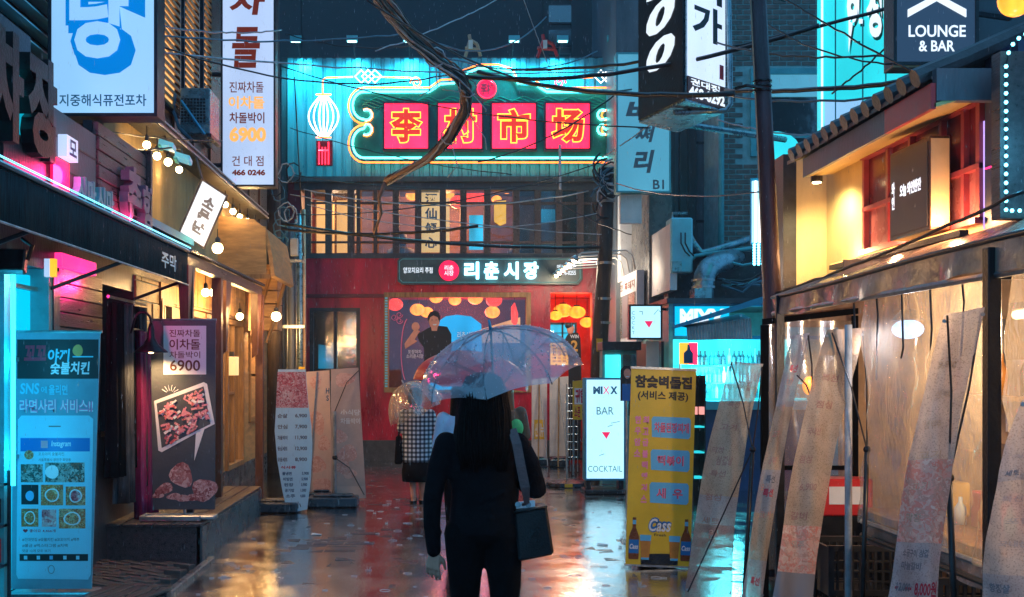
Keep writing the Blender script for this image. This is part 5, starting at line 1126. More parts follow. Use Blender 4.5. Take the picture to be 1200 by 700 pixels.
# grey mid building on the right
gb = thing('grey_building', 'plain grey rendered building between market and brick building', 'building', (4.2, 18.6, 0)); f = CF(18.4)
bx('wall', 'grey', gb, f, ux(722, 18.4), ux(862, 18.4), 0, 12, 0, -3)
for x in (785, 800, 810, 853): bx('pilaster', 'greydk', gb, f, ux(x, 18.4) - .07, ux(x, 18.4) + .07, 0, 12, .08, 0)
for z in (4.25, 5.6, 7.0, 8.6): bx('panel_joint', 'dark', gb, f, ux(812, 18.4), ux(850, 18.4), z, z + .035, .015, 0)
for x0, x1, y0, y1 in ((788, 799, 62, 128), (758, 778, 226, 285), (815, 848, 60, 120)):
    wn = MB().frame(f, ux(x0, 18.4), ux(x1, 18.4), vz(y1, 18.4), vz(y0, 18.4), .05, .05, 0).build('window_frame', 'dark', gb); bx('pane', 'glassdk', wn, f, ux(x0 + 1, 18.4), ux(x1 - 1, 18.4), vz(y1 - 1, 18.4), vz(y0 + 1, 18.4), .012, .02)
bx('dark_shutter', 'post', gb, f, ux(799, 18.4) + .08, ux(810, 18.4) - .08, vz(330, 18.4), vz(120, 18.4), .05, 0)
bx('white_column', 'white', gb, CF(18.1), ux(727, 18.1), ux(752, 18.1), vz(330, 18.1), vz(228, 18.1), 0, -.28)
for i in range(2):
    c = V((ux(748 + i * 12, 17.9), 17.9, 0)); MB().poly(CF(17.9), [(c.x - .07, 2.2), (c.x + .07, 2.2), (c.x + .07, 2.9), (c.x + .04, 3.0), (c.x, 3.03), (c.x - .04, 3.0), (c.x - .07, 2.9)], 0, .04).build('arched_panel', 'greydk', gb)

# basement sign B1
t, f, U, Z = panel_sign('basement_sign', 'pale teal hanging sign with grey brush letters and B1', 'sign', 722, 786, 62, 226, 15.5, 'e_teal', 'tealfr', .2)
tx(t, '버', f, U, Z, 733, 118, 766, 142, 'inkg', bold=.05, shear=.2); tx(t, '쪄', f, U, Z, 744, 147, 768, 167, 'inkg', bold=.03, shear=.2); tx(t, '리', f, U, Z, 742, 176, 767, 203, 'inkg', bold=.04, shear=.2); tx(t, 'B1', f, U, Z, 765, 211, 778, 222, 'inkg', bold=.02)
bx('lower_box', 'offw', t, CF(15.6), ux(727, 15.6), ux(752, 15.6), vz(262, 15.6), vz(228, 15.6), 0, -.1); MB().tube([V((U(786), 15.6, 5.4)), V((U(815), 16.5, 5.4))], .03, 6).build('arm', 'dark', t)

# brick building: single bricks where they show largest
bb = thing('brick_building', 'brown brick building with a teal framed window behind the rusty pole', 'building', (5.5, 17.4, 0)); BY = 17.2; f = CF(BY)
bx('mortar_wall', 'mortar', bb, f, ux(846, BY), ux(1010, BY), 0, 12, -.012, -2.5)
wx0, wx1, wz0, wz1 = ux(879, BY), ux(1000, BY), vz(184, BY), vz(81, BY)
bl, bh = .235, .083; rows_ = []; z = vz(300, BY); i = 0; cells_ = []
while z < vz(-5, BY):
    x = ux(846, BY) - (bl / 2 if i % 2 else 0)
    while x < ux(985, BY):
        a, c = max(x, ux(846, BY)), x + bl - .02
        if c - a > .05 and not (c > wx0 - .02 and a < wx1 and z + bh > wz0 - .02 and z < wz1 + .05):
            cells_.append((a, c, z, z + bh - .022))
        x += bl
    z += bh; i += 1
def vis(q): p = CX + FX * q[0] / BY; y_ = CY - (q[2] - CH) * FX / BY; return (-4 < y_ < 290) and p < 965
cells_.sort(key=lambda q: not vis(q)); bm_ = {}; rb = MB(); r = random.Random(2)
for k, q in enumerate(cells_):
    n_ = r.uniform(-.002, .008)
    if k < 298 and q[1] - q[0] > bl * .8:
        if 0 not in bm_: o = MB().box(F((0, 0, 0), (1, 0, 0), (0, 0, 1)), 0, bl - .02, 0, bh - .022, -.02, 0).build('brick', 'brick', bb, loc=None); bm_[0] = o.data; off = origin(bb)
        else: o = bpy.data.objects.new('brick', bm_[0]); COL.objects.link(o); o.parent = bb
        o.location = V((q[0], BY - n_, q[2])) if k else V((q[0], BY - n_, q[2]))
    else: rb.box(f, q[0], q[1], q[2], q[3], -.02, n_)
tag(rb.build('brickwork', 'brick', bb), kind='stuff')
wn = MB().frame(f, wx0, wx1, wz0, wz1, .09, .05, -.02).build('window_frame', 'tealfr', bb); bx('header_panel', 'e_teal', wn, f, wx0 + .1, wx1 - .1, wz1 - .45, wz1 - .1, .0, .03); bx('pane', 'glassdk', wn, f, wx0 + .1, wx1 - .1, wz0 + .1, wz1 - .46, -.0, .01); bx('green_blind', mat('green_blind', (.02, .12, .10), .5, 0, .3, 4), wn, f, wx0 + .1, wx1 - .1, wz0 + .1, wz1 - .46, -.006, -.001)
bx('rail', 'tealfr', wn, f, wx0 + .1, wx1 - .1, wz0 + .3, wz0 + .36, .011, .03)
MB().tube([V((ux(846, BY - .2), BY - .15, 1)), V((ux(846, BY - .2), BY - .15, 10))], .05, 8).build('downpipe', 'tealfr', bb, smooth=True)
t = thing('satellite_dish', 'round cyan lit dish in front of the brick building window', 'dish', (ux(912, 15), 15, vz(190, 15))); MB().lathe(P(912, 176, 15), (0, -1, .5), [(.02, -.05), (.16, -.03), (.3, .03), (.3, .04), (.16, -.015), (.02, -.035)], 20).build('dish', 'e_cyanb', t, smooth=True); MB().tube([P(912, 176, 15) + V((0, .05, 0)), P(912, 200, 15.4)], .02, 6).build('mast', 'dark', t)  # cyan light on the dish is put in as its own glow

# white roadside lightbox with martini and the shop of blue light
def martini(t, f, U, Z, cx_, cy_, s):
    MB().poly(f, [(U(cx_ - 5 * s), Z(cy_ - 3.5 * s)), (U(cx_ + 5 * s), Z(cy_ - 3.5 * s)), (U(cx_ + .5 * s), Z(cy_ + 4.5 * s))][::-1], .009, .012).build('martini_print', 'lb_red', t)
YM = 14.6; t, f, U, Z = panel_sign('cocktail_lightbox', 'white standing lightbox reading MIXX BAR COCKTAIL with a pink glass', 'sign', 685, 733, 443, 563, YM, 'e_mixx', 'bluepaint', .22)
tx(t, 'MI', f, U, Z, 695, 453, 706, 462, 'lb_navy', bold=.05); tx(t, 'X', f, U, Z, 706.5, 453, 714, 462, 'lb_red', bold=.0); tx(t, 'X', f, U, Z, 715, 453, 723.5, 462, 'lb_navy', bold=.05)
tx(t, 'BAR', f, U, Z, 699, 477, 719, 486, 'lb_grey', bold=-.0); martini(t, f, U, Z, 710, 510, 1.0); tx(t, 'COCKTAIL', f, U, Z, 689, 546, 729, 553, 'lb_grey', bold=.0)
for a, c, d in ((702, 534, 708), (712, 500, 718), (716, 496, 726)): MB().tube([f.p(U(a), Z(c), .012), f.p(U(d), Z(c - 2), .012)], .004, 4).build('line_print', 'lb_grey', t)
for px in (690, 728): bx('leg', 'black', t, f, U(px - 3), U(px + 3), .0, vz(563, YM), -.02, -.2)
bx('foot', 'black', t, f, U(684), U(734), 0, .06, .12, -.35, .01)
YS = 14.9; t, f, U, Z = panel_sign('square_martini_sign', 'square white lit sign with a red martini glass over the blue bar', 'sign', 737, 776, 357, 398, YS, 'e_mixx', 'black', .12)
martini(t, f, U, Z, 760, 380, 1.0); tx(t, 'C\nO\nC\nK\nT', f, U, Z, 740, 365, 744, 392, 'lb_grey', bold=0); tx(t, 'ㄱ', f, U, Z, 749, 365, 753, 369, 'lb_grey'); MB().tube([f.p(U(766), Z(369), .012), f.p(U(771), Z(363), .012), f.p(U(774), Z(366), .012)], .004, 4).build('line_print', 'lb_grey', t)
MB().tube([V((U(776), YS + .06, vz(362, YS))), V((U(792), YS + .3, vz(362, YS)))], .02, 6).build('arm', 'dark', t)
t = thing('fabric_pennant', 'pale cloth hanging beneath the square martini sign', 'cloth', (ux(765, 15.2), 15.2, vz(440, 15.2))); bx('cloth', 'offw', t, CF(15.2), ux(757, 15.2), ux(772, 15.2), vz(440, 15.2), vz(400, 15.2), 0, .02)
# bar
BYm = 14.9; bar = thing('cocktail_bar', 'cocktail bar glowing cyan with bottle shelves and a big MIXX board', 'bar', (3.8, BYm, 0)); f = CF(BYm); U = lambda p: ux(p, BYm); Z = lambda p: vz(p, BYm)
bx('side_wall', 'tealfr', bar, f, U(783), U(788), 0, Z(352), .04, -2.2); bx('back_wall', 'e_bar', bar, f, U(788), U(960), Z(470), Z(395), -.9, -.95); bx('roof', 'greydk', bar, f, U(780), U(1000), Z(356), Z(350), .1, -2.4)
bx('sign_board', 'e_cyan', bar, f, U(788), U(855), Z(397), Z(357), -.02, -.1); tx(bar, 'MIXX', f, U, Z, 797, 362, 851, 382, 'e_signw', n=-.015, bold=.06)
MB().frame(f, U(786), U(965), Z(398), Z(355), .05, .03, -.02).build('sign_frame', 'bluepaint', bar); bx('counter', 'tealfr', bar, f, U(788), U(960), Z(480), Z(470), .1, -.5); bx('counter_front', 'navy', bar, f, U(788), U(960), 0, Z(480), -.02, -.1)
for k, py in enumerate((428, 449, 468)):
    sh = bx('shelf', 'e_cyanb', bar, f, U(790), U(958), Z(py + 1.5), Z(py), -.45, -.85)
r = random.Random(11); nb = 0; bm2 = {}
for py in (428, 449, 468):
    x = 816
    while x < 955:
        k = r.randrange(3); h = (.19, .24, .21)[k]; rr = (.035, .028, .04)[k]
        if k not in bm2:
            o = MB().lathe((0, 0, 0), (0, 0, 1), [(rr, 0), (rr, h * .55), (rr * .35, h * .75), (rr * .3, h)], 8).build('bottle', ('tealfr', 'whitep', 'duct')[k]); bm2[k] = o
            tag(o, label='', cat=None)
        else: o = bm2[k].copy(); COL.objects.link(o)
        o.location = (U(x), BYm + .55 + .02 * k, Z(py) + .003); o.parent = bar; o.location = o.location - origin(bar)
        for kk in ('label', 'category'):
            if kk in o: del o[kk]
        x += r.uniform(4.2, 7); nb += 1
# striped bar awning and poster
t = thing('striped_awning', 'small grey ribbed awning hanging over the bar counter', 'awning', (U(850), 14.5, Z(400))); 
b = MB(); kk = 44
x0_, x1_ = U(795), U(868)
for i in range(kk + 1):
    x = x0_ + (x1_ - x0_) * i / kk; n0 = .025 * (i % 2); s_ = (i / kk); b.v += [V((x, 14.35 + n0, vz(399 - 2 * s_, 14.4))), V((x, 14.4 + n0, vz(384 - 11 * s_, 14.4))), V((x, 14.88 + n0, vz(381 - 16 * s_, 14.4)))]
for i in range(kk): a = 3 * i; b.f += [(a, a + 3, a + 4, a + 1), (a + 1, a + 4, a + 5, a + 2)]; b.m += [0, 0]
b.build('ribbed_cloth', 'acbody', t); MB().hexa([P(788, 386, 14.3), P(905, 352, 14.3), P(905, 352, 14.9), P(788, 386, 14.9), P(788, 382, 14.3), P(905, 344, 14.3), P(905, 344, 14.9), P(788, 382, 14.9)]).build('blue_edge', 'bluepaint', t)
t = thing('bottle_poster', 'small yellow and red poster of a blue bottle on the bar front', 'poster', (U(806), 14.6, Z(428))); f2 = CF(14.6); U2 = lambda p: ux(p, 14.6); Z2 = lambda p: vz(p, 14.6)
bx('sheet', 'e_or', t, f2, U2(796), U2(817), Z2(427), Z2(402), 0, .012); bx('red_half_print', 'e_redp', t, f2, U2(807), U2(817), Z2(427), Z2(402), .0121, .0135); MB().poly(f2, [(U2(a), Z2(c)) for a, c in [(801, 426), (801, 414), (805, 410), (805.5, 404), (808, 404), (809, 410), (812, 414), (812, 426)]], .014, .016).build('bottle_print', 'inkn', t)
for a, c, d_ in ((808, 808, 14.7),): MB().tube([V((U2(798), 14.65, 0)), V((U2(798), 14.65, Z2(427)))], .015, 6).build('post', 'steel', t)
# shelves with red items at the bar front
t = thing('bar_rack', 'black rack with cyan lit shelves and two small red lit boxes beside the yellow sign', 'rack', (U(820), 13.8, 0)); f3 = CF(13.8); U3 = lambda p: ux(p, 13.8); Z3 = lambda p: vz(p, 13.8)
for px in (812, 826): bx('upright', 'black', t, f3, U3(px), U3(px + 1.2), 0, Z3(440), .0, -.3)
for py in (500, 530, 560): bx('shelf', 'e_cyanb', t, f3, U3(813), U3(826), Z3(py + 1.5), Z3(py), -.02, -.28)
for px in (813, 821): bx('red_box', em('small_pink_lit_box', (1, .35, .3), .9), t, f3, U3(px), U3(px + 4.5), Z3(486), Z3(477), .0, -.1)
bx('back_panel', 'black', t, f3, U3(812), U3(828), 0, Z3(440), -.3, -.33)

# AC box, duct and services above the bar
t = thing('cabinet_unit', 'tall cyan lit metal cabinet with hoses on the bar roof', 'cabinet', (ux(800, 15.3), 15.4, vz(350, 15.3))); f = CF(15.2)
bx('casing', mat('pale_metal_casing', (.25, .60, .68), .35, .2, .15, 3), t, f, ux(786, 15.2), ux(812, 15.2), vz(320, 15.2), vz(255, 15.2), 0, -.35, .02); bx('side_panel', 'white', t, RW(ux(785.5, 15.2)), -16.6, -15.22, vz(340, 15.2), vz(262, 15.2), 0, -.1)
for dx in (0, 5): MB().tube([P(798 + dx, 273, 15.1), P(798 + dx, 285, 15.05), P(803 + dx, 295, 15.05), P(808 + dx, 300, 15.15)], .012, 5).build('hose', 'cablek', t)
bx('pipe_box', 'duct', t, f, ux(788, 15.1), ux(800, 15.1), vz(318, 15.1), vz(306, 15.1), .05, .01); MB().tube([P(788, 256, 15.3), P(788, 250, 15.3), P(806, 250, 15.3)], .02, 5).build('conduit', 'duct', t)
t = thing('ventilation_duct', 'thick galvanised exhaust duct with an elbow rising from the bar roof', 'duct', (ux(825, 15), 15, vz(352, 15)))
MB().tube([P(824, 352, 15), P(824, 335, 15), P(825, 325, 15), P(830, 315, 15), P(838, 309, 15.1), P(848, 306, 15.3), P(862, 303, 15.6)], .15, 14).build('elbow_duct', 'duct', t, smooth=True)
for py in (330, 338): MB().lathe(P(824, py, 15), (0, 0, 1), [(.165, 0), (.165, .03)], 14).build('collar', 'steel', t)
bx('plinth_box', 'duct', t, CF(14.85), ux(814, 14.85), ux(834, 14.85), vz(354, 14.85), vz(338, 14.85), 0, -.3)
MB().tube([P(800, 262, 15.6), P(812, 285, 15.6), P(822, 297, 15.6), P(842, 292, 15.6), P(880, 280, 15.6)], .055, 8).build('long_pipe', 'duct', t, smooth=True)
MB().tube([P(790, 322, 15.5), P(815, 300, 15.5), P(835, 297, 15.5), P(890, 290, 15.5)], .03, 8).build('thin_pipe', 'tealfr', t, smooth=True)
r = random.Random(6)
for k in range(8): y0 = r.uniform(290, 345); MB().tube([P(r.uniform(835, 850), y0, 15.2), P(870, y0 + r.uniform(-10, 12), 15.2), P(r.uniform(885, 900), y0 + r.uniform(-12, 14), 15.2)], .018, 5).build('hose', ('cablek', 'cableb', 'tealfr')[k % 3], t)
bx('roof_parapet', 'dark', t, CF(15.8), ux(783, 15.8), ux(960, 15.8), vz(352, 15.8), vz(295, 15.8), 0, -.3)
t = thing('fluorescent_strip_sign', 'sign of white vertical light strips with a pink end behind the rusty pole', 'sign', (ux(889, 13.2), 13.2, vz(290, 13.2))); f = CF(13.2)
for k in range(4): bx('light_strip', 'n_white' if k % 2 else 'e_mixx', t, f, ux(882 + k * 2.7, 13.2), ux(884 + k * 2.7, 13.2), vz(284, 13.2), vz(212, 13.2), 0, -.04)
bx('backing', 'bluepaint', t, f, ux(881, 13.2), ux(894, 13.2), vz(286, 13.2), vz(208, 13.2), -.05, -.08); bx('pink_end', 'n_pink', t, f, ux(892.5, 13.2), ux(895, 13.2), vz(280, 13.2), vz(262, 13.2), 0.0, -.03)
for i in range(8):
    for j in range(3): MB().ball(P(884 + j * 5, 287 + i * 3.2, 13.1), .02, 6, 4).build('led_dot', 'e_led', t)

# tall box sign 500
YN = 10.0; cA = P(803.5, 118, YN); t = thing('corner_box_sign', 'big three sided hanging sign with 500 on black and phone number on white', 'sign', cA)
zt = 6.9; a_ = V((ux(749, 10.9), 10.9, 0)); b_ = V((cA.x, cA.y, 0)); c_ = V((ux(850, 10.45), 10.45, 0)); z0 = cA.z
d_ = (a_ + c_ - b_)
MB().hexa([V((p.x, p.y, z0)) for p in (b_, c_, d_, a_)] + [V((p.x, p.y, zt)) for p in (b_, c_, d_, a_)]).build('box', 'duct', t)
fl = F((a_.x, a_.y, 0), (b_ - a_), (0, 0, 1)); Lf = (b_ - a_).length; fr = F((b_.x, b_.y, 0), (c_ - b_), (0, 0, 1)); Rf = (c_ - b_).length
bx('black_face', 'black', t, fl, .02, Lf - .02, z0 + .02, zt, .003, .02); bx('white_face', em('white_sign_face', (.62, .75, 1.0), .9, True, .1, 2), t, fr, .02, Rf - .02, z0 + .24, zt, .003, .012); bx('dark_panel', 'inkbr', t, fr, .02, Rf - .02, z0 + .02, z0 + .235, .003, .012)
for i, s in enumerate('005'): zc = z0 + .24 + i * .36 + .18; text(t, s, fl, .2, Lf - .16, zc, zc + .30, .025, em('white_numeral%d' % i, (.75, .85, .95), .9), .045, shear=.2, name='numeral')
text(t, '가', fr, .09, Rf - .08, z0 + .62, z0 + .96, .015, 'inkk', .03, name='letter'); text(t, '이', fr, .09, Rf - .08, z0 + 1.0, z0 + 1.3, .015, 'inkk', .03, name='letter')
bx('red_seal', 'inkr', t, fr, Rf - .12, Rf - .05, z0 + .30, z0 + .44, .0125, .014); text(t, '건대점', fr, .06, Rf - .12, z0 + .16, z0 + .225, .014, 'e_signw', .03); text(t, '468-0292', fr, .035, Rf - .03, z0 + .04, z0 + .15, .014, 'e_signw', .05)
for k in range(2): MB().tube([V((d_.x, d_.y, z0 + .1 + k * 1.6)), V((d_.x + 1.4, d_.y + .8, z0 + .1 + k * 1.6))], .035, 8).build('arm', 'duct', t)
MB().tube([P(790, 132, 10.3), P(850, 130, 10.4), P(856, 122, 10.4), P(855, 60, 10.4), P(853, -40, 10.4)], .028, 8).build('bracket_pipe', 'duct', t, smooth=True)

# rusty lamp pole
t = thing('lamp_pole', 'thick leaning rusty brown pole rising on the right out of the frame', 'pole', (ux(905, 8.8), 8.8, 0)); YL = 8.8
MB().tube([V((ux(908, YL), YL, 0)), P(905, 350, YL), P(897, 170, YL), P(887, -30, YL)], [.075, .075, .068, .066], 14).build('pole', 'polem', t, smooth=True)
MB().tube([P(905, 350, YL) + V((-.075, -.02, 0)), P(897, 170, YL) + V((-.07, -.02, 0)), P(887, -30, YL) + V((-.068, -.02, 0))], .006, 5).build('edge_wire', 'tan', t)
for py in (97, 103, 108): c = P(893.5, py, YL); MB().lathe(c, (0, 0, 1), [(.078, 0), (.078, .014)], 14).build('clamp', 'black', t)
MB().tube([P(893, 103, YL - .08), P(875, 100, YL - .1), P(862, 104, YL)], .014, 5).build('clamp_arm', 'cablek', t)

# large cyan sign board behind the yellow house
t = thing('cyan_facade_sign', 'huge cyan lit panel with slanted white letters behind the tiled roof', 'sign', (ux(1000, 12), 12, 3)); f = CF(12)
bx('panel', 'e_cyanb', t, f, ux(963, 12), ux(1075, 12), vz(215, 12), vz(-60, 12), 0, -.15); bx('edge', 'e_signw', t, f, ux(962, 12), ux(964, 12), vz(170, 12), vz(-60, 12), .002, .02)
for px in (978, 1010, 1037): bx('panel_rib', 'tealfr', t, f, ux(px, 12), ux(px + 1.3, 12), vz(215, 12), vz(-60, 12), .001, .015)
bx('pale_lower_panel', 'e_box', t, f, ux(966, 12), ux(1060, 12), vz(200, 12), vz(118, 12), .001, .008)
for i, (c, x0, x1, y0, y1) in enumerate((('합', 990, 1013, -30, 66), ('정', 1014, 1032, -20, 48), ('리', 1034, 1046, -30, 33))):
    text(t, c, F((0, 12, 0), (1, 0, .0), (.0, 0, 1)), ux(x0 + 3, 12), ux(x1 + 3, 12), vz(y1, 12), vz(y0, 12), .005, 'tealboard', .06, name='letter_shadow'); text(t, c, f, ux(x0, 12), ux(x1, 12), vz(y1 - 3, 12), vz(y0, 12), .03, 'e_signw', .05, name='letter')
# LOUNGE & BAR
t, f, U, Z = panel_sign('lounge_sign', 'dark blue sign reading LOUNGE & BAR with a white arrow at top', 'sign', 1046, 1146, -70, 77, 8.0, em('dim_navy_panel', (.03, .06, .11), .55), 'black', .16)
tx(t, 'LOUNGE', f, U, Z, 1064, 30, 1131, 44, 'e_signw', bold=.02); tx(t, '& BAR', f, U, Z, 1076, 48, 1118, 61, 'e_signw', bold=.02)
MB().poly(f, [(U(a), Z(c)) for a, c in [(1063, 21), (1063, 12), (1097, -6), (1131, 12), (1131, 21), (1097, 2)]], .009, .02).build('arrow', 'e_signw', t); bx('bottom_trim', 'wood', t, f, U(1046), U(1146), Z(79.5), Z(77), .01, -.16)
MB().tube([V((U(1146), 8.08, 4.4)), V((U(1200), 8.2, 4.4))], .03, 6).build('arm', 'dark', t)

# ================================================================== RIGHT NEAR: yellow lit house over the tents
yh = thing('tiled_house', 'yellow lit upstairs room with red brown windows and a tiled eave', 'house', (3.8, 8.2, 2.4)); f = RW(3.5)
bx('wall', 'cream', yh, f, -9.75, -8.9, 2.5, 3.6, 0, -.15); bx('wall', 'cream', yh, f, -8.9, -6.9, 3.46, 3.6, 0, -.15); bx('wall', 'cream', yh, f, -8.9, -6.9, 2.5, 2.66, 0, -.15)
bx('wing_wall', 'cream', yh, CF(9.75), 3.22, 3.52, 2.4, 3.62, 0, -.3); bx('wing_edge', 'dark', yh, CF(9.74), 3.10, 3.22, 2.4, 3.66, 0, -.3)
yw = bx('window_frame', 'redwin', yh, f, -8.87, -8.83, 2.66, 3.46, .021, -.06)
for a, c in ((-8.40, -8.36), (-8.0, -7.96), (-7.5, -7.46), (-7.18, -7.14), (-6.98, -6.93)): bx('mullion', 'redwin', yw, f, a, c, 2.66, 3.46, .02, -.06)
bx('transom', 'redwin', yw, f, -8.87, -6.93, 3.0, 3.035, .025, -.06); bx('sill', 'redwin', yw, f, -8.87, -6.93, 2.64, 2.68, .05, -.06); bx('head', 'redwin', yw, f, -8.87, -6.93, 3.43, 3.47, .04, -.06)
panes = [(-8.83, -8.40), (-8.36, -8.0), (-7.96, -7.5), (-7.46, -7.18), (-7.14, -6.98)]
e_pl = mat('rose_lit_pane', (.36, .11, .12), .3, 0, .3, 2); e_pu = mat('dark_red_window_film', (.16, .02, .035), .22, 0, .4, 3)  # lower panes tinted rose for the light rising from the sill
for a, c in panes: bx('pane', e_pu, yh, f, a, c, 3.035, 3.43, -.02, -.03); bx('pane', e_pl, yh, f, a, c, 2.68, 3.0, -.02, -.03)
# soffit, fascia, end
MB().hexa([V((3.05, 6.63, 3.32)), V((3.5, 6.63, 3.45)), V((3.5, 9.6, 3.45)), V((3.05, 9.0, 3.32)), V((3.05, 6.63, 3.345)), V((3.5, 6.63, 3.475)), V((3.5, 9.6, 3.475)), V((3.05, 9.0, 3.345))]).build('soffit', 'soffit', yh)
bx('fascia', 'grey', yh, RW(3.05), -9.0, -7.33, 3.31, 3.47, .02, -.01); bx('fascia', 'redf', yh, RW(3.05), -7.33, -6.63, 3.31, 3.47, .022, -.01); bx('gable_end', 'grey', yh, CF(6.63), 3.06, 3.52, 3.36, 3.56, .01, -.05)
for k in range(13):
    y_ = 6.75 + k * .2; MB().tube([V((2.98, y_, 3.53)), V((3.3, y_, 3.66)), V((3.75, y_, 3.86))], .062, 8).build('ridge_tile', 'tile', yh, smooth=False)
    MB().hexa([V((3.0, y_ + .04, 3.48)), V((3.75, y_ + .04, 3.80)), V((3.75, y_ + .17, 3.80)), V((3.0, y_ + .17, 3.48)), V((3.0, y_ + .04, 3.51)), V((3.75, y_ + .04, 3.83)), V((3.75, y_ + .17, 3.83)), V((3.0, y_ + .17, 3.51))]).build('pan_tile', 'tile', yh)
bx('roof_core', 'tile', yh, RW(3.75), -9.4, -6.7, 3.4, 3.82, .0, -2)
bx('back_core', 'innerdk', yh, RW(3.66), -9.7, -6.9, 2.45, 3.5, 0, -1)
sb = thing('house_signboard', 'dark square signboard with small white lit letters between the red windows', 'sign', (3.3, 7.55, 2.62)); f = RW(3.3)
MB().box(f, -7.89, -7.24, 2.64, 3.28, 0, -.14).build('board', 'post', sb, bevel=.006); bx('face', mat('taupe_sign_face', (.13, .10, .085), .4, 0, .15, 3), sb, f, -7.86, -7.27, 2.67, 3.25, .001, .006); bx('side_strip', 'cream', sb, CF(7.235), 3.305, 3.43, 2.66, 3.26, 0, .0 - .003)
text(sb, '오늘 와인한잔', f, -7.70, -7.36, 2.93, 3.02, .008, 'e_wled', .03); text(sb, '와\n인', f, -7.84, -7.79, 2.86, 3.06, .008, 'e_wled', .03)
t = thing('led_wash_fixture', 'slim warm light bar on the sill under the red brown windows', 'light fixture', (3.38, 8.3, 2.6))
bx('housing', 'dark', t, RW(3.36), -9.3, -6.95, 2.56, 2.60, 0, -.06)
bx('lens', em('amber_bar', (1, .45, .12), 2.0), t, RW(3.36), -9.28, -6.97, 2.601, 2.61, -.005, -.05)
for y_ in (7.1, 8.0, 9.0): lamp('wash_light', 'POINT', (3.34, y_, 2.68), 5.5, (1, .50, .22), .04, parent=t)
t = thing('eave_downlight', 'small round downlight glowing under the yellow soffit', 'downlight', (3.2, 9.2, 3.3)); MB().lathe((3.2, 9.15, 3.30), (0, 0, 1), [(.05, 0), (.05, .05)], 12).build('housing', 'dark', t); MB().lathe((3.2, 9.15, 3.292), (0, 0, 1), [(.035, 0), (.035, .007)], 12).build('lens', 'bulb', t)
lamp('down_light', 'SPOT', (3.2, 9.15, 3.27), 34, (1, .74, .34), .04, spot=2.6, aim=(3.45, 9.3, 2.5), parent=t)
nb_ = thing('navy_side_building', 'dark blue building end with pink and white light trim at far right', 'building', (4.4, 6.9, 0)); bx('wall', 'navy', nb_, RW(3.5), -6.9, -6.5, 2.45, 3.7, 0, -1); bx('light_trim', em('violet_trim', (.5, .35, 1), 1.2), nb_, RW(3.5), -6.92, -6.90, 2.6, 3.3, .0, -.01); bx('light_trim', 'n_pink', nb_, RW(3.5), -6.88, -6.52, 2.98, 2.99, .0, .01)
bx('wall', 'greydk', nb_, CF(8.5), ux(1128, 8.5), 9, 3.6, 12, 0, -.3); bx('wall', 'greydk', nb_, RW(3.62), -8.6, 2, 0, 2.5, 0, -.4)
for k in range(3): bx('cornice', 'grey', nb_, CF(8.49), ux(1128, 8.5), 9, 4.2 + k * .5, 4.24 + k * .5, .02, 0)
lb_ = thing('led_border_board', 'brown board bordered by a chain of blue LED dots at the right edge', 'sign', (3.6, 6.3, 2.6)); f = CF(6.3)
bx('board', 'wooddk', lb_, f, ux(1172, 6.3), ux(1290, 6.3), vz(256, 6.3), vz(60, 6.3), 0, -.1)
pts = [(1179, 246 - i * 10.5) for i in range(17)] + [(1182, 62), (1187, 52), (1194, 45), (1202, 40)] + [(1186 + i * 9, 247) for i in range(6)]
for px, py in pts: MB().ball(P(px, py, 6.27), .012, 6, 4).build('led_dot', 'e_led', lb_)
MB().tube([P(px, py, 6.285) for px, py in pts[:21]], .004, 4).build('led_wire', 'cablek', lb_)
lamp('led_glow', 'POINT', P(1185, 170, 6.1), 2.5, (.1, .6, 1), .03, parent=lb_)
t = thing('round_orange_lamp', 'round glowing orange lamp cut by the top right corner', 'lamp', P(1188, 2, 6.1)); MB().ball(P(1190, 0, 6.1), .095, 16, 10).build('globe', 'lanty', t, smooth=True); MB().tube([P(1190, -22, 6.1), P(1190, -80, 6.1)], .012, 6).build('stem', 'dark', t)

# tent with brown awning
tn = thing('street_tent', 'clear vinyl street food tent with a brown wet fabric roof', 'tent', (2.9, 5.8, 0))
def grid(b, fn, nu, nv, mi=0):
    o = len(b.v)
    for j in range(nv + 1):
        for i in range(nu + 1): b.v.append(V(fn(i / nu, j / nv)))
    for j in range(nv):
        for i in range(nu): a = o + j * (nu + 1) + i; b.f.append((a, a + 1, a + nu + 2, a + nu + 1)); b.m.append(mi)
    return b
r = random.Random(9); ph = [r.uniform(0, 6) for _ in range(8)]
def roof(u, v):
    Y = 3.3 + u * 4.5; x = 2.4 + v * 1.1; sag = .035 * math.sin(math.pi * v) * (1 + math.sin(u * 9 + ph[0])) + .012 * math.sin(u * 40 + ph[1]) * (1 - v) + .01 * math.sin(v * 14 + u * 6)
    return (x, Y, 2.23 + .38 * v - sag + .02 * math.sin(u * 5.1))
grid(MB(), roof, 60, 12).build('roof_cloth', 'roofcloth', tn, smooth=True)
def val(u, v):
    Y = 3.3 + u * 4.5; return (2.4 - .012 * math.sin(u * 55) * (1 - v) - .01 * math.sin(u * 21 + 1) * (1 - v), Y, 2.23 + .02 * math.sin(u * 5.1) - (1 - v) * (.135 + .01 * math.sin(u * 31)))
grid(MB(), val, 110, 4).build('valance', 'roofcloth', tn, smooth=True)
MB().tube([V((2.4, 3.3 + i * .15, 2.235 + .02 * math.sin(i * .15 / 4.5 * 5.1))) for i in range(31)], .014, 6).build('edge_rope', 'cablek', tn, smooth=True)
MB().tube([V((2.41, 3.3, 2.10)), V((2.41, 7.8, 2.10))], .018, 6).build('eave_bar', 'steel', tn)
def end_gable(u, v): return (2.4 + u * 1.1, 7.8, 2.0 + (.23 + .38 * u) * v)
grid(MB(), end_gable, 6, 3).build('end_valance', 'roofcloth', tn)
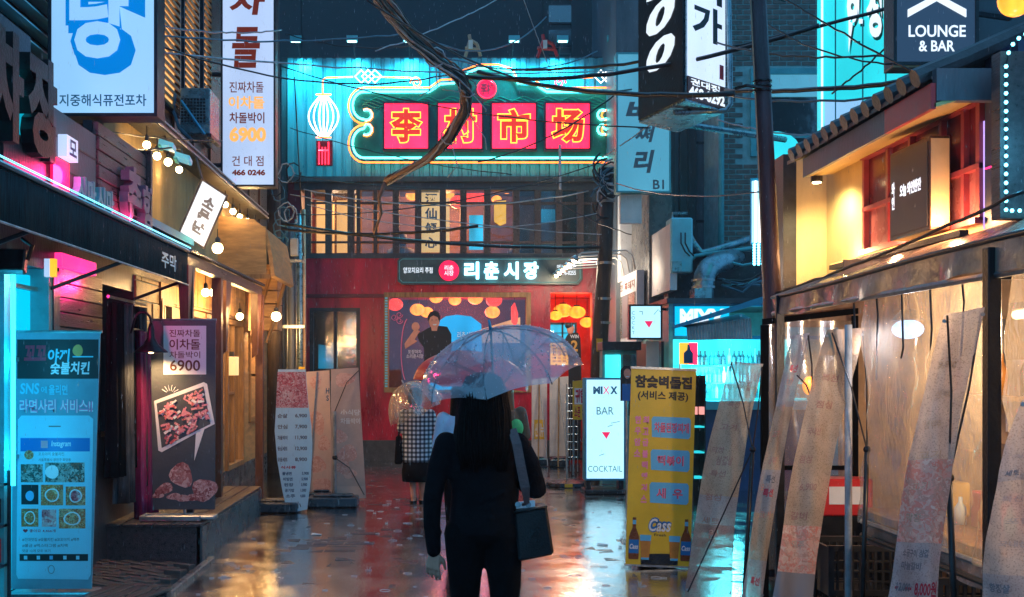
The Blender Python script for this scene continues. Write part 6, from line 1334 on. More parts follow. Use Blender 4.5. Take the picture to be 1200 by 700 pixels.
def curt(y0, y1, s):
    rr = random.Random(s); q = [rr.uniform(0, 6.3) for _ in range(6)]; fo = rr.uniform(9, 13)
    def fn(u, v):
        Y = y0 + (y1 - y0) * u; a = .018 + .02 * (1 - v)
        return (2.45 + a * math.sin(fo * u * (1 + .15 * math.sin(v * 3 + q[0])) + q[1] + 1.2 * math.sin(v * 4 + q[2])) + .008 * math.sin(u * 40 + v * 9 + q[3]) + .009 * math.sin(v * 27 + u * 11 + q[4]) * math.sin(u * 17 + v * 5) + .006 * abs(math.sin(v * 19 - u * 23 + q[5])), Y, .80 + 1.30 * v)
    return grid(MB(), fn, 90, 70)
for k, (a, c) in enumerate(((3.3, 4.62), (4.72, 6.2))): curt(a, c, k).build('vinyl_curtain', 'vinyl', tn, smooth=True)
for z, m in ((.80, 'steel'), (.72, 'cablek')): MB().tube([V((2.45, 3.3, z)), V((2.45, 6.25, z))], .016, 6).build('lower_bar', m, tn)
def skirt(u, v): return (2.47 + .02 * math.sin(u * 30 + v * 3), 3.3 + 2.95 * u, .80 - .12 * (1 - v))
grid(MB(), skirt, 60, 3).build('vinyl_skirt', 'roofcloth', tn, smooth=True)
for y_, x_, r_, m in ((4.67, 2.4, .028, 'black'), (7.62, 2.4, .02, 'black'), (3.4, 2.45, .02, 'black')): bx('post', m, tn, RW(x_), -y_ - r_, -y_ + r_, 0, 2.22, .03, -.03, .004)
bx('cross_bar', 'black', tn, CF(4.67), 2.4, 3.4, 2.08, 2.12, .02, -.02)
MB().tube([V((2.36, 6.22, 0)), V((2.36, 6.22, 1.95))], .022, 8).build('white_pole', 'cablew', tn, smooth=True)
for i in range(5): MB().tube([V((2.43, 5.0 + i * .33, 2.1)), V((2.43, 4.98 + i * .33, 2.0 - .1 * (i % 3))), V((2.44, 5.03 + i * .33, 1.75 - .12 * (i % 2)))], .006, 4).build('tie_cord', 'cablek', tn)
bx('inner_wall', 'inner', tn, RW(3.55), -9.6, -3, 0, 2.6, 0, -.03); bx('end_wall', 'inner', tn, CF(7.86), 2.95, 3.55, 0, 2.5, 0, -.03); bx('side_counter', 'wood', tn, RW(3.0), -7.2, -3.2, .7, .76, .2, -.4, .01)
for y_ in (4.9, 5.7, 6.5): bx('wall_menu', 'offw', tn, RW(3.54), -y_ - .2, -y_ + .15, 1.3, 1.75, .01, 0)
for y_ in (5.2, 6.1, 6.8): bx('stacked_goods', 'redf' if y_ < 6.5 else 'yellowp', tn, RW(3.2), -y_ - .18, -y_ + .12, .765, .98, .1, -.1, .01)
bx('wainscot', 'wood', tn, RW(3.53), -9.5, -3, 0, 1.15, .0, -.015)
bx('wall_shelf', 'wood', tn, RW(3.5), -7.4, -3.4, 1.50, 1.53, .14, 0)
r = random.Random(31)
for k in range(26):
    y_ = 3.6 + k * .14; z_ = 1.532 if k % 2 else .762; h = r.uniform(.16, .27); x_ = 3.42 if k % 2 else 3.1
    MB().lathe((x_, y_, z_), (0, 0, 1), [(.035, 0), (.035, h * .6), (.013, h * .8), (.012, h)], 8).build('table_bottle', r.choice(('tealfr', 'beer', 'redf', 'inkk', 'whitep')), tn, smooth=True)
for k in range(4):
    y_ = 4.1 + k * .85; bx('hanging_towel', r.choice(('navy', 'offw', 'garment')), tn, RW(3.45), -y_ - .14, -y_ + .1, 1.62, 2.0, .03, 0)
# inside lights
for y_, z_, lbl_ in ((5.15, 1.97, 'warm tube light inside the tent at the right edge'), (6.3, 1.95, None)):
    if lbl_:
        t = thing('tube_light', lbl_, 'tube light', (2.95, y_, z_)); MB().tube([V((2.95, 4.6, z_)), V((2.95, 5.5, z_))], .024, 8).build('tube', 'e_tube', t, smooth=True); bx('housing', 'dark', t, RW(2.95), -5.5, -4.6, z_ + .026, z_ + .06, .03, -.03)
        lamp('tube_glow', 'POINT', (2.95, 5.0, z_ - .08), 44, (1, .66, .36), .05, parent=t)
t = thing('blue_round_lamp', 'blue white glowing lamp seen through the clear tent curtain', 'lamp', P(1064, 385, 6.0)); lamp('blue_lamp_glow', 'POINT', P(1064, 392, 6.0), 22, (.85, .85, 1), .05, parent=t); MB().ball(P(1064, 386, 6.0), (.085, .085, .055), 14, 8).build('glass', 'e_btube', t, smooth=True); MB().lathe(P(1064, 382, 6.0) + V((0, 0, .03)), (0, 0, 1), [(.09, 0), (.04, .06)], 12).build('cap', 'dark', t); MB().tube([P(1064, 378, 6.0), P(1064, 335, 6.0)], .006, 4).build('cord', 'black', t)
t = thing('yellow_clip_lamp', 'small orange glowing lamp behind the framed vinyl screen', 'lamp', P(948, 440, 7.9)); MB().ball(P(948, 452, 7.95), (.05, .04, .07), 10, 8).build('shade', 'lanty', t, smooth=True); MB().tube([P(948, 440, 7.95), P(940, 405, 7.95)], .006, 4).build('cord', 'black', t)
lamp('clip_glow', 'POINT', P(952, 440, 7.85), 4, (1, .55, .2), .05, parent=t)
M['mattblk'] = mat('matt_black_frame', (.004, .004, .005), .9, 0, .2, 8); M['mattblk'].node_tree.nodes['Principled BSDF'].inputs['Specular IOR Level'].default_value = .05
# framed vinyl screen at the tent's end
t = thing('framed_vinyl_screen', 'black framed clear vinyl screen standing at the far end of the tent', 'screen', (2.6, 7.66, 0)); f = CF(7.66); U = lambda p: ux(p, 7.66); Z = lambda p: vz(p, 7.66)
MB().hexa([P(893, 381, 7.66), P(1006, 368, 7.66), P(1006, 368, 7.70), P(893, 381, 7.70), P(893, 374, 7.66), P(1006, 361, 7.66), P(1006, 361, 7.70), P(893, 374, 7.70)]).build('top_rail', 'mattblk', t)
bx('side_post', 'mattblk', t, f, U(893), U(901), 0, Z(381), 0, -.04); bx('side_post', 'mattblk', t, f, U(1000), U(1006), 0, Z(370), 0, -.04); bx('middle_rail', 'mattblk', t, f, U(899.5), U(1000), Z(551), Z(546), .0, -.03)
grid(MB(), lambda u, v: (U(899) + (U(1001) - U(899)) * u, 7.675 + .012 * math.sin(u * 17 + v * 4) + .006 * math.sin(v * 22), .25 + (Z(376) - .25) * v), 30, 20).build('vinyl', 'film', t, smooth=True)
# crates
for k, (x0, y0, z0, l) in enumerate(((2.52, 6.35, .0, 'lower black plastic crate under the tent edge'), (2.52, 6.35, .33, 'upper black plastic crate stacked under the tent edge'), (2.7, 5.35, .0, 'black plastic crate at the bottom right below the vinyl skirt'), (2.7, 5.35, .33, 'upper black crate near the price tag banner'))):
    t = thing('plastic_crate', l, 'crate', (x0, y0, z0), 'black crates under the tent'); f = F((x0, y0, z0), (1, 0, 0), (0, 0, 1)); w_ = .46
    for nm, ff in (('side', f), ('side', F((x0, y0 + .36, z0), (1, 0, 0), (0, 0, 1)))):
        b = MB(); b.frame(ff, -w_ / 2, w_ / 2, .01, .31, .035, 0, -.02)
        for q in range(9): b.box(ff, -w_ / 2 + .05 + q * .045, -w_ / 2 + .065 + q * .045, .045, .275, -.003, -.017)
        for q in range(3): b.box(ff, -w_ / 2 + .035, w_ / 2 - .035, .09 + q * .06, .10 + q * .06, -.004, -.016)
        b.build(nm, 'plasticblk', t)
    for xx in (-w_ / 2, w_ / 2 - .02): bx('side', 'plasticblk', t, f, xx, xx + .02, .012, .30, -.021, -.359)
    bx('bottom', 'plasticblk', t, f, -w_ / 2 + .02, w_ / 2 - .02, .012, .03, -.021, -.359)
t = thing('red_goods_box', 'red and white goods box behind the crates under the tent', 'box', (2.75, 7.2, .0)); bx('box', 'redf', t, CF(7.2), 2.55, 2.9, .7, .95, 0, -.2, .01); bx('label', 'white', t, CF(7.2), 2.6, 2.85, .78, .9, .002, .004); bx('stand', 'black', t, CF(7.2), 2.5, 2.95, 0, .698, 0, -.25)

# leaning X banners seen from behind
def ban_mat(nm, col, c2):
    m = mat(nm, col, .36, 0, .25, 5, .5, 190, (1, 1, .6), col2=c2); N, L = m.node_tree.nodes, m.node_tree.links; b = N['Principled BSDF']
    src = b.inputs['Base Color'].links[0].from_socket
    tc = N.new('ShaderNodeTexCoord'); vo = N.new('ShaderNodeTexNoise'); vo.inputs['Scale'].default_value = 150; vo.inputs['Detail'].default_value = 2; L.new(tc.outputs['Object'], vo.inputs['Vector'])
    rp = N.new('ShaderNodeValToRGB'); rp.color_ramp.elements[0].position = .35; rp.color_ramp.elements[0].color = (.62, .58, .55, 1); rp.color_ramp.elements[1].position = .47; rp.color_ramp.elements[1].color = (1, 1, 1, 1); L.new(vo.outputs['Fac'], rp.inputs[0])
    mu = N.new('ShaderNodeMix'); mu.data_type = 'RGBA'; mu.blend_type = 'MULTIPLY'; mu.inputs[0].default_value = .8; L.new(src, mu.inputs[6]); L.new(rp.outputs[0], mu.inputs[7]); L.new(mu.outputs[2], b.inputs['Base Color'])
    tl = N.new('ShaderNodeBsdfTranslucent'); L.new(mu.outputs[2], tl.inputs[0]); mx = N.new('ShaderNodeMixShader'); mx.inputs[0].default_value = .55
    tr = N.new('ShaderNodeBsdfTransparent'); m2 = N.new('ShaderNodeMixShader'); m2.inputs[0].default_value = .14
    L.new(b.outputs[0], mx.inputs[1]); L.new(tl.outputs[0], mx.inputs[2]); L.new(mx.outputs[0], m2.inputs[1]); L.new(tr.outputs[0], m2.inputs[2]); L.new(m2.outputs[0], N['Material Output'].inputs[0]); return m
M['b_pale'] = ban_mat('backside_pale_banner', (.78, .64, .56), (.92, .80, .70)); M['b_tan'] = ban_mat('backside_tan_banner', (.74, .55, .38), (.90, .74, .56)); M['b_pink'] = ban_mat('backside_pink_banner', (.62, .34, .30), (.72, .46, .40))
M['b_grey'] = ban_mat('backside_grey_banner', (.62, .58, .60), (.76, .70, .70)); M['b_meat'] = cells('backside_meat_print', [(.48, .27, .22), (.55, .16, .13), (.6, .42, .34), (.42, .22, .16)], 16)
def thin(m, k=.5):      # let light through a printed cloth
    N, L = m.node_tree.nodes, m.node_tree.links; b = N['Principled BSDF']; src = b.inputs['Base Color'].links[0].from_socket
    tl = N.new('ShaderNodeBsdfTranslucent'); L.new(src, tl.inputs[0]); mx = N.new('ShaderNodeMixShader'); mx.inputs[0].default_value = k
    L.new(b.outputs[0], mx.inputs[1]); L.new(tl.outputs[0], mx.inputs[2]); L.new(mx.outputs[0], N['Material Output'].inputs[0])
M['b_meat'] = cells('backside_meat_print', [(.72, .42, .34), (.80, .30, .24), (.85, .62, .52), (.62, .34, .27), (.9, .75, .66)], 26); thin(M['b_meat'])
def leaning(name, label, TL, TR, BL, BR, bow, zones, cat='banner stand', twist=.0):
    t = thing(name, label, cat, V(((BL.x + BR.x) / 2, (BL.y + BR.y) / 2, 0)))
    nrm = (TR - TL).cross(TL - BL).normalized()
    if nrm.y > 0: nrm = -nrm
    def S(u, v, n=0):
        p = (BL.lerp(BR, u)).lerp(TL.lerp(TR, u), v); sag = bow * math.sin(math.pi * v) + twist * (u - .5) * math.sin(2 * math.pi * v)
        edge = .010 * math.sin(v * 11 + BL.x * 9) * math.cos(u * 3) + .006 * math.sin(u * 9 + v * 7 + BL.x * 5) + .0012 * math.sin(v * 41 + u * 13) + .012 * (1 - v) * math.sin(u * 14) * (v > .9) - .03 * math.sin(math.pi * u) * max(0, v - .8)
        return p + V((-.6, .75, .1)).normalized() * sag + nrm * (n - edge * 1.6)
    for v0, v1, m in zones: grid(MB(), lambda u, v: S(u, v0 + (v1 - v0) * v, 0), 12, max(4, int(50 * (v1 - v0)))).build('cloth' if v0 < .01 or v1 > .99 else 'printed_cloth', m, t, smooth=True)
    return t, S
def xrods(t, hub, ends, foot, r=.008):
    MB().tube([foot, hub], .014, 8).build('pole', 'cablek', t, smooth=True); MB().ball(hub, .022, 8, 6).build('hub', 'black', t)
    for e in ends: m_ = (hub + e) / 2 + V((0, -.03, .02)); MB().tube([hub, m_, e], r * .6, 5).build('rod', 'cablek', t)
def dress(t, S, seed, mt, rows=6, v0=.3, v1=.9):
    rr = random.Random(seed); words_ = ['고기', '세트', '모둠', '특선', '생맥주', '갈비', '막창', '점심', '포장', '6,900', '9,900', '국내산']
    for a, c in ((.04, .03), (.96, .03), (.04, .975), (.96, .975)):
        p = S(a, c, .004); MB().lathe(p, (S(a, c, .01) - p), [(.009, 0), (.009, .003), (.004, .003)], 8).build('eyelet', 'steel', t)
    for k in range(rows):
        v = v0 + (v1 - v0) * k / rows; u = rr.uniform(.12, .3); wd_ = rr.uniform(.3, .5)
        text(t, rr.choice(words_), None, u, u + wd_, v, v + .028, .003, mt, .02, name='faded_print', surf=lambda a, b_, n: S(a, b_, n))
def tT(t, S, s, u0, u1, v0, v1, m, bold=.03): return text(t, s, None, u0, u1, v0, v1, .004, m, bold, surf=lambda u, v, n: S(u, v, n))
t, S = leaning('leaning_banner', 'tan bowed banner back leaning left beside the yellow beer sign', P(856, 424, 7.3), P(894, 427, 7.3), P(803, 700, 7.0), P(856, 704, 7.0), .05, [(0, .30, 'b_pink'), (.30, .42, 'b_grey'), (.42, .9, 'b_tan'), (.9, 1, 'b_pale')])
dress(t, S, 1, 'b_pink'); tT(t, S, '고기집', .35, .8, .88, .92, 'b_pink'); tT(t, S, '원', .35, .55, .24, .28, 'b_meat'); tT(t, S, '삼겹살', .3, .7, .55, .59, 'b_pink')
xrods(t, P(882, 527, 7.15), [P(857, 426, 7.28), P(893, 430, 7.28), P(806, 694, 7.0)], P(871, 712, 7.0))
t, S = leaning('leaning_banner', 'narrow pale banner back with small red seals, leaning in front of the framed screen', P(929, 393, 6.8), P(948, 391, 6.8), P(868, 704, 6.5), P(893, 708, 6.5), .03, [(0, .15, 'b_grey'), (.15, .32, 'b_tan'), (.32, .48, 'b_grey'), (.48, .72, 'b_tan'), (.72, 1, 'b_grey')])
dress(t, S, 2, 'b_meat')
for v in (.06, .38, .43, .85): tT(t, S, '특선', .3, .75, v, v + .03, 'inkr' if v != .43 else 'inkg')
xrods(t, P(952, 470, 6.6), [P(947, 393, 6.78), P(934, 440, 6.7)], P(955, 704, 6.5))
t, S = leaning('leaning_banner', 'wide wet tan banner back shining with rain, leaning at the white pole', P(970, 386, 6.3), P(1012, 386, 6.3), P(903, 712, 5.9), P(952, 716, 5.9), .04, [(0, .12, 'inkg'), (.12, .28, 'b_meat'), (.28, .9, 'b_tan'), (.9, 1, 'tan')], twist=.01)
dress(t, S, 3, 'b_pink'); t_ = tT(t, S, '맥주', .3, .6, .2, .23, 'b_pale'); xrods(t, P(1016, 527, 6.1), [P(1011, 388, 6.28), P(975, 390, 6.28)], P(1010, 720, 6.0))
t, S = leaning('leaning_banner', 'pale speckled banner back with pink meat print and a red 8,000 price tag', P(1108, 368, 4.62), P(1152, 362, 4.62), P(1036, 725, 4.3), P(1098, 730, 4.3), .03, [(0, .235, 'b_grey'), (.235, .50, 'b_meat'), (.50, 1, 'b_pale')], twist=.006)
dress(t, S, 4, 'b_tan'); tT(t, S, '소금구이 삼겹', .15, .7, .19, .215, 'inkg'); tT(t, S, '마늘갈비', .15, .6, .15, .175, 'inkg'); tT(t, S, '8,000원', .52, .95, .07, .12, 'inkr'); tT(t, S, '12,000', .1, .42, .08, .11, 'inkg'); tT(t, S, 'ㅡ', .08, .45, .09, .098, 'inkr')
xrods(t, P(1112, 560, 4.5), [P(1110, 370, 4.62), P(1150, 366, 4.62)], P(1120, 760, 4.4))
t, S = leaning('leaning_banner', 'banner back with a grey price label leaning at the right edge of the photo', P(1196, 470, 4.1), P(1250, 455, 4.1), P(1148, 720, 3.9), P(1225, 730, 3.9), .03, [(0, .18, 'b_grey'), (.18, .6, 'b_pale'), (.6, 1, 'b_grey')])
dress(t, S, 5, 'b_grey'); tT(t, S, '항정살', .1, .45, .10, .14, 'inkg'); tT(t, S, '15,000', .5, .95, .05, .09, 'inkr'); tT(t, S, '세트', .1, .35, .62, .65, 'inkg')
t = thing('paper_notice', 'small tan paper notice hung on the black tent post', 'notice', P(1174, 520, 4.8)); bx('sheet', 'tan', t, CF(4.8), ux(1166, 4.8), ux(1180, 4.8), vz(590, 4.8), vz(520, 4.8), 0, .004); tx(t, '메뉴', CF(4.8), lambda p: ux(p, 4.8), lambda p: vz(p, 4.8), 1167, 565, 1179, 575, 'inkr', n=.006)

# yellow standing sign with beer bottles
YY = 9.05; t = thing('beer_sign', 'yellow standing sign with blue menu boxes, beer bottles and Cass lettering', 'standing sign', (ux(774, YY), YY, 0)); f = F((ux(733, YY), YY, vz(661, YY)), (.9995, .0, -.04), (.035, 0.0, 1.0)); f.U = V((.030, .0, 1)).normalized(); f.N = f.R.cross(f.U).normalized()
k_ = YY / FX; U = lambda p: (p - 731.5) * k_; Z = lambda p: (661 - p) * k_
Wd_, Hh = 76 * k_, 229 * k_
MB().box(f, 0, Wd_, 0, Hh, 0, -.012).build('cloth', 'yellowp', t); bx('rail', 'steel', t, f, -.005, Wd_ + .005, Hh, Hh + .02, .01, -.02); bx('rail', 'steel', t, f, -.005, Wd_ + .005, -.015, 0, .01, -.02)
MB().box(CF(YY + .1), ux(748, YY), ux(797, YY), .0 + .01, .15, .1, -.25).build('base', 'baseblk', t, bevel=.02); MB().tube([V((ux(772, YY), YY + .1, .1)), V((ux(775, YY), YY + .04, vz(436, YY)))], .012, 6).build('pole', 'steel', t)
n_ = .003
def ty(s, x0, y0, x1, y1, m, **k): return text(t, s, f, U(x0), U(x1), Z(y1), Z(y0), n_, m, **k)
ty('참숯벽돌집', 736, 439, 803, 454, 'inkk', bold=.05); ty('(서비스 제공)', 740, 457, 799, 469, 'inkk', bold=.03)
for i, (s, m) in enumerate((('차돌된장찌개', 'pinkp'), ('떡볶이', 'pinkp'), ('새  우', 'pinkp'))):
    y_ = 487 + i * 38.5; pts = [(U(758), Z(y_ + 24)), (U(757), Z(y_ + 3)), (U(759), Z(y_)), (U(801), Z(y_)), (U(803), Z(y_ + 3)), (U(803), Z(y_ + 22)), (U(801), Z(y_ + 25))]
    MB().poly(f, pts, .001, .0022).build('menu_box_print', 'skyp', t)
    text(t, s, f, U(760 if i == 0 else 765), U(801 if i == 0 else 796), Z(y_ + 18.5), Z(y_ + 6.5), .003, 'inkr', .035); text(t, s, f, U(760 if i == 0 else 765), U(801 if i == 0 else 796), Z(y_ + 18.5), Z(y_ + 6.5), .0042, 'inkp', -.008)
for i, c in enumerate('한우암소'): ty(c, 737.5, 487 + i * 13, 745, 496 + i * 13, 'inkp', bold=.04)
for i, c in enumerate('최고급블랙앵거스'): ty(c, 747, 487 + i * 13.2, 754, 496 + i * 13.2, 'inkp', bold=.04)
text(t, 'Cass', f, U(757), U(784), Z(623), Z(605), .003, 'inkb', .13, shear=.25); text(t, 'Cass', f, U(757.5), U(783.5), Z(621.5), Z(606.5), .0045, 'inkw', .02, shear=.25); ty('Fresh', 764, 624, 778, 627, 'inkk')
for cx_ in (740.5, 803 - 1.5):
    bo = MB().poly(f, [(U(cx_ + a), Z(655 - h)) for a, h in [(-5.5, 0), (5.5, 0), (6, 2), (6, 26), (4, 32), (2, 37), (2, 49), (-2, 49), (-2, 37), (-4, 32), (-6, 26), (-6, 2)]], .001, .003).build('bottle_print', 'bottle', t)
    bx('label_print', 'inkb', bo, f, U(cx_ - 5.8), U(cx_ + 5.8), Z(648), Z(632), .0032, .004); bx('neck_label_print', 'skyp', bo, f, U(cx_ - 2), U(cx_ + 2), Z(614), Z(609), .0032, .004); text(bo, 'Cass', f, U(cx_ - 5), U(cx_ + 5), Z(643), Z(637), .0045, 'inkw', .03, shear=.2)
for cx_ in (754, 788):
    go = MB().poly(f, [(U(cx_ + a), Z(655 - h)) for a, h in [(-4.5, 0), (4.5, 0), (6, 20), (6.5, 28), (-6.5, 28), (-6, 20)]], .001, .003).build('beer_glass_print', 'beer', t); MB().poly(f, [(U(cx_ + a), Z(655 - h)) for a, h in [(-6.3, 22), (6.3, 22), (6.6, 29), (-6.6, 29)]], .0032, .004).build('foam_print', 'skyp', go); bx('glass_foot_print', 'skyp', go, f, U(cx_ - 4.5), U(cx_ + 4.5), Z(655), Z(652.5), .0032, .004)
# smiling woman cutout
t = thing('portrait_cutout', 'small printed cutout of a dark haired woman between the lightbox and yellow sign', 'cutout', (ux(735, 13.5), 13.5, 0)); f = CF(13.5); U = lambda p: ux(p, 13.5); Z = lambda p: vz(p, 13.5)
MB().poly(f, [(U(a), Z(c)) for a, c in [(727, 470), (727, 434), (731, 429), (738, 429), (742, 435), (743, 470)]], 0, .01).build('hair_print', 'inkk', t); blob(t, f, U, Z, 735, 438, 4.2, 6, 'skin', .011, 0, 'face_print'); bx('dress_print', 'inkb', t, f, U(729), U(743), Z(470), Z(450), .0102, .012)
bx('smile_print', 'inkw', t, f, U(733), U(737), Z(442), Z(441), .0125, .014); MB().tube([f.p(U(735), 0, -.02), f.p(U(735), Z(450), -.02)], .015, 6).build('stick', 'steel', t)

# ================================================================== PEOPLE
def plaid():
    m, nt, b = _nt('plaid_shirt_cloth'); N, L = nt.nodes, nt.links
    tc = N.new('ShaderNodeTexCoord'); sp = N.new('ShaderNodeSeparateXYZ'); L.new(tc.outputs['Object'], sp.inputs[0]); outs = []
    for ax, fq in ((0, 19), (2, 18)):
        a = N.new('ShaderNodeMath'); a.operation = 'MULTIPLY'; a.inputs[1].default_value = fq; L.new(sp.outputs[ax], a.inputs[0])
        c = N.new('ShaderNodeMath'); c.operation = 'FRACT'; L.new(a.outputs[0], c.inputs[0]); d = N.new('ShaderNodeMath'); d.operation = 'GREATER_THAN'; d.inputs[1].default_value = .52; L.new(c.outputs[0], d.inputs[0]); outs.append(d)
    s_ = N.new('ShaderNodeMath'); s_.operation = 'ADD'; L.new(outs[0].outputs[0], s_.inputs[0]); L.new(outs[1].outputs[0], s_.inputs[1])
    h = N.new('ShaderNodeMath'); h.operation = 'MULTIPLY'; h.inputs[1].default_value = .5; L.new(s_.outputs[0], h.inputs[0])
    r = N.new('ShaderNodeValToRGB'); r.color_ramp.interpolation = 'CONSTANT'; e = r.color_ramp.elements; e[0].color = (.75, .80, .85, 1); e[1].position = .4; e[1].color = (.12, .16, .22, 1); q = e.new(.8); q.color = (.01, .01, .02, 1)
    L.new(h.outputs[0], r.inputs[0]); L.new(r.outputs[0], b.inputs['Base Color']); b.inputs['Roughness'].default_value = .6; return m
M['plaid'] = plaid()
def limb(b, pts, rs, k=12):
    return b.tube(pts, rs, k).ball(pts[0], rs[0], 12, 8).ball(pts[-1], rs[-1], 12, 8)
def hand(b, wrist, d, palm_n, s=1.0, curl=.5, thumb_side=None):
    """palm, four bent fingers of different length, and a thumb from the side of the palm"""
    d = V(d).normalized(); nn_ = V(palm_n).normalized(); sd = d.cross(nn_).normalized()
    if thumb_side is not None and sd.dot(V(thumb_side)) < 0: sd = -sd
    w_ = V(wrist)
    for q in (-.026, -.009, .009, .026): b.tube([w_ + sd * q * s * .5, w_ + d * .045 * s + sd * q * s * .9, w_ + d * .088 * s + sd * q * s], [.016 * s, .014 * s, .0105 * s], 8)
    for i, (q, L_) in enumerate(((.033, .064), (.0115, .074), (-.0105, .069), (-.031, .054))):
        p0 = w_ + d * .082 * s + sd * q * s; c = curl * (1 + .12 * i); dir_ = d; p = p0; pts = [p]
        for j, fr_ in enumerate((.45, .32, .23)):
            dir_ = (dir_ * math.cos(c * .55) + nn_ * math.sin(c * .55)).normalized(); nn2 = nn_; p = p + dir_ * L_ * fr_ * s * 1.08; pts.append(p)
        b.tube(pts, [.0085 * s, .0077 * s, .007 * s, .0056 * s], 8).ball(pts[-1], .0058 * s, 8, 6)
    p0 = w_ + d * .02 * s + sd * .022 * s; p1 = p0 + (d * .6 + sd * .55 + nn_ * .35).normalized() * .038 * s; p2 = p1 + (d * .9 + sd * .1 + nn_ * .45).normalized() * .03 * s; p3 = p2 + (d * .9 + nn_ * .5).normalized() * .022 * s
    b.tube([p0, p1, p2, p3], [.014 * s, .0105 * s, .009 * s, .0065 * s], 8).ball(p3, .0065 * s, 8, 6)
def head(b, c, r=.095, fwd=(0, 1, 0)):
    c = V(c); fw = V(fwd).normalized(); rt = fw.cross(V((0, 0, 1))).normalized(); up = V((0, 0, 1))
    b.ball(c + up * .02, (r * .82, r * .98, r * 1.05), 16, 12); b.ball(c + fw * .03 - up * .055, (r * .60, r * .62, r * .68), 12, 8)
    b.ball(c + fw * r * .98 - up * .012, .014, 8, 6); b.ball(c + fw * r * 1.0 - up * .022, .012, 8, 6); b.ball(c + fw * .085 - up * .058, (.022, .012, .010), 8, 6)
    for s in (-1, 1): b.ball(c + rt * s * r * .84 - up * .01, (.012, .018, .028), 8, 6)
def face(t, c, fw, r=.095):
    c = V(c); fw = V(fw).normalized(); rt = fw.cross(V((0, 0, 1))).normalized(); b = MB()
    for s in (-1, 1): b.ball(c + fw * r * .93 + rt * s * .032 + V((0, 0, .012)), (.013, .010, .007), 8, 6)
    b.build('eyes', 'inkk', t)
    MB().ball(c + fw * .098 - V((0, 0, .06)), (.022, .009, .006), 8, 6).build('lips', 'inkr', t)

# --- main woman, walking away
WY = 5.25; WX = ux(562, WY); O = V((WX, WY, 0)); pm = thing('person', 'long haired woman in black jacket and trousers walking away under the large clear umbrella', 'person', O)
def W(x, y_, z): return O + V((x, y_, z))
b = MB()    # the body: one continuous surface
head(b, W(.02, .03, 1.55)); limb(b, [W(.02, .01, 1.50), W(.015, 0, 1.38)], [.048, .055])
b.loft([(O.x + .01, O.y, .84, .13, .08), (O.x + .01, O.y, 1.0, .12, .08), (O.x + .01, O.y, 1.2, .15, .095), (O.x + .01, O.y, 1.33, .16, .085), (O.x + .01, O.y, 1.40, .07, .06)])
limb(b, [W(-.060, .0, .88), W(-.072, .05, .47), W(-.07, -.02, .09)], [.075, .046, .036]); limb(b, [W(.095, 0, .88), W(.12, .0, .47), W(.115, .10, .09)], [.075, .046, .036])
for x, y_ in ((-.07, .02), (.115, .14)): b.loft([(O.x + x, O.y + y_, .01, .042, .11), (O.x + x, O.y + y_, .05, .04, .10), (O.x + x, O.y + y_ - .04, .10, .035, .045)], 12)
limb(b, [W(-.17, 0, 1.33), W(-.225, -.02, 1.06), W(-.222, .02, .80)], [.045, .035, .024]); hand(b, W(-.222, .022, .79), (-.10, .06, -1), (.35, .85, .1), 1.02, .55, (.9, -.2, 0))
limb(b, [W(.19, 0, 1.33), W(.27, .03, 1.10), W(.12, .20, 1.2)], [.045, .035, .026]); hand(b, W(.11, .205, 1.21), (-.55, .15, .75), (-.3, 1, 0), 1.0, 1.5, (0, 0, 1))
b.build('body', 'skin', pm, blend=.0052, relax=2)
face(pm, W(.02, .03, 1.55), (0, 1, 0))
b = MB()    # jacket
b.loft([(O.x + .01, O.y, .88, .182, .12), (O.x + .012, O.y, .90, .18, .12), (O.x + .02, O.y, .95, .17, .115), (O.x + .02, O.y, 1.08, .16, .11), (O.x + .018, O.y, 1.2, .17, .11), (O.x + .015, O.y, 1.30, .18, .105), (O.x + .012, O.y, 1.35, .15, .095), (O.x + .01, O.y, 1.405, .10, .08), (O.x + .01, O.y, 1.44, .065, .065)], 28)
limb(b, [W(-.165, 0, 1.325), W(-.205, -.015, 1.20), W(-.232, -.02, 1.05), W(-.235, .0, .92), W(-.225, .02, .795)], [.058, .055, .048, .043, .038])
limb(b, [W(.185, 0, 1.32), W(.235, .0, 1.22), W(.275, .02, 1.10), W(.20, .12, 1.15), W(.14, .19, 1.195)], [.06, .064, .064, .055, .045])
for k in range(4): b.tube([W(.13 - k * .03, -.095, 1.10 - k * .05), W(.05, -.112, 1.07 - k * .05), W(-.06 + k * .02, -.10, 1.04 - k * .04)], [.006, .014, .006], 6)
b.build('jacket', 'clothb', pm, blend=.011, relax=5)
b = MB(); limb(b, [W(-.072, .0, .88), W(-.072, .03, .62), W(-.072, .05, .45), W(-.07, -.02, .12)], [.105, .080, .064, .05]); limb(b, [W(.108, 0, .88), W(.125, .0, .62), W(.12, .0, .45), W(.115, .09, .12)], [.105, .080, .064, .05]); b.ball(W(.017, 0, .90), (.183, .12, .095), 16, 10)
b.build('trousers', 'trous', pm, blend=.011, relax=4)
for x, y_ in ((-.07, .02), (.115, .14)): MB().loft([(O.x + x, O.y + y_, .0, .05, .13), (O.x + x, O.y + y_, .05, .05, .12), (O.x + x, O.y + y_ - .04, .12, .042, .055)], 14).build('shoe', 'bag', pm, smooth=True)
b = MB(); b.loft([(O.x + .02, O.y - .02, 1.675, .03, .03), (O.x + .02, O.y - .01, 1.662, .068, .075), (O.x + .02, O.y - .005, 1.63, .094, .105), (O.x + .02, O.y - .015, 1.58, .108, .112), (O.x + .018, O.y - .03, 1.50, .118, .105), (O.x + .012, O.y - .05, 1.42, .128, .088), (O.x + .008, O.y - .07, 1.33, .132, .07), (O.x + .008, O.y - .085, 1.27, .11, .045), (O.x + .01, O.y - .09, 1.23, .075, .03)], 28)
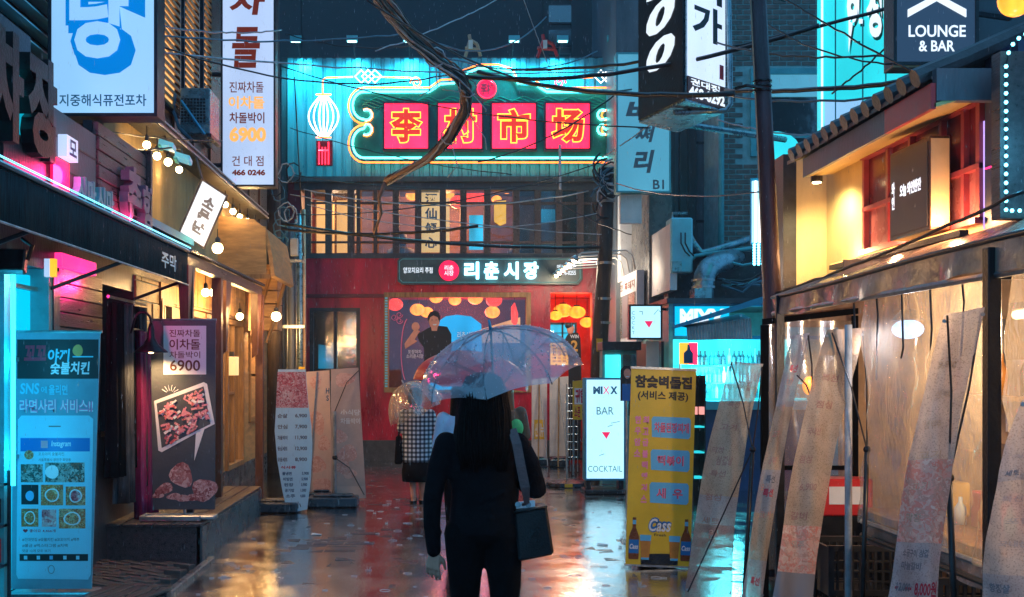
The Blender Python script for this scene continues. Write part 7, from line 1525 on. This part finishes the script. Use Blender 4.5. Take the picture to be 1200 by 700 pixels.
hb = b.build('hair', 'hair', pm, blend=.010, relax=3)
b = MB(); r = random.Random(12)
for k in range(110):
    a = math.radians(r.uniform(175, 365)); rr = 1.0 + r.uniform(-.02, .05); pts = []
    for z, rx, ry, cy in ((1.655, .075, .08, -.01), (1.58, .108, .112, -.015), (1.48, .12, .103, -.035), (1.38, .131, .08, -.06), (1.30, .125, .056, -.08), (r.uniform(1.19, 1.25), .10, .035, -.095)):
        pts.append(W(.016 + rx * rr * math.cos(a) + r.gauss(0, .003), cy + ry * rr * math.sin(a), z))
    b.tube(pts, [.003, .006, .007, .007, .006, .002], 4)
tag(b.build('hair_strands', 'hair', pm, smooth=True), kind='stuff')
# --- her handbag
hbg = thing('handbag', 'black leather shoulder bag on a brown strap at the woman\'s right hip', 'handbag', W(.27, -.03, .76))
def BQ(px, py, y_): return V((ux(px, WY), WY + y_, vz(py, WY)))
q = [(601, 596), (640, 588), (648, 650), (606, 655)]
MB().hexa([BQ(606, 655, -.10), BQ(648, 648, -.06), BQ(650, 645, .08), BQ(610, 650, .06), BQ(601, 598, -.07), BQ(640, 592, -.045), BQ(640, 590, .05), BQ(603, 592, .03)]).build('body', 'bag', hbg, bevel=.012)
MB().tube([BQ(601, 598, -.072), BQ(620, 596, -.065), BQ(640, 592, -.047)], .006, 6).build('rim', 'bag', hbg, smooth=True)
bx('paper_inside', 'whitep', hbg, F(BQ(603, 597, -.03), (1, .1, .1), (0, 0, 1)), .0, .10, -.02, .035, 0, -.03)
for px in (606, 618): MB().lathe(BQ(px, 590, -.05), (0, -1, 0), [(.014, 0), (.014, .008)], 10).build('ring', 'steel', hbg)
b = MB(); pts = [W(.155, -.085, 1.40), W(.175, -.118, 1.33), W(.195, -.125, 1.22), W(.215, -.125, 1.12), W(.225, -.11, 1.04)]; hw = [.02, .022, .022, .022, .012]
for i in range(len(pts)): b.v += [pts[i] + V((-hw[i], -.004, -.004)), pts[i] + V((hw[i], -.004, .004)), pts[i] + V((hw[i], .006, .004)), pts[i] + V((-hw[i], .006, -.004))]
for i in range(len(pts) - 1):
    for j in range(4): b.f.append((4 * i + j, 4 * i + (j + 1) % 4, 4 * i + 4 + (j + 1) % 4, 4 * i + 4 + j)); b.m.append(0)
b.build('strap', 'strap', hbg, smooth=False)
MB().tube([W(.225, -.11, 1.045), BQ(612, 590, -.055)], .008, 6).build('strap_end', 'strap', hbg)

# --- umbrella builder
M['drop'] = mat('water_drop', (.80, .86, .95), .05, 0, 0); M['drop'].node_tree.nodes['Principled BSDF'].inputs['Transmission Weight'].default_value = .35
def umbrella(label, tip, axis, R, depth, film, hand_pt, n=8, ribm='dark', roll=.2, k=10, bulge=1.0, rimm=None, drops=0):
    tip = V(tip); ax = V(axis).normalized(); t = thing('umbrella', label, 'umbrella', V(hand_pt)); a = ax.orthogonal().normalized(); a = (Matrix.Rotation(roll, 3, ax) @ a); c = ax.cross(a).normalized()
    def S(an, s):      # s 0 at the tip, 1 at the rim
        seg = 2 * math.pi / n; fr = (an % seg) / seg; pull = 1 - .055 * math.sin(math.pi * fr) * s * s
        rad = R * math.sin(s * math.pi / 2 * .92) / math.sin(math.pi / 2 * .92) * pull; dp = depth * (1 - math.cos(s * math.pi / 2 * bulge)) / (1 - math.cos(math.pi / 2 * bulge)); dp -= .02 * math.sin(math.pi * fr) * s
        return tip - ax * dp + (a * math.cos(an) + c * math.sin(an)) * rad
    for i in range(n):
        grid(MB(), lambda u, v: S(2 * math.pi * (i + min(max(u, .0005), .9995)) / n, .03 + .97 * v), 8, 10).build('panel', film, t, smooth=True)
    if drops:
        rr_ = random.Random(5); b = MB()
        for q in range(drops):
            an, s_ = rr_.uniform(0, 6.28), rr_.uniform(.08, 1) ** .6; r__ = rr_.uniform(.0012, .0034); b.ball(S(an, s_) + ax * .001, (r__, r__, r__ * (.7 if q % 4 else 1.8)), 6, 4)
        tag(b.build('water_drops', M['drop'], t, smooth=True), kind='stuff')
    for i in range(n):
        an = 2 * math.pi * i / n; rb = MB().tube([S(an, .02 + .98 * j / 8) - ax * .006 for j in range(9)], .0032, 5).build('rib', ribm, t, smooth=True)
        MB().tube([S(an, .52) - ax * .008, tip - ax * (depth * .95 + .05)], .0022, 4).build('stretcher', ribm, rb)
    MB().tube([tip - ax * .0 + ax * .05, tip - ax * .01], [.006, .010], 8).build('ferrule', 'bluepaint' if ribm == 'dark' else ribm, t, smooth=True)
    MB().tube([tip, V(hand_pt)], .006, 8).build('shaft', ribm, t, smooth=True); MB().tube([V(hand_pt) + (tip - V(hand_pt)).normalized() * .06, V(hand_pt) - (tip - V(hand_pt)).normalized() * .08], .012, 8).build('handle', 'whitep', t, smooth=True)
    MB().lathe(tip - ax * (depth * .95 + .07), ax, [(.012, 0), (.012, .03)], 8).build('runner', ribm, t); return t
umbrella('large clear umbrella held by the woman in black', P(575, 386, 5.45), (-.22, -.20, 1), .43, .26, 'umb', W(.10, .24, 1.2), roll=.55, drops=700)

# --- woman in the plaid shirt
PY = 13.55; PX = ux(489, PY); O2 = V((PX, PY, 0)); Q = lambda x, y_, z: O2 + V((x, y_, z))
pp = thing('person', 'woman in black and white plaid shirt and black skirt near the red wall', 'person', O2)
b = MB(); head(b, Q(-.03, .03, 1.37), .09); limb(b, [Q(-.02, .01, 1.30), Q(-.0, 0, 1.2)], [.045, .05]); b.loft([(O2.x, O2.y, .6, .14, .1), (O2.x, O2.y, .9, .13, .09), (O2.x, O2.y, 1.13, .16, .09), (O2.x, O2.y, 1.2, .07, .06)])
limb(b, [Q(-.065, 0, .62), Q(-.06, .03, .36), Q(-.05, -.02, .08)], [.075, .05, .034]); limb(b, [Q(.065, 0, .62), Q(.06, .0, .36), Q(.06, .05, .08)], [.075, .05, .034])
for x, y_ in ((-.05, .03), (.06, .1)): b.loft([(O2.x + x, O2.y + y_, .02, .035, .095), (O2.x + x, O2.y + y_, .05, .033, .085), (O2.x + x, O2.y + y_ - .04, .09, .03, .04)], 12)
limb(b, [Q(-.17, 0, 1.14), Q(-.2, .02, .93), Q(-.12, .2, 1.05)], [.04, .034, .024]); hand(b, Q(-.115, .205, 1.06), (-.1, .1, 1), (.3, .9, 0), .95, 1.5)
limb(b, [Q(.17, 0, 1.14), Q(.23, .01, .92), Q(.36, .10, 1.0)], [.04, .034, .024]); hand(b, Q(.365, .105, 1.0), (1, .2, .4), (0, .5, -1), .95, .7)
b.build('body', 'skin', pp, blend=.009, relax=3); face(pp, Q(-.03, .03, 1.37), (0, 1, 0), .09)
b = MB(); b.loft([(O2.x, O2.y, .52, .19, .13), (O2.x, O2.y, .7, .20, .13), (O2.x, O2.y, .95, .19, .12), (O2.x, O2.y, 1.1, .195, .11), (O2.x, O2.y, 1.17, .14, .09), (O2.x, O2.y, 1.23, .06, .06)], 24)
limb(b, [Q(-.165, 0, 1.13), Q(-.20, .01, .95)], [.07, .062]); limb(b, [Q(.165, 0, 1.13), Q(.225, .01, .93)], [.07, .06]); b.build('plaid_shirt', 'plaid', pp, blend=.014, relax=4)
b = MB(); b.loft([(O2.x, O2.y, .28, .19, .15), (O2.x + .0, O2.y, .4, .20, .15), (O2.x, O2.y, .56, .17, .12)], 24); b.build('skirt', 'clothb', pp, smooth=True)
for x, y_ in ((-.05, .03), (.06, .1)): MB().loft([(O2.x + x, O2.y + y_, .0, .045, .115), (O2.x + x, O2.y + y_, .035, .045, .11)], 12).box(F((O2.x + x, O2.y + y_, 0), (1, 0, 0), (0, 1, 0)), -.04, .04, .02, .05, .03, .075).build('sandal', 'bag', pp)
b = MB(); b.loft([(O2.x - .03, O2.y, 1.475, .03, .03), (O2.x - .03, O2.y, 1.45, .075, .08), (O2.x - .03, O2.y - .005, 1.38, .095, .1), (O2.x - .03, O2.y - .015, 1.30, .095, .085), (O2.x - .03, O2.y - .03, 1.24, .07, .05)], 18); b.build('hair', 'hair', pp, blend=.013, relax=3)
t = thing('shoulder_bag', 'black cloth bag hanging left of the plaid shirt', 'bag', Q(-.25, 0, .55)); b = MB(); b.hexa([Q(-.29, -.06, .50), Q(-.19, -.08, .50), Q(-.19, .08, .50), Q(-.29, .08, .5), Q(-.27, -.05, .86), Q(-.20, -.05, .86), Q(-.20, .06, .86), Q(-.27, .06, .86)]).build('body', 'clothb', t, bevel=.02); MB().tube([Q(-.235, 0, .86), Q(-.22, -.02, 1.05), Q(-.15, -.03, 1.2)], .012, 6).build('strap', 'clothb', t)
umbrella('small clear domed umbrella above the plaid shirt woman', P(473, 450, 13.4), (-.50, -.15, 1), .38, .40, 'umbw', Q(-.10, .22, 1.1), ribm='cablew', bulge=.96)

# --- companion pair beyond, sharing a red umbrella, mostly hidden
def walker(label, px, Y, H, top, hairm, x_arm=None, bottom='trous', long=True):
    O3 = V((ux(px, Y), Y, 0)); s = H / 1.62; G = lambda x, y_, z: O3 + V((x * s, y_ * s, z * s)); t = thing('person', label, 'person', O3); b = MB(); head(b, G(0, .03, 1.50), .095 * s); limb(b, [G(0, .01, 1.43), G(0, 0, 1.32)], [.045, .05])
    L_ = lambda rs: [(O3.x, O3.y, z * s, a * s, c * s) for z, a, c in rs]
    b.loft(L_([(.8, .14, .1), (1.0, .12, .09), (1.24, .16, .09), (1.33, .06, .06)]))
    legs = ([G(-.08, 0, .82), G(-.08, .04, .46), G(-.07, 0, .08)], [G(.08, 0, .82), G(.08, .0, .46), G(.09, .06, .08)]); arms = ([G(-.17, 0, 1.27), G(-.22, .0, 1.02), G(-.2, .08, .82)], [G(.17, 0, 1.27), G(.22, .0, 1.04), G(.12, .18, 1.12)])
    for l in legs: limb(b, l, [.085, .055, .037])
    for l in arms: limb(b, l, [.042, .034, .024])
    hand(b, arms[0][-1], (0, .1, -1), (1, 0, 0), .95, .5); hand(b, arms[1][-1], (-.3, .3, .9), (0, 1, 0), .95, 1.4)
    for l in legs: p = l[-1]; b.loft([(p.x, p.y + .03, .02, .036, .10), (p.x, p.y + .03, .05, .034, .09), (p.x, p.y, .1, .03, .04)], 12)
    b.build('body', 'skin', t, blend=.011, relax=3); face(t, G(0, .03, 1.50), (0, 1, 0))
    b = MB(); b.loft(L_([(.78, .18, .12), (1.0, .165, .11), (1.2, .19, .11), (1.29, .13, .09), (1.34, .065, .06)]), 20)
    for l in arms: limb(b, l[:2], [.062, .055])
    b.build('top', top, t, blend=.014, relax=4)
    b = MB()
    for l in legs: limb(b, l, [.1, .075, .055])
    b.build('trousers', bottom, t, blend=.014, relax=4)
    for l in legs: p = l[-1]; MB().loft([(p.x, p.y + .03, .0, .046, .12), (p.x, p.y + .03, .05, .042, .11), (p.x, p.y, .1, .04, .05)], 12).build('shoe', 'bag', t, smooth=True)
    b = MB(); b.loft(L_([(1.62, .03, .03), (1.60, .07, .08), (1.53, .10, .11), (1.42, .105, .09), (1.30, .11, .07), (1.14, .09, .04)] if long else [(1.62, .03, .03), (1.60, .07, .08), (1.53, .098, .105), (1.44, .09, .08)])[::-1], 18)
    for v_ in b.v: v_.y -= .02 * s
    b.build('hair', hairm, t, blend=.013, relax=3); return t, G
w1, G1 = walker('person in a pale blue top walking just beyond the woman in black', 541, 9.6, 1.60, 'paleblue', 'hair')
w2, G2 = walker('woman with long light brown hair half hidden right of the woman in black', 590, 10.6, 1.62, 'brown', 'hairb')
t = thing('green_bag', 'small bright green bag at the side of the light brown haired woman', 'bag', G2(.12, -.1, 1.0)); MB().ball(G2(.12, -.12, 1.12), (.07, .05, .09), 12, 8).build('bag', 'green', t, smooth=True)
umbrella('red umbrella glimpsed behind the clear umbrella', P(556, 412, 9.9), (.10, -.1, 1), .56, .30, 'redumb', G1(.10, .22, 1.15), ribm='dark', roll=.3)

# ================================================================== CABLES
bp_ = [(436, -25, 9.0), (452, 4, 9.6), (478, 38, 10.2), (510, 68, 10.8), (538, 88, 11.2), (548, 104, 11.5), (546, 128, 11.8), (527, 160, 12.1), (504, 184, 12.4), (478, 199, 12.7), (452, 213, 13.0)]
t = thing('cable_bundle', 'thick tangled bundle of blue and brown cables crossing in front of the neon sign', 'cable bundle', P(548, 104, 11.5)); r = random.Random(21)
cen = [P(*p) for p in bp_]
for k in range(34):
    a0, w_ = r.uniform(0, 6.3), r.uniform(.8, 3.2); rr = r.uniform(.01, .085); pts = []
    nS = 44
    for i in range(nS + 1):
        s = i / nS * (len(cen) - 1); j = min(int(s), len(cen) - 2); q = cen[j].lerp(cen[j + 1], s - j); tpr = 1.25 - .75 * i / nS; a = a0 + w_ * i / nS * 3
        pts.append(q + V((math.cos(a), .6 * math.sin(a * 1.3), math.sin(a))) * rr * tpr + V((r.gauss(0, .004), 0, r.gauss(0, .004))))
    hi = k % 3
    MB().tube(pts, r.uniform(.007, .013), 5).build('strand', ('cableb', 'cablek', 'cablew')[hi] if k % 3 else 'cablet', t, smooth=True)
b = MB(); cc = [c_ for c_ in cen[5:]]; b.tube([c_ + V((0, -.05, 0)) for c_ in cc], [.03, .036, .032, .03, .028, .022], 8); b.build('dusty_sheath', 'cablet', t, smooth=True)
for j in (3, 5, 7): MB().tube([cen[j] + V((math.cos(a) * .1, -.02, math.sin(a) * .1)) for a in [i * .7 for i in range(9)]], .008, 4).build('tie', 'cablew', t, smooth=True)
for k in range(5):
    c_ = cen[3 + k]; e_ = c_ + V((r.uniform(-.35, .25), 0, -r.uniform(.1, .5))); MB().tube([c_, (c_ + e_) / 2 + V((.1, 0, -.1)), e_], .006, 4).build('loose_end', 'cablew', t, smooth=True)
MB().tube([P(452, 213, 13), P(444, 232, 13.1), P(447, 250, 13.2), P(438, 275, 13.3)], [.03, .025, .02, .01], 6).build('loose_tail', 'cablet', t, smooth=True)
def wire(x0, y0, Y0, x1, y1, Y1, sag, r_, m, label, wob=0):
    a, c = P(x0, y0, Y0), P(x1, y1, Y1); n = 22; rr = random.Random(int(x0 * 7 + y0)); pts = []
    for i in range(n + 1):
        s = i / n; p = a.lerp(c, s); p.z -= sag * 4 * s * (1 - s); 
        if wob and 0 < i < n: p.z += rr.gauss(0, wob); p.y += rr.gauss(0, wob)
        pts.append(p)
    o = MB().tube([p - a for p in pts], r_, 5).build('overhead_wire', m, None, smooth=True, loc=None); o.location = a
    return tag(o, label, 'wire', 'overhead wires across the alley')
WS = [
 (60, 28, 8, 470, 40, 11, .1, .008, 'cableb', 'thin blue wire from the big blue sign to the cable bundle'),
 (185, 54, 8.5, 560, 78, 12, .25, .008, 'cablek', 'dark wire passing before the top of the price lightbox'),
 (188, 62, 9, 722, 82, 15, .1, .009, 'cablew', 'pale wire running level across the cladding top'),
 (180, 30, 9, 330, 35, 14, .05, .009, 'cableb', 'blue wire across the upper part of the price lightbox'),
 (330, 78, 17, 760, 150, 14, .2, .010, 'cablek', 'black wire sagging across the neon sign to the basement sign'),
 (560, 84, 12, 860, 110, 9, .10, .024, 'cablek', 'thick black cable from the bundle to behind the 500 sign'),
 (545, 90, 11.5, 960, 30, 9.5, .18, .022, 'cablek', 'thick black cable rising right in front of the brick building'),
 (600, 82, 13, 1046, 8, 9.5, .15, .018, 'cablek', 'black cable rising to the lounge sign, upper of the pair'),
 (850, 106, 9.8, 1180, 78, 7, .06, .020, 'cablek', 'black cable from the rusty pole to the LED board'),
 (850, 112, 9.9, 1150, 95, 7.2, .09, .010, 'cableb', 'blue cable just under the thick one on the brick wall'),
 (840, 50, 10, 1060, 62, 8, .08, .009, 'cablek', 'thin black wire across the brick wall below the thick cable'),
 (905, -10, 9, 1110, 105, 7.5, .02, .008, 'cablek', 'thin wire falling steeply across the huge cyan panel'),
 (975, 110, 9, 1075, 20, 8, .02, .008, 'cablek', 'thin wire rising steeply across the huge cyan panel'),
 (880, 15, 9.4, 1045, 75, 8, .1, .007, 'cablek', 'sagging thin wire before the slanted white letters'),
 (330, 262, 17, 705, 290, 16.5, .12, .026, 'cablek', 'heavy black cable in front of the upstairs windows'),
 (330, 268, 16.5, 560, 265, 15, .10, .022, 'cablek', 'second heavy cable at the lower left of the upstairs windows'),
 (356, 222, 17, 690, 224, 17, .25, .010, 'cablew', 'pale wire hanging under the cladding edge'),
 (340, 228, 17, 705, 275, 16.5, .10, .008, 'cablew', 'pale wire falling right across the upstairs windows'),
 (345, 252, 17, 706, 190, 16.8, .22, .009, 'cablek', 'black wire rising right across the upstairs windows'),
 (360, 240, 17, 700, 250, 16.5, .3, .007, 'cablew', 'thin pale wire with the deepest sag across the upstairs windows'),
 (340, 150, 17.5, 600, 205, 16, .1, .007, 'cablek', 'thin wire crossing the lower left of the neon frame'),
 (560, 190, 16, 722, 110, 16, .15, .012, 'cablek', 'wire rising right over the last red character box'),
 (345, 205, 17.3, 700, 208, 16.8, .2, .008, 'cablek', 'black wire hanging along the cladding\'s lower edge'),
 (470, 30, 10, 640, 20, 15, .35, .009, 'cableb', 'blue wire looping right from the top of the bundle'),
 (500, 60, 10.6, 700, 60, 15, .22, .009, 'cableb', 'blue wire looping along the roof edge'),
 (430, 0, 9, 740, 105, 14, .3, .011, 'cablek', 'black wire falling from the top middle to the basement sign'),
 (440, 60, 11, 600, -10, 13, .05, .007, 'cablew', 'pale wire rising right in front of the dark tower'),
 (610, -10, 14, 650, 95, 15, .02, .006, 'cablew', 'pale wire hanging steeply before the dark tower'),
 (336, 40, 15, 500, 52, 12, .1, .007, 'cablek', 'thin wire before the tower left of the bundle'),
 (100, 165, 9, 205, 172, 10.6, .05, .009, 'cablek', 'dark wire from the big blue sign to the clamp lights'),
 (100, 150, 9, 260, 165, 12, .03, .007, 'cablek', 'thin wire from the big blue sign toward the price lightbox'),
 (722, 215, 15, 905, 224, 9.5, .1, .008, 'cablek', 'thin wire below the basement sign lettering'),
 (705, 185, 16, 800, 118, 14, .02, .010, 'cablew', 'pale pinkish wire slanting across the basement sign'),
 (356, 300, 17.3, 345, 90, 16, .0, .010, 'cablek', 'wire running up beside the left conduits'),
 (650, 235, 16.8, 740, 275, 15.5, .05, .008, 'cablek', 'short wire right of the utility pole'),
 (840, 140, 9.8, 1000, 155, 9, .07, .007, 'cablew', 'pale thin wire across the teal window'),
 (1040, 150, 8, 1195, 60, 6.5, .04, .009, 'cableb', 'blue wire from the tiled roof up to the LED board'),
 (905, 345, 8.8, 1200, 225, 6, .03, .012, 'cablek', 'black cable rising along the tent roof edge'),
]
for a in WS: wire(*a, wob=.004)

# rings and crowns where drops strike the wet ground
b = MB(); r = random.Random(44)
for i in range(170):
    Y = r.uniform(6.6, 14); x = r.uniform(-1.9, 2.0); R_ = r.uniform(.012, .045)
    b.tube([V((x + R_ * math.cos(a), Y + R_ * math.sin(a), .0085)) for a in [q * math.pi / 7 for q in range(14)]], .0016, 4, closed=True)
    if i % 3 == 0:
        for a in (0, 1.3, 2.6, 3.9, 5.2): b.tube([V((x + .008 * math.cos(a), Y + .008 * math.sin(a), .006)), V((x + .02 * math.cos(a), Y + .02 * math.sin(a), .022 + .02 * r.random()))], [.002, .0008], 4)
tag(b.build('rain_splashes', M['drop'], None, smooth=True), 'rain splashes and rings on the wet ground', 'splashes', kind='stuff')
# scraps on the ground
for lb, px, py, m in (('small white paper scrap lying on the wet ground left of the walkers', 370, 628, 'offw'), ('tiny crumpled leaflet on the wet ground before the yellow sign', 706, 640, 'whitep')):
    Y = FX * CH / (py - CY); x = ux(px, Y); t = MB().hexa([V((x - .05, Y, .006)), V((x + .05, Y - .01, .008)), V((x + .055, Y + .04, .006)), V((x - .04, Y + .05, .012)), V((x - .05, Y, .012)), V((x + .05, Y - .01, .016)), V((x + .055, Y + .04, .011)), V((x - .04, Y + .05, .022))]).build('paper_scrap', m, None); tag(t, lb, 'litter')
# ================================================================== RAIN
b = MB(); r = random.Random(33)
for i in range(9000):
    Y = 5.4 + 12.5 * r.random() ** .9; px, py = r.uniform(-20, 1220), r.uniform(-20, 700); p = P(px, py, Y)
    if p.z < .05: continue
    L_ = r.uniform(.006, .034); w_ = (.0004 + .00006 * Y) * r.uniform(.6, 1.5)
    q = [p + V((-w_, 0, 0)), p + V((0, -w_, 0)), p + V((w_, 0, 0)), p + V((0, w_, 0)), p + V((0, 0, L_)), p + V((0, 0, -L_ * .5))]
    b.add(q, [(0, 1, 4), (1, 2, 4), (2, 3, 4), (3, 0, 4), (1, 0, 5), (2, 1, 5), (3, 2, 5), (0, 3, 5)])
tag(b.build('rain', clear('rain_drop', (1, 1, 1), .45, .1, .7, 0, 20, (.75, .82, .9)), None), 'fine rain falling through the alley', 'rain', kind='stuff')

# ================================================================== HAZE of the rainy night
hz = MB().box(W0, -62, 62, -14, 122, -1, 17).build('haze', 'black', None); hm = bpy.data.materials.new('rain_haze'); hm.use_nodes = True; hn = hm.node_tree.nodes
hn.remove(hn['Principled BSDF']); pv = hn.new('ShaderNodeVolumePrincipled'); pv.inputs['Density'].default_value = .0014; pv.inputs['Color'].default_value = (.85, .92, 1, 1); pv.inputs['Anisotropy'].default_value = .35
hm.node_tree.links.new(pv.outputs[0], hn['Material Output'].inputs['Volume']); hz.data.materials.clear(); hz.data.materials.append(hm); tag(hz, kind='stuff')
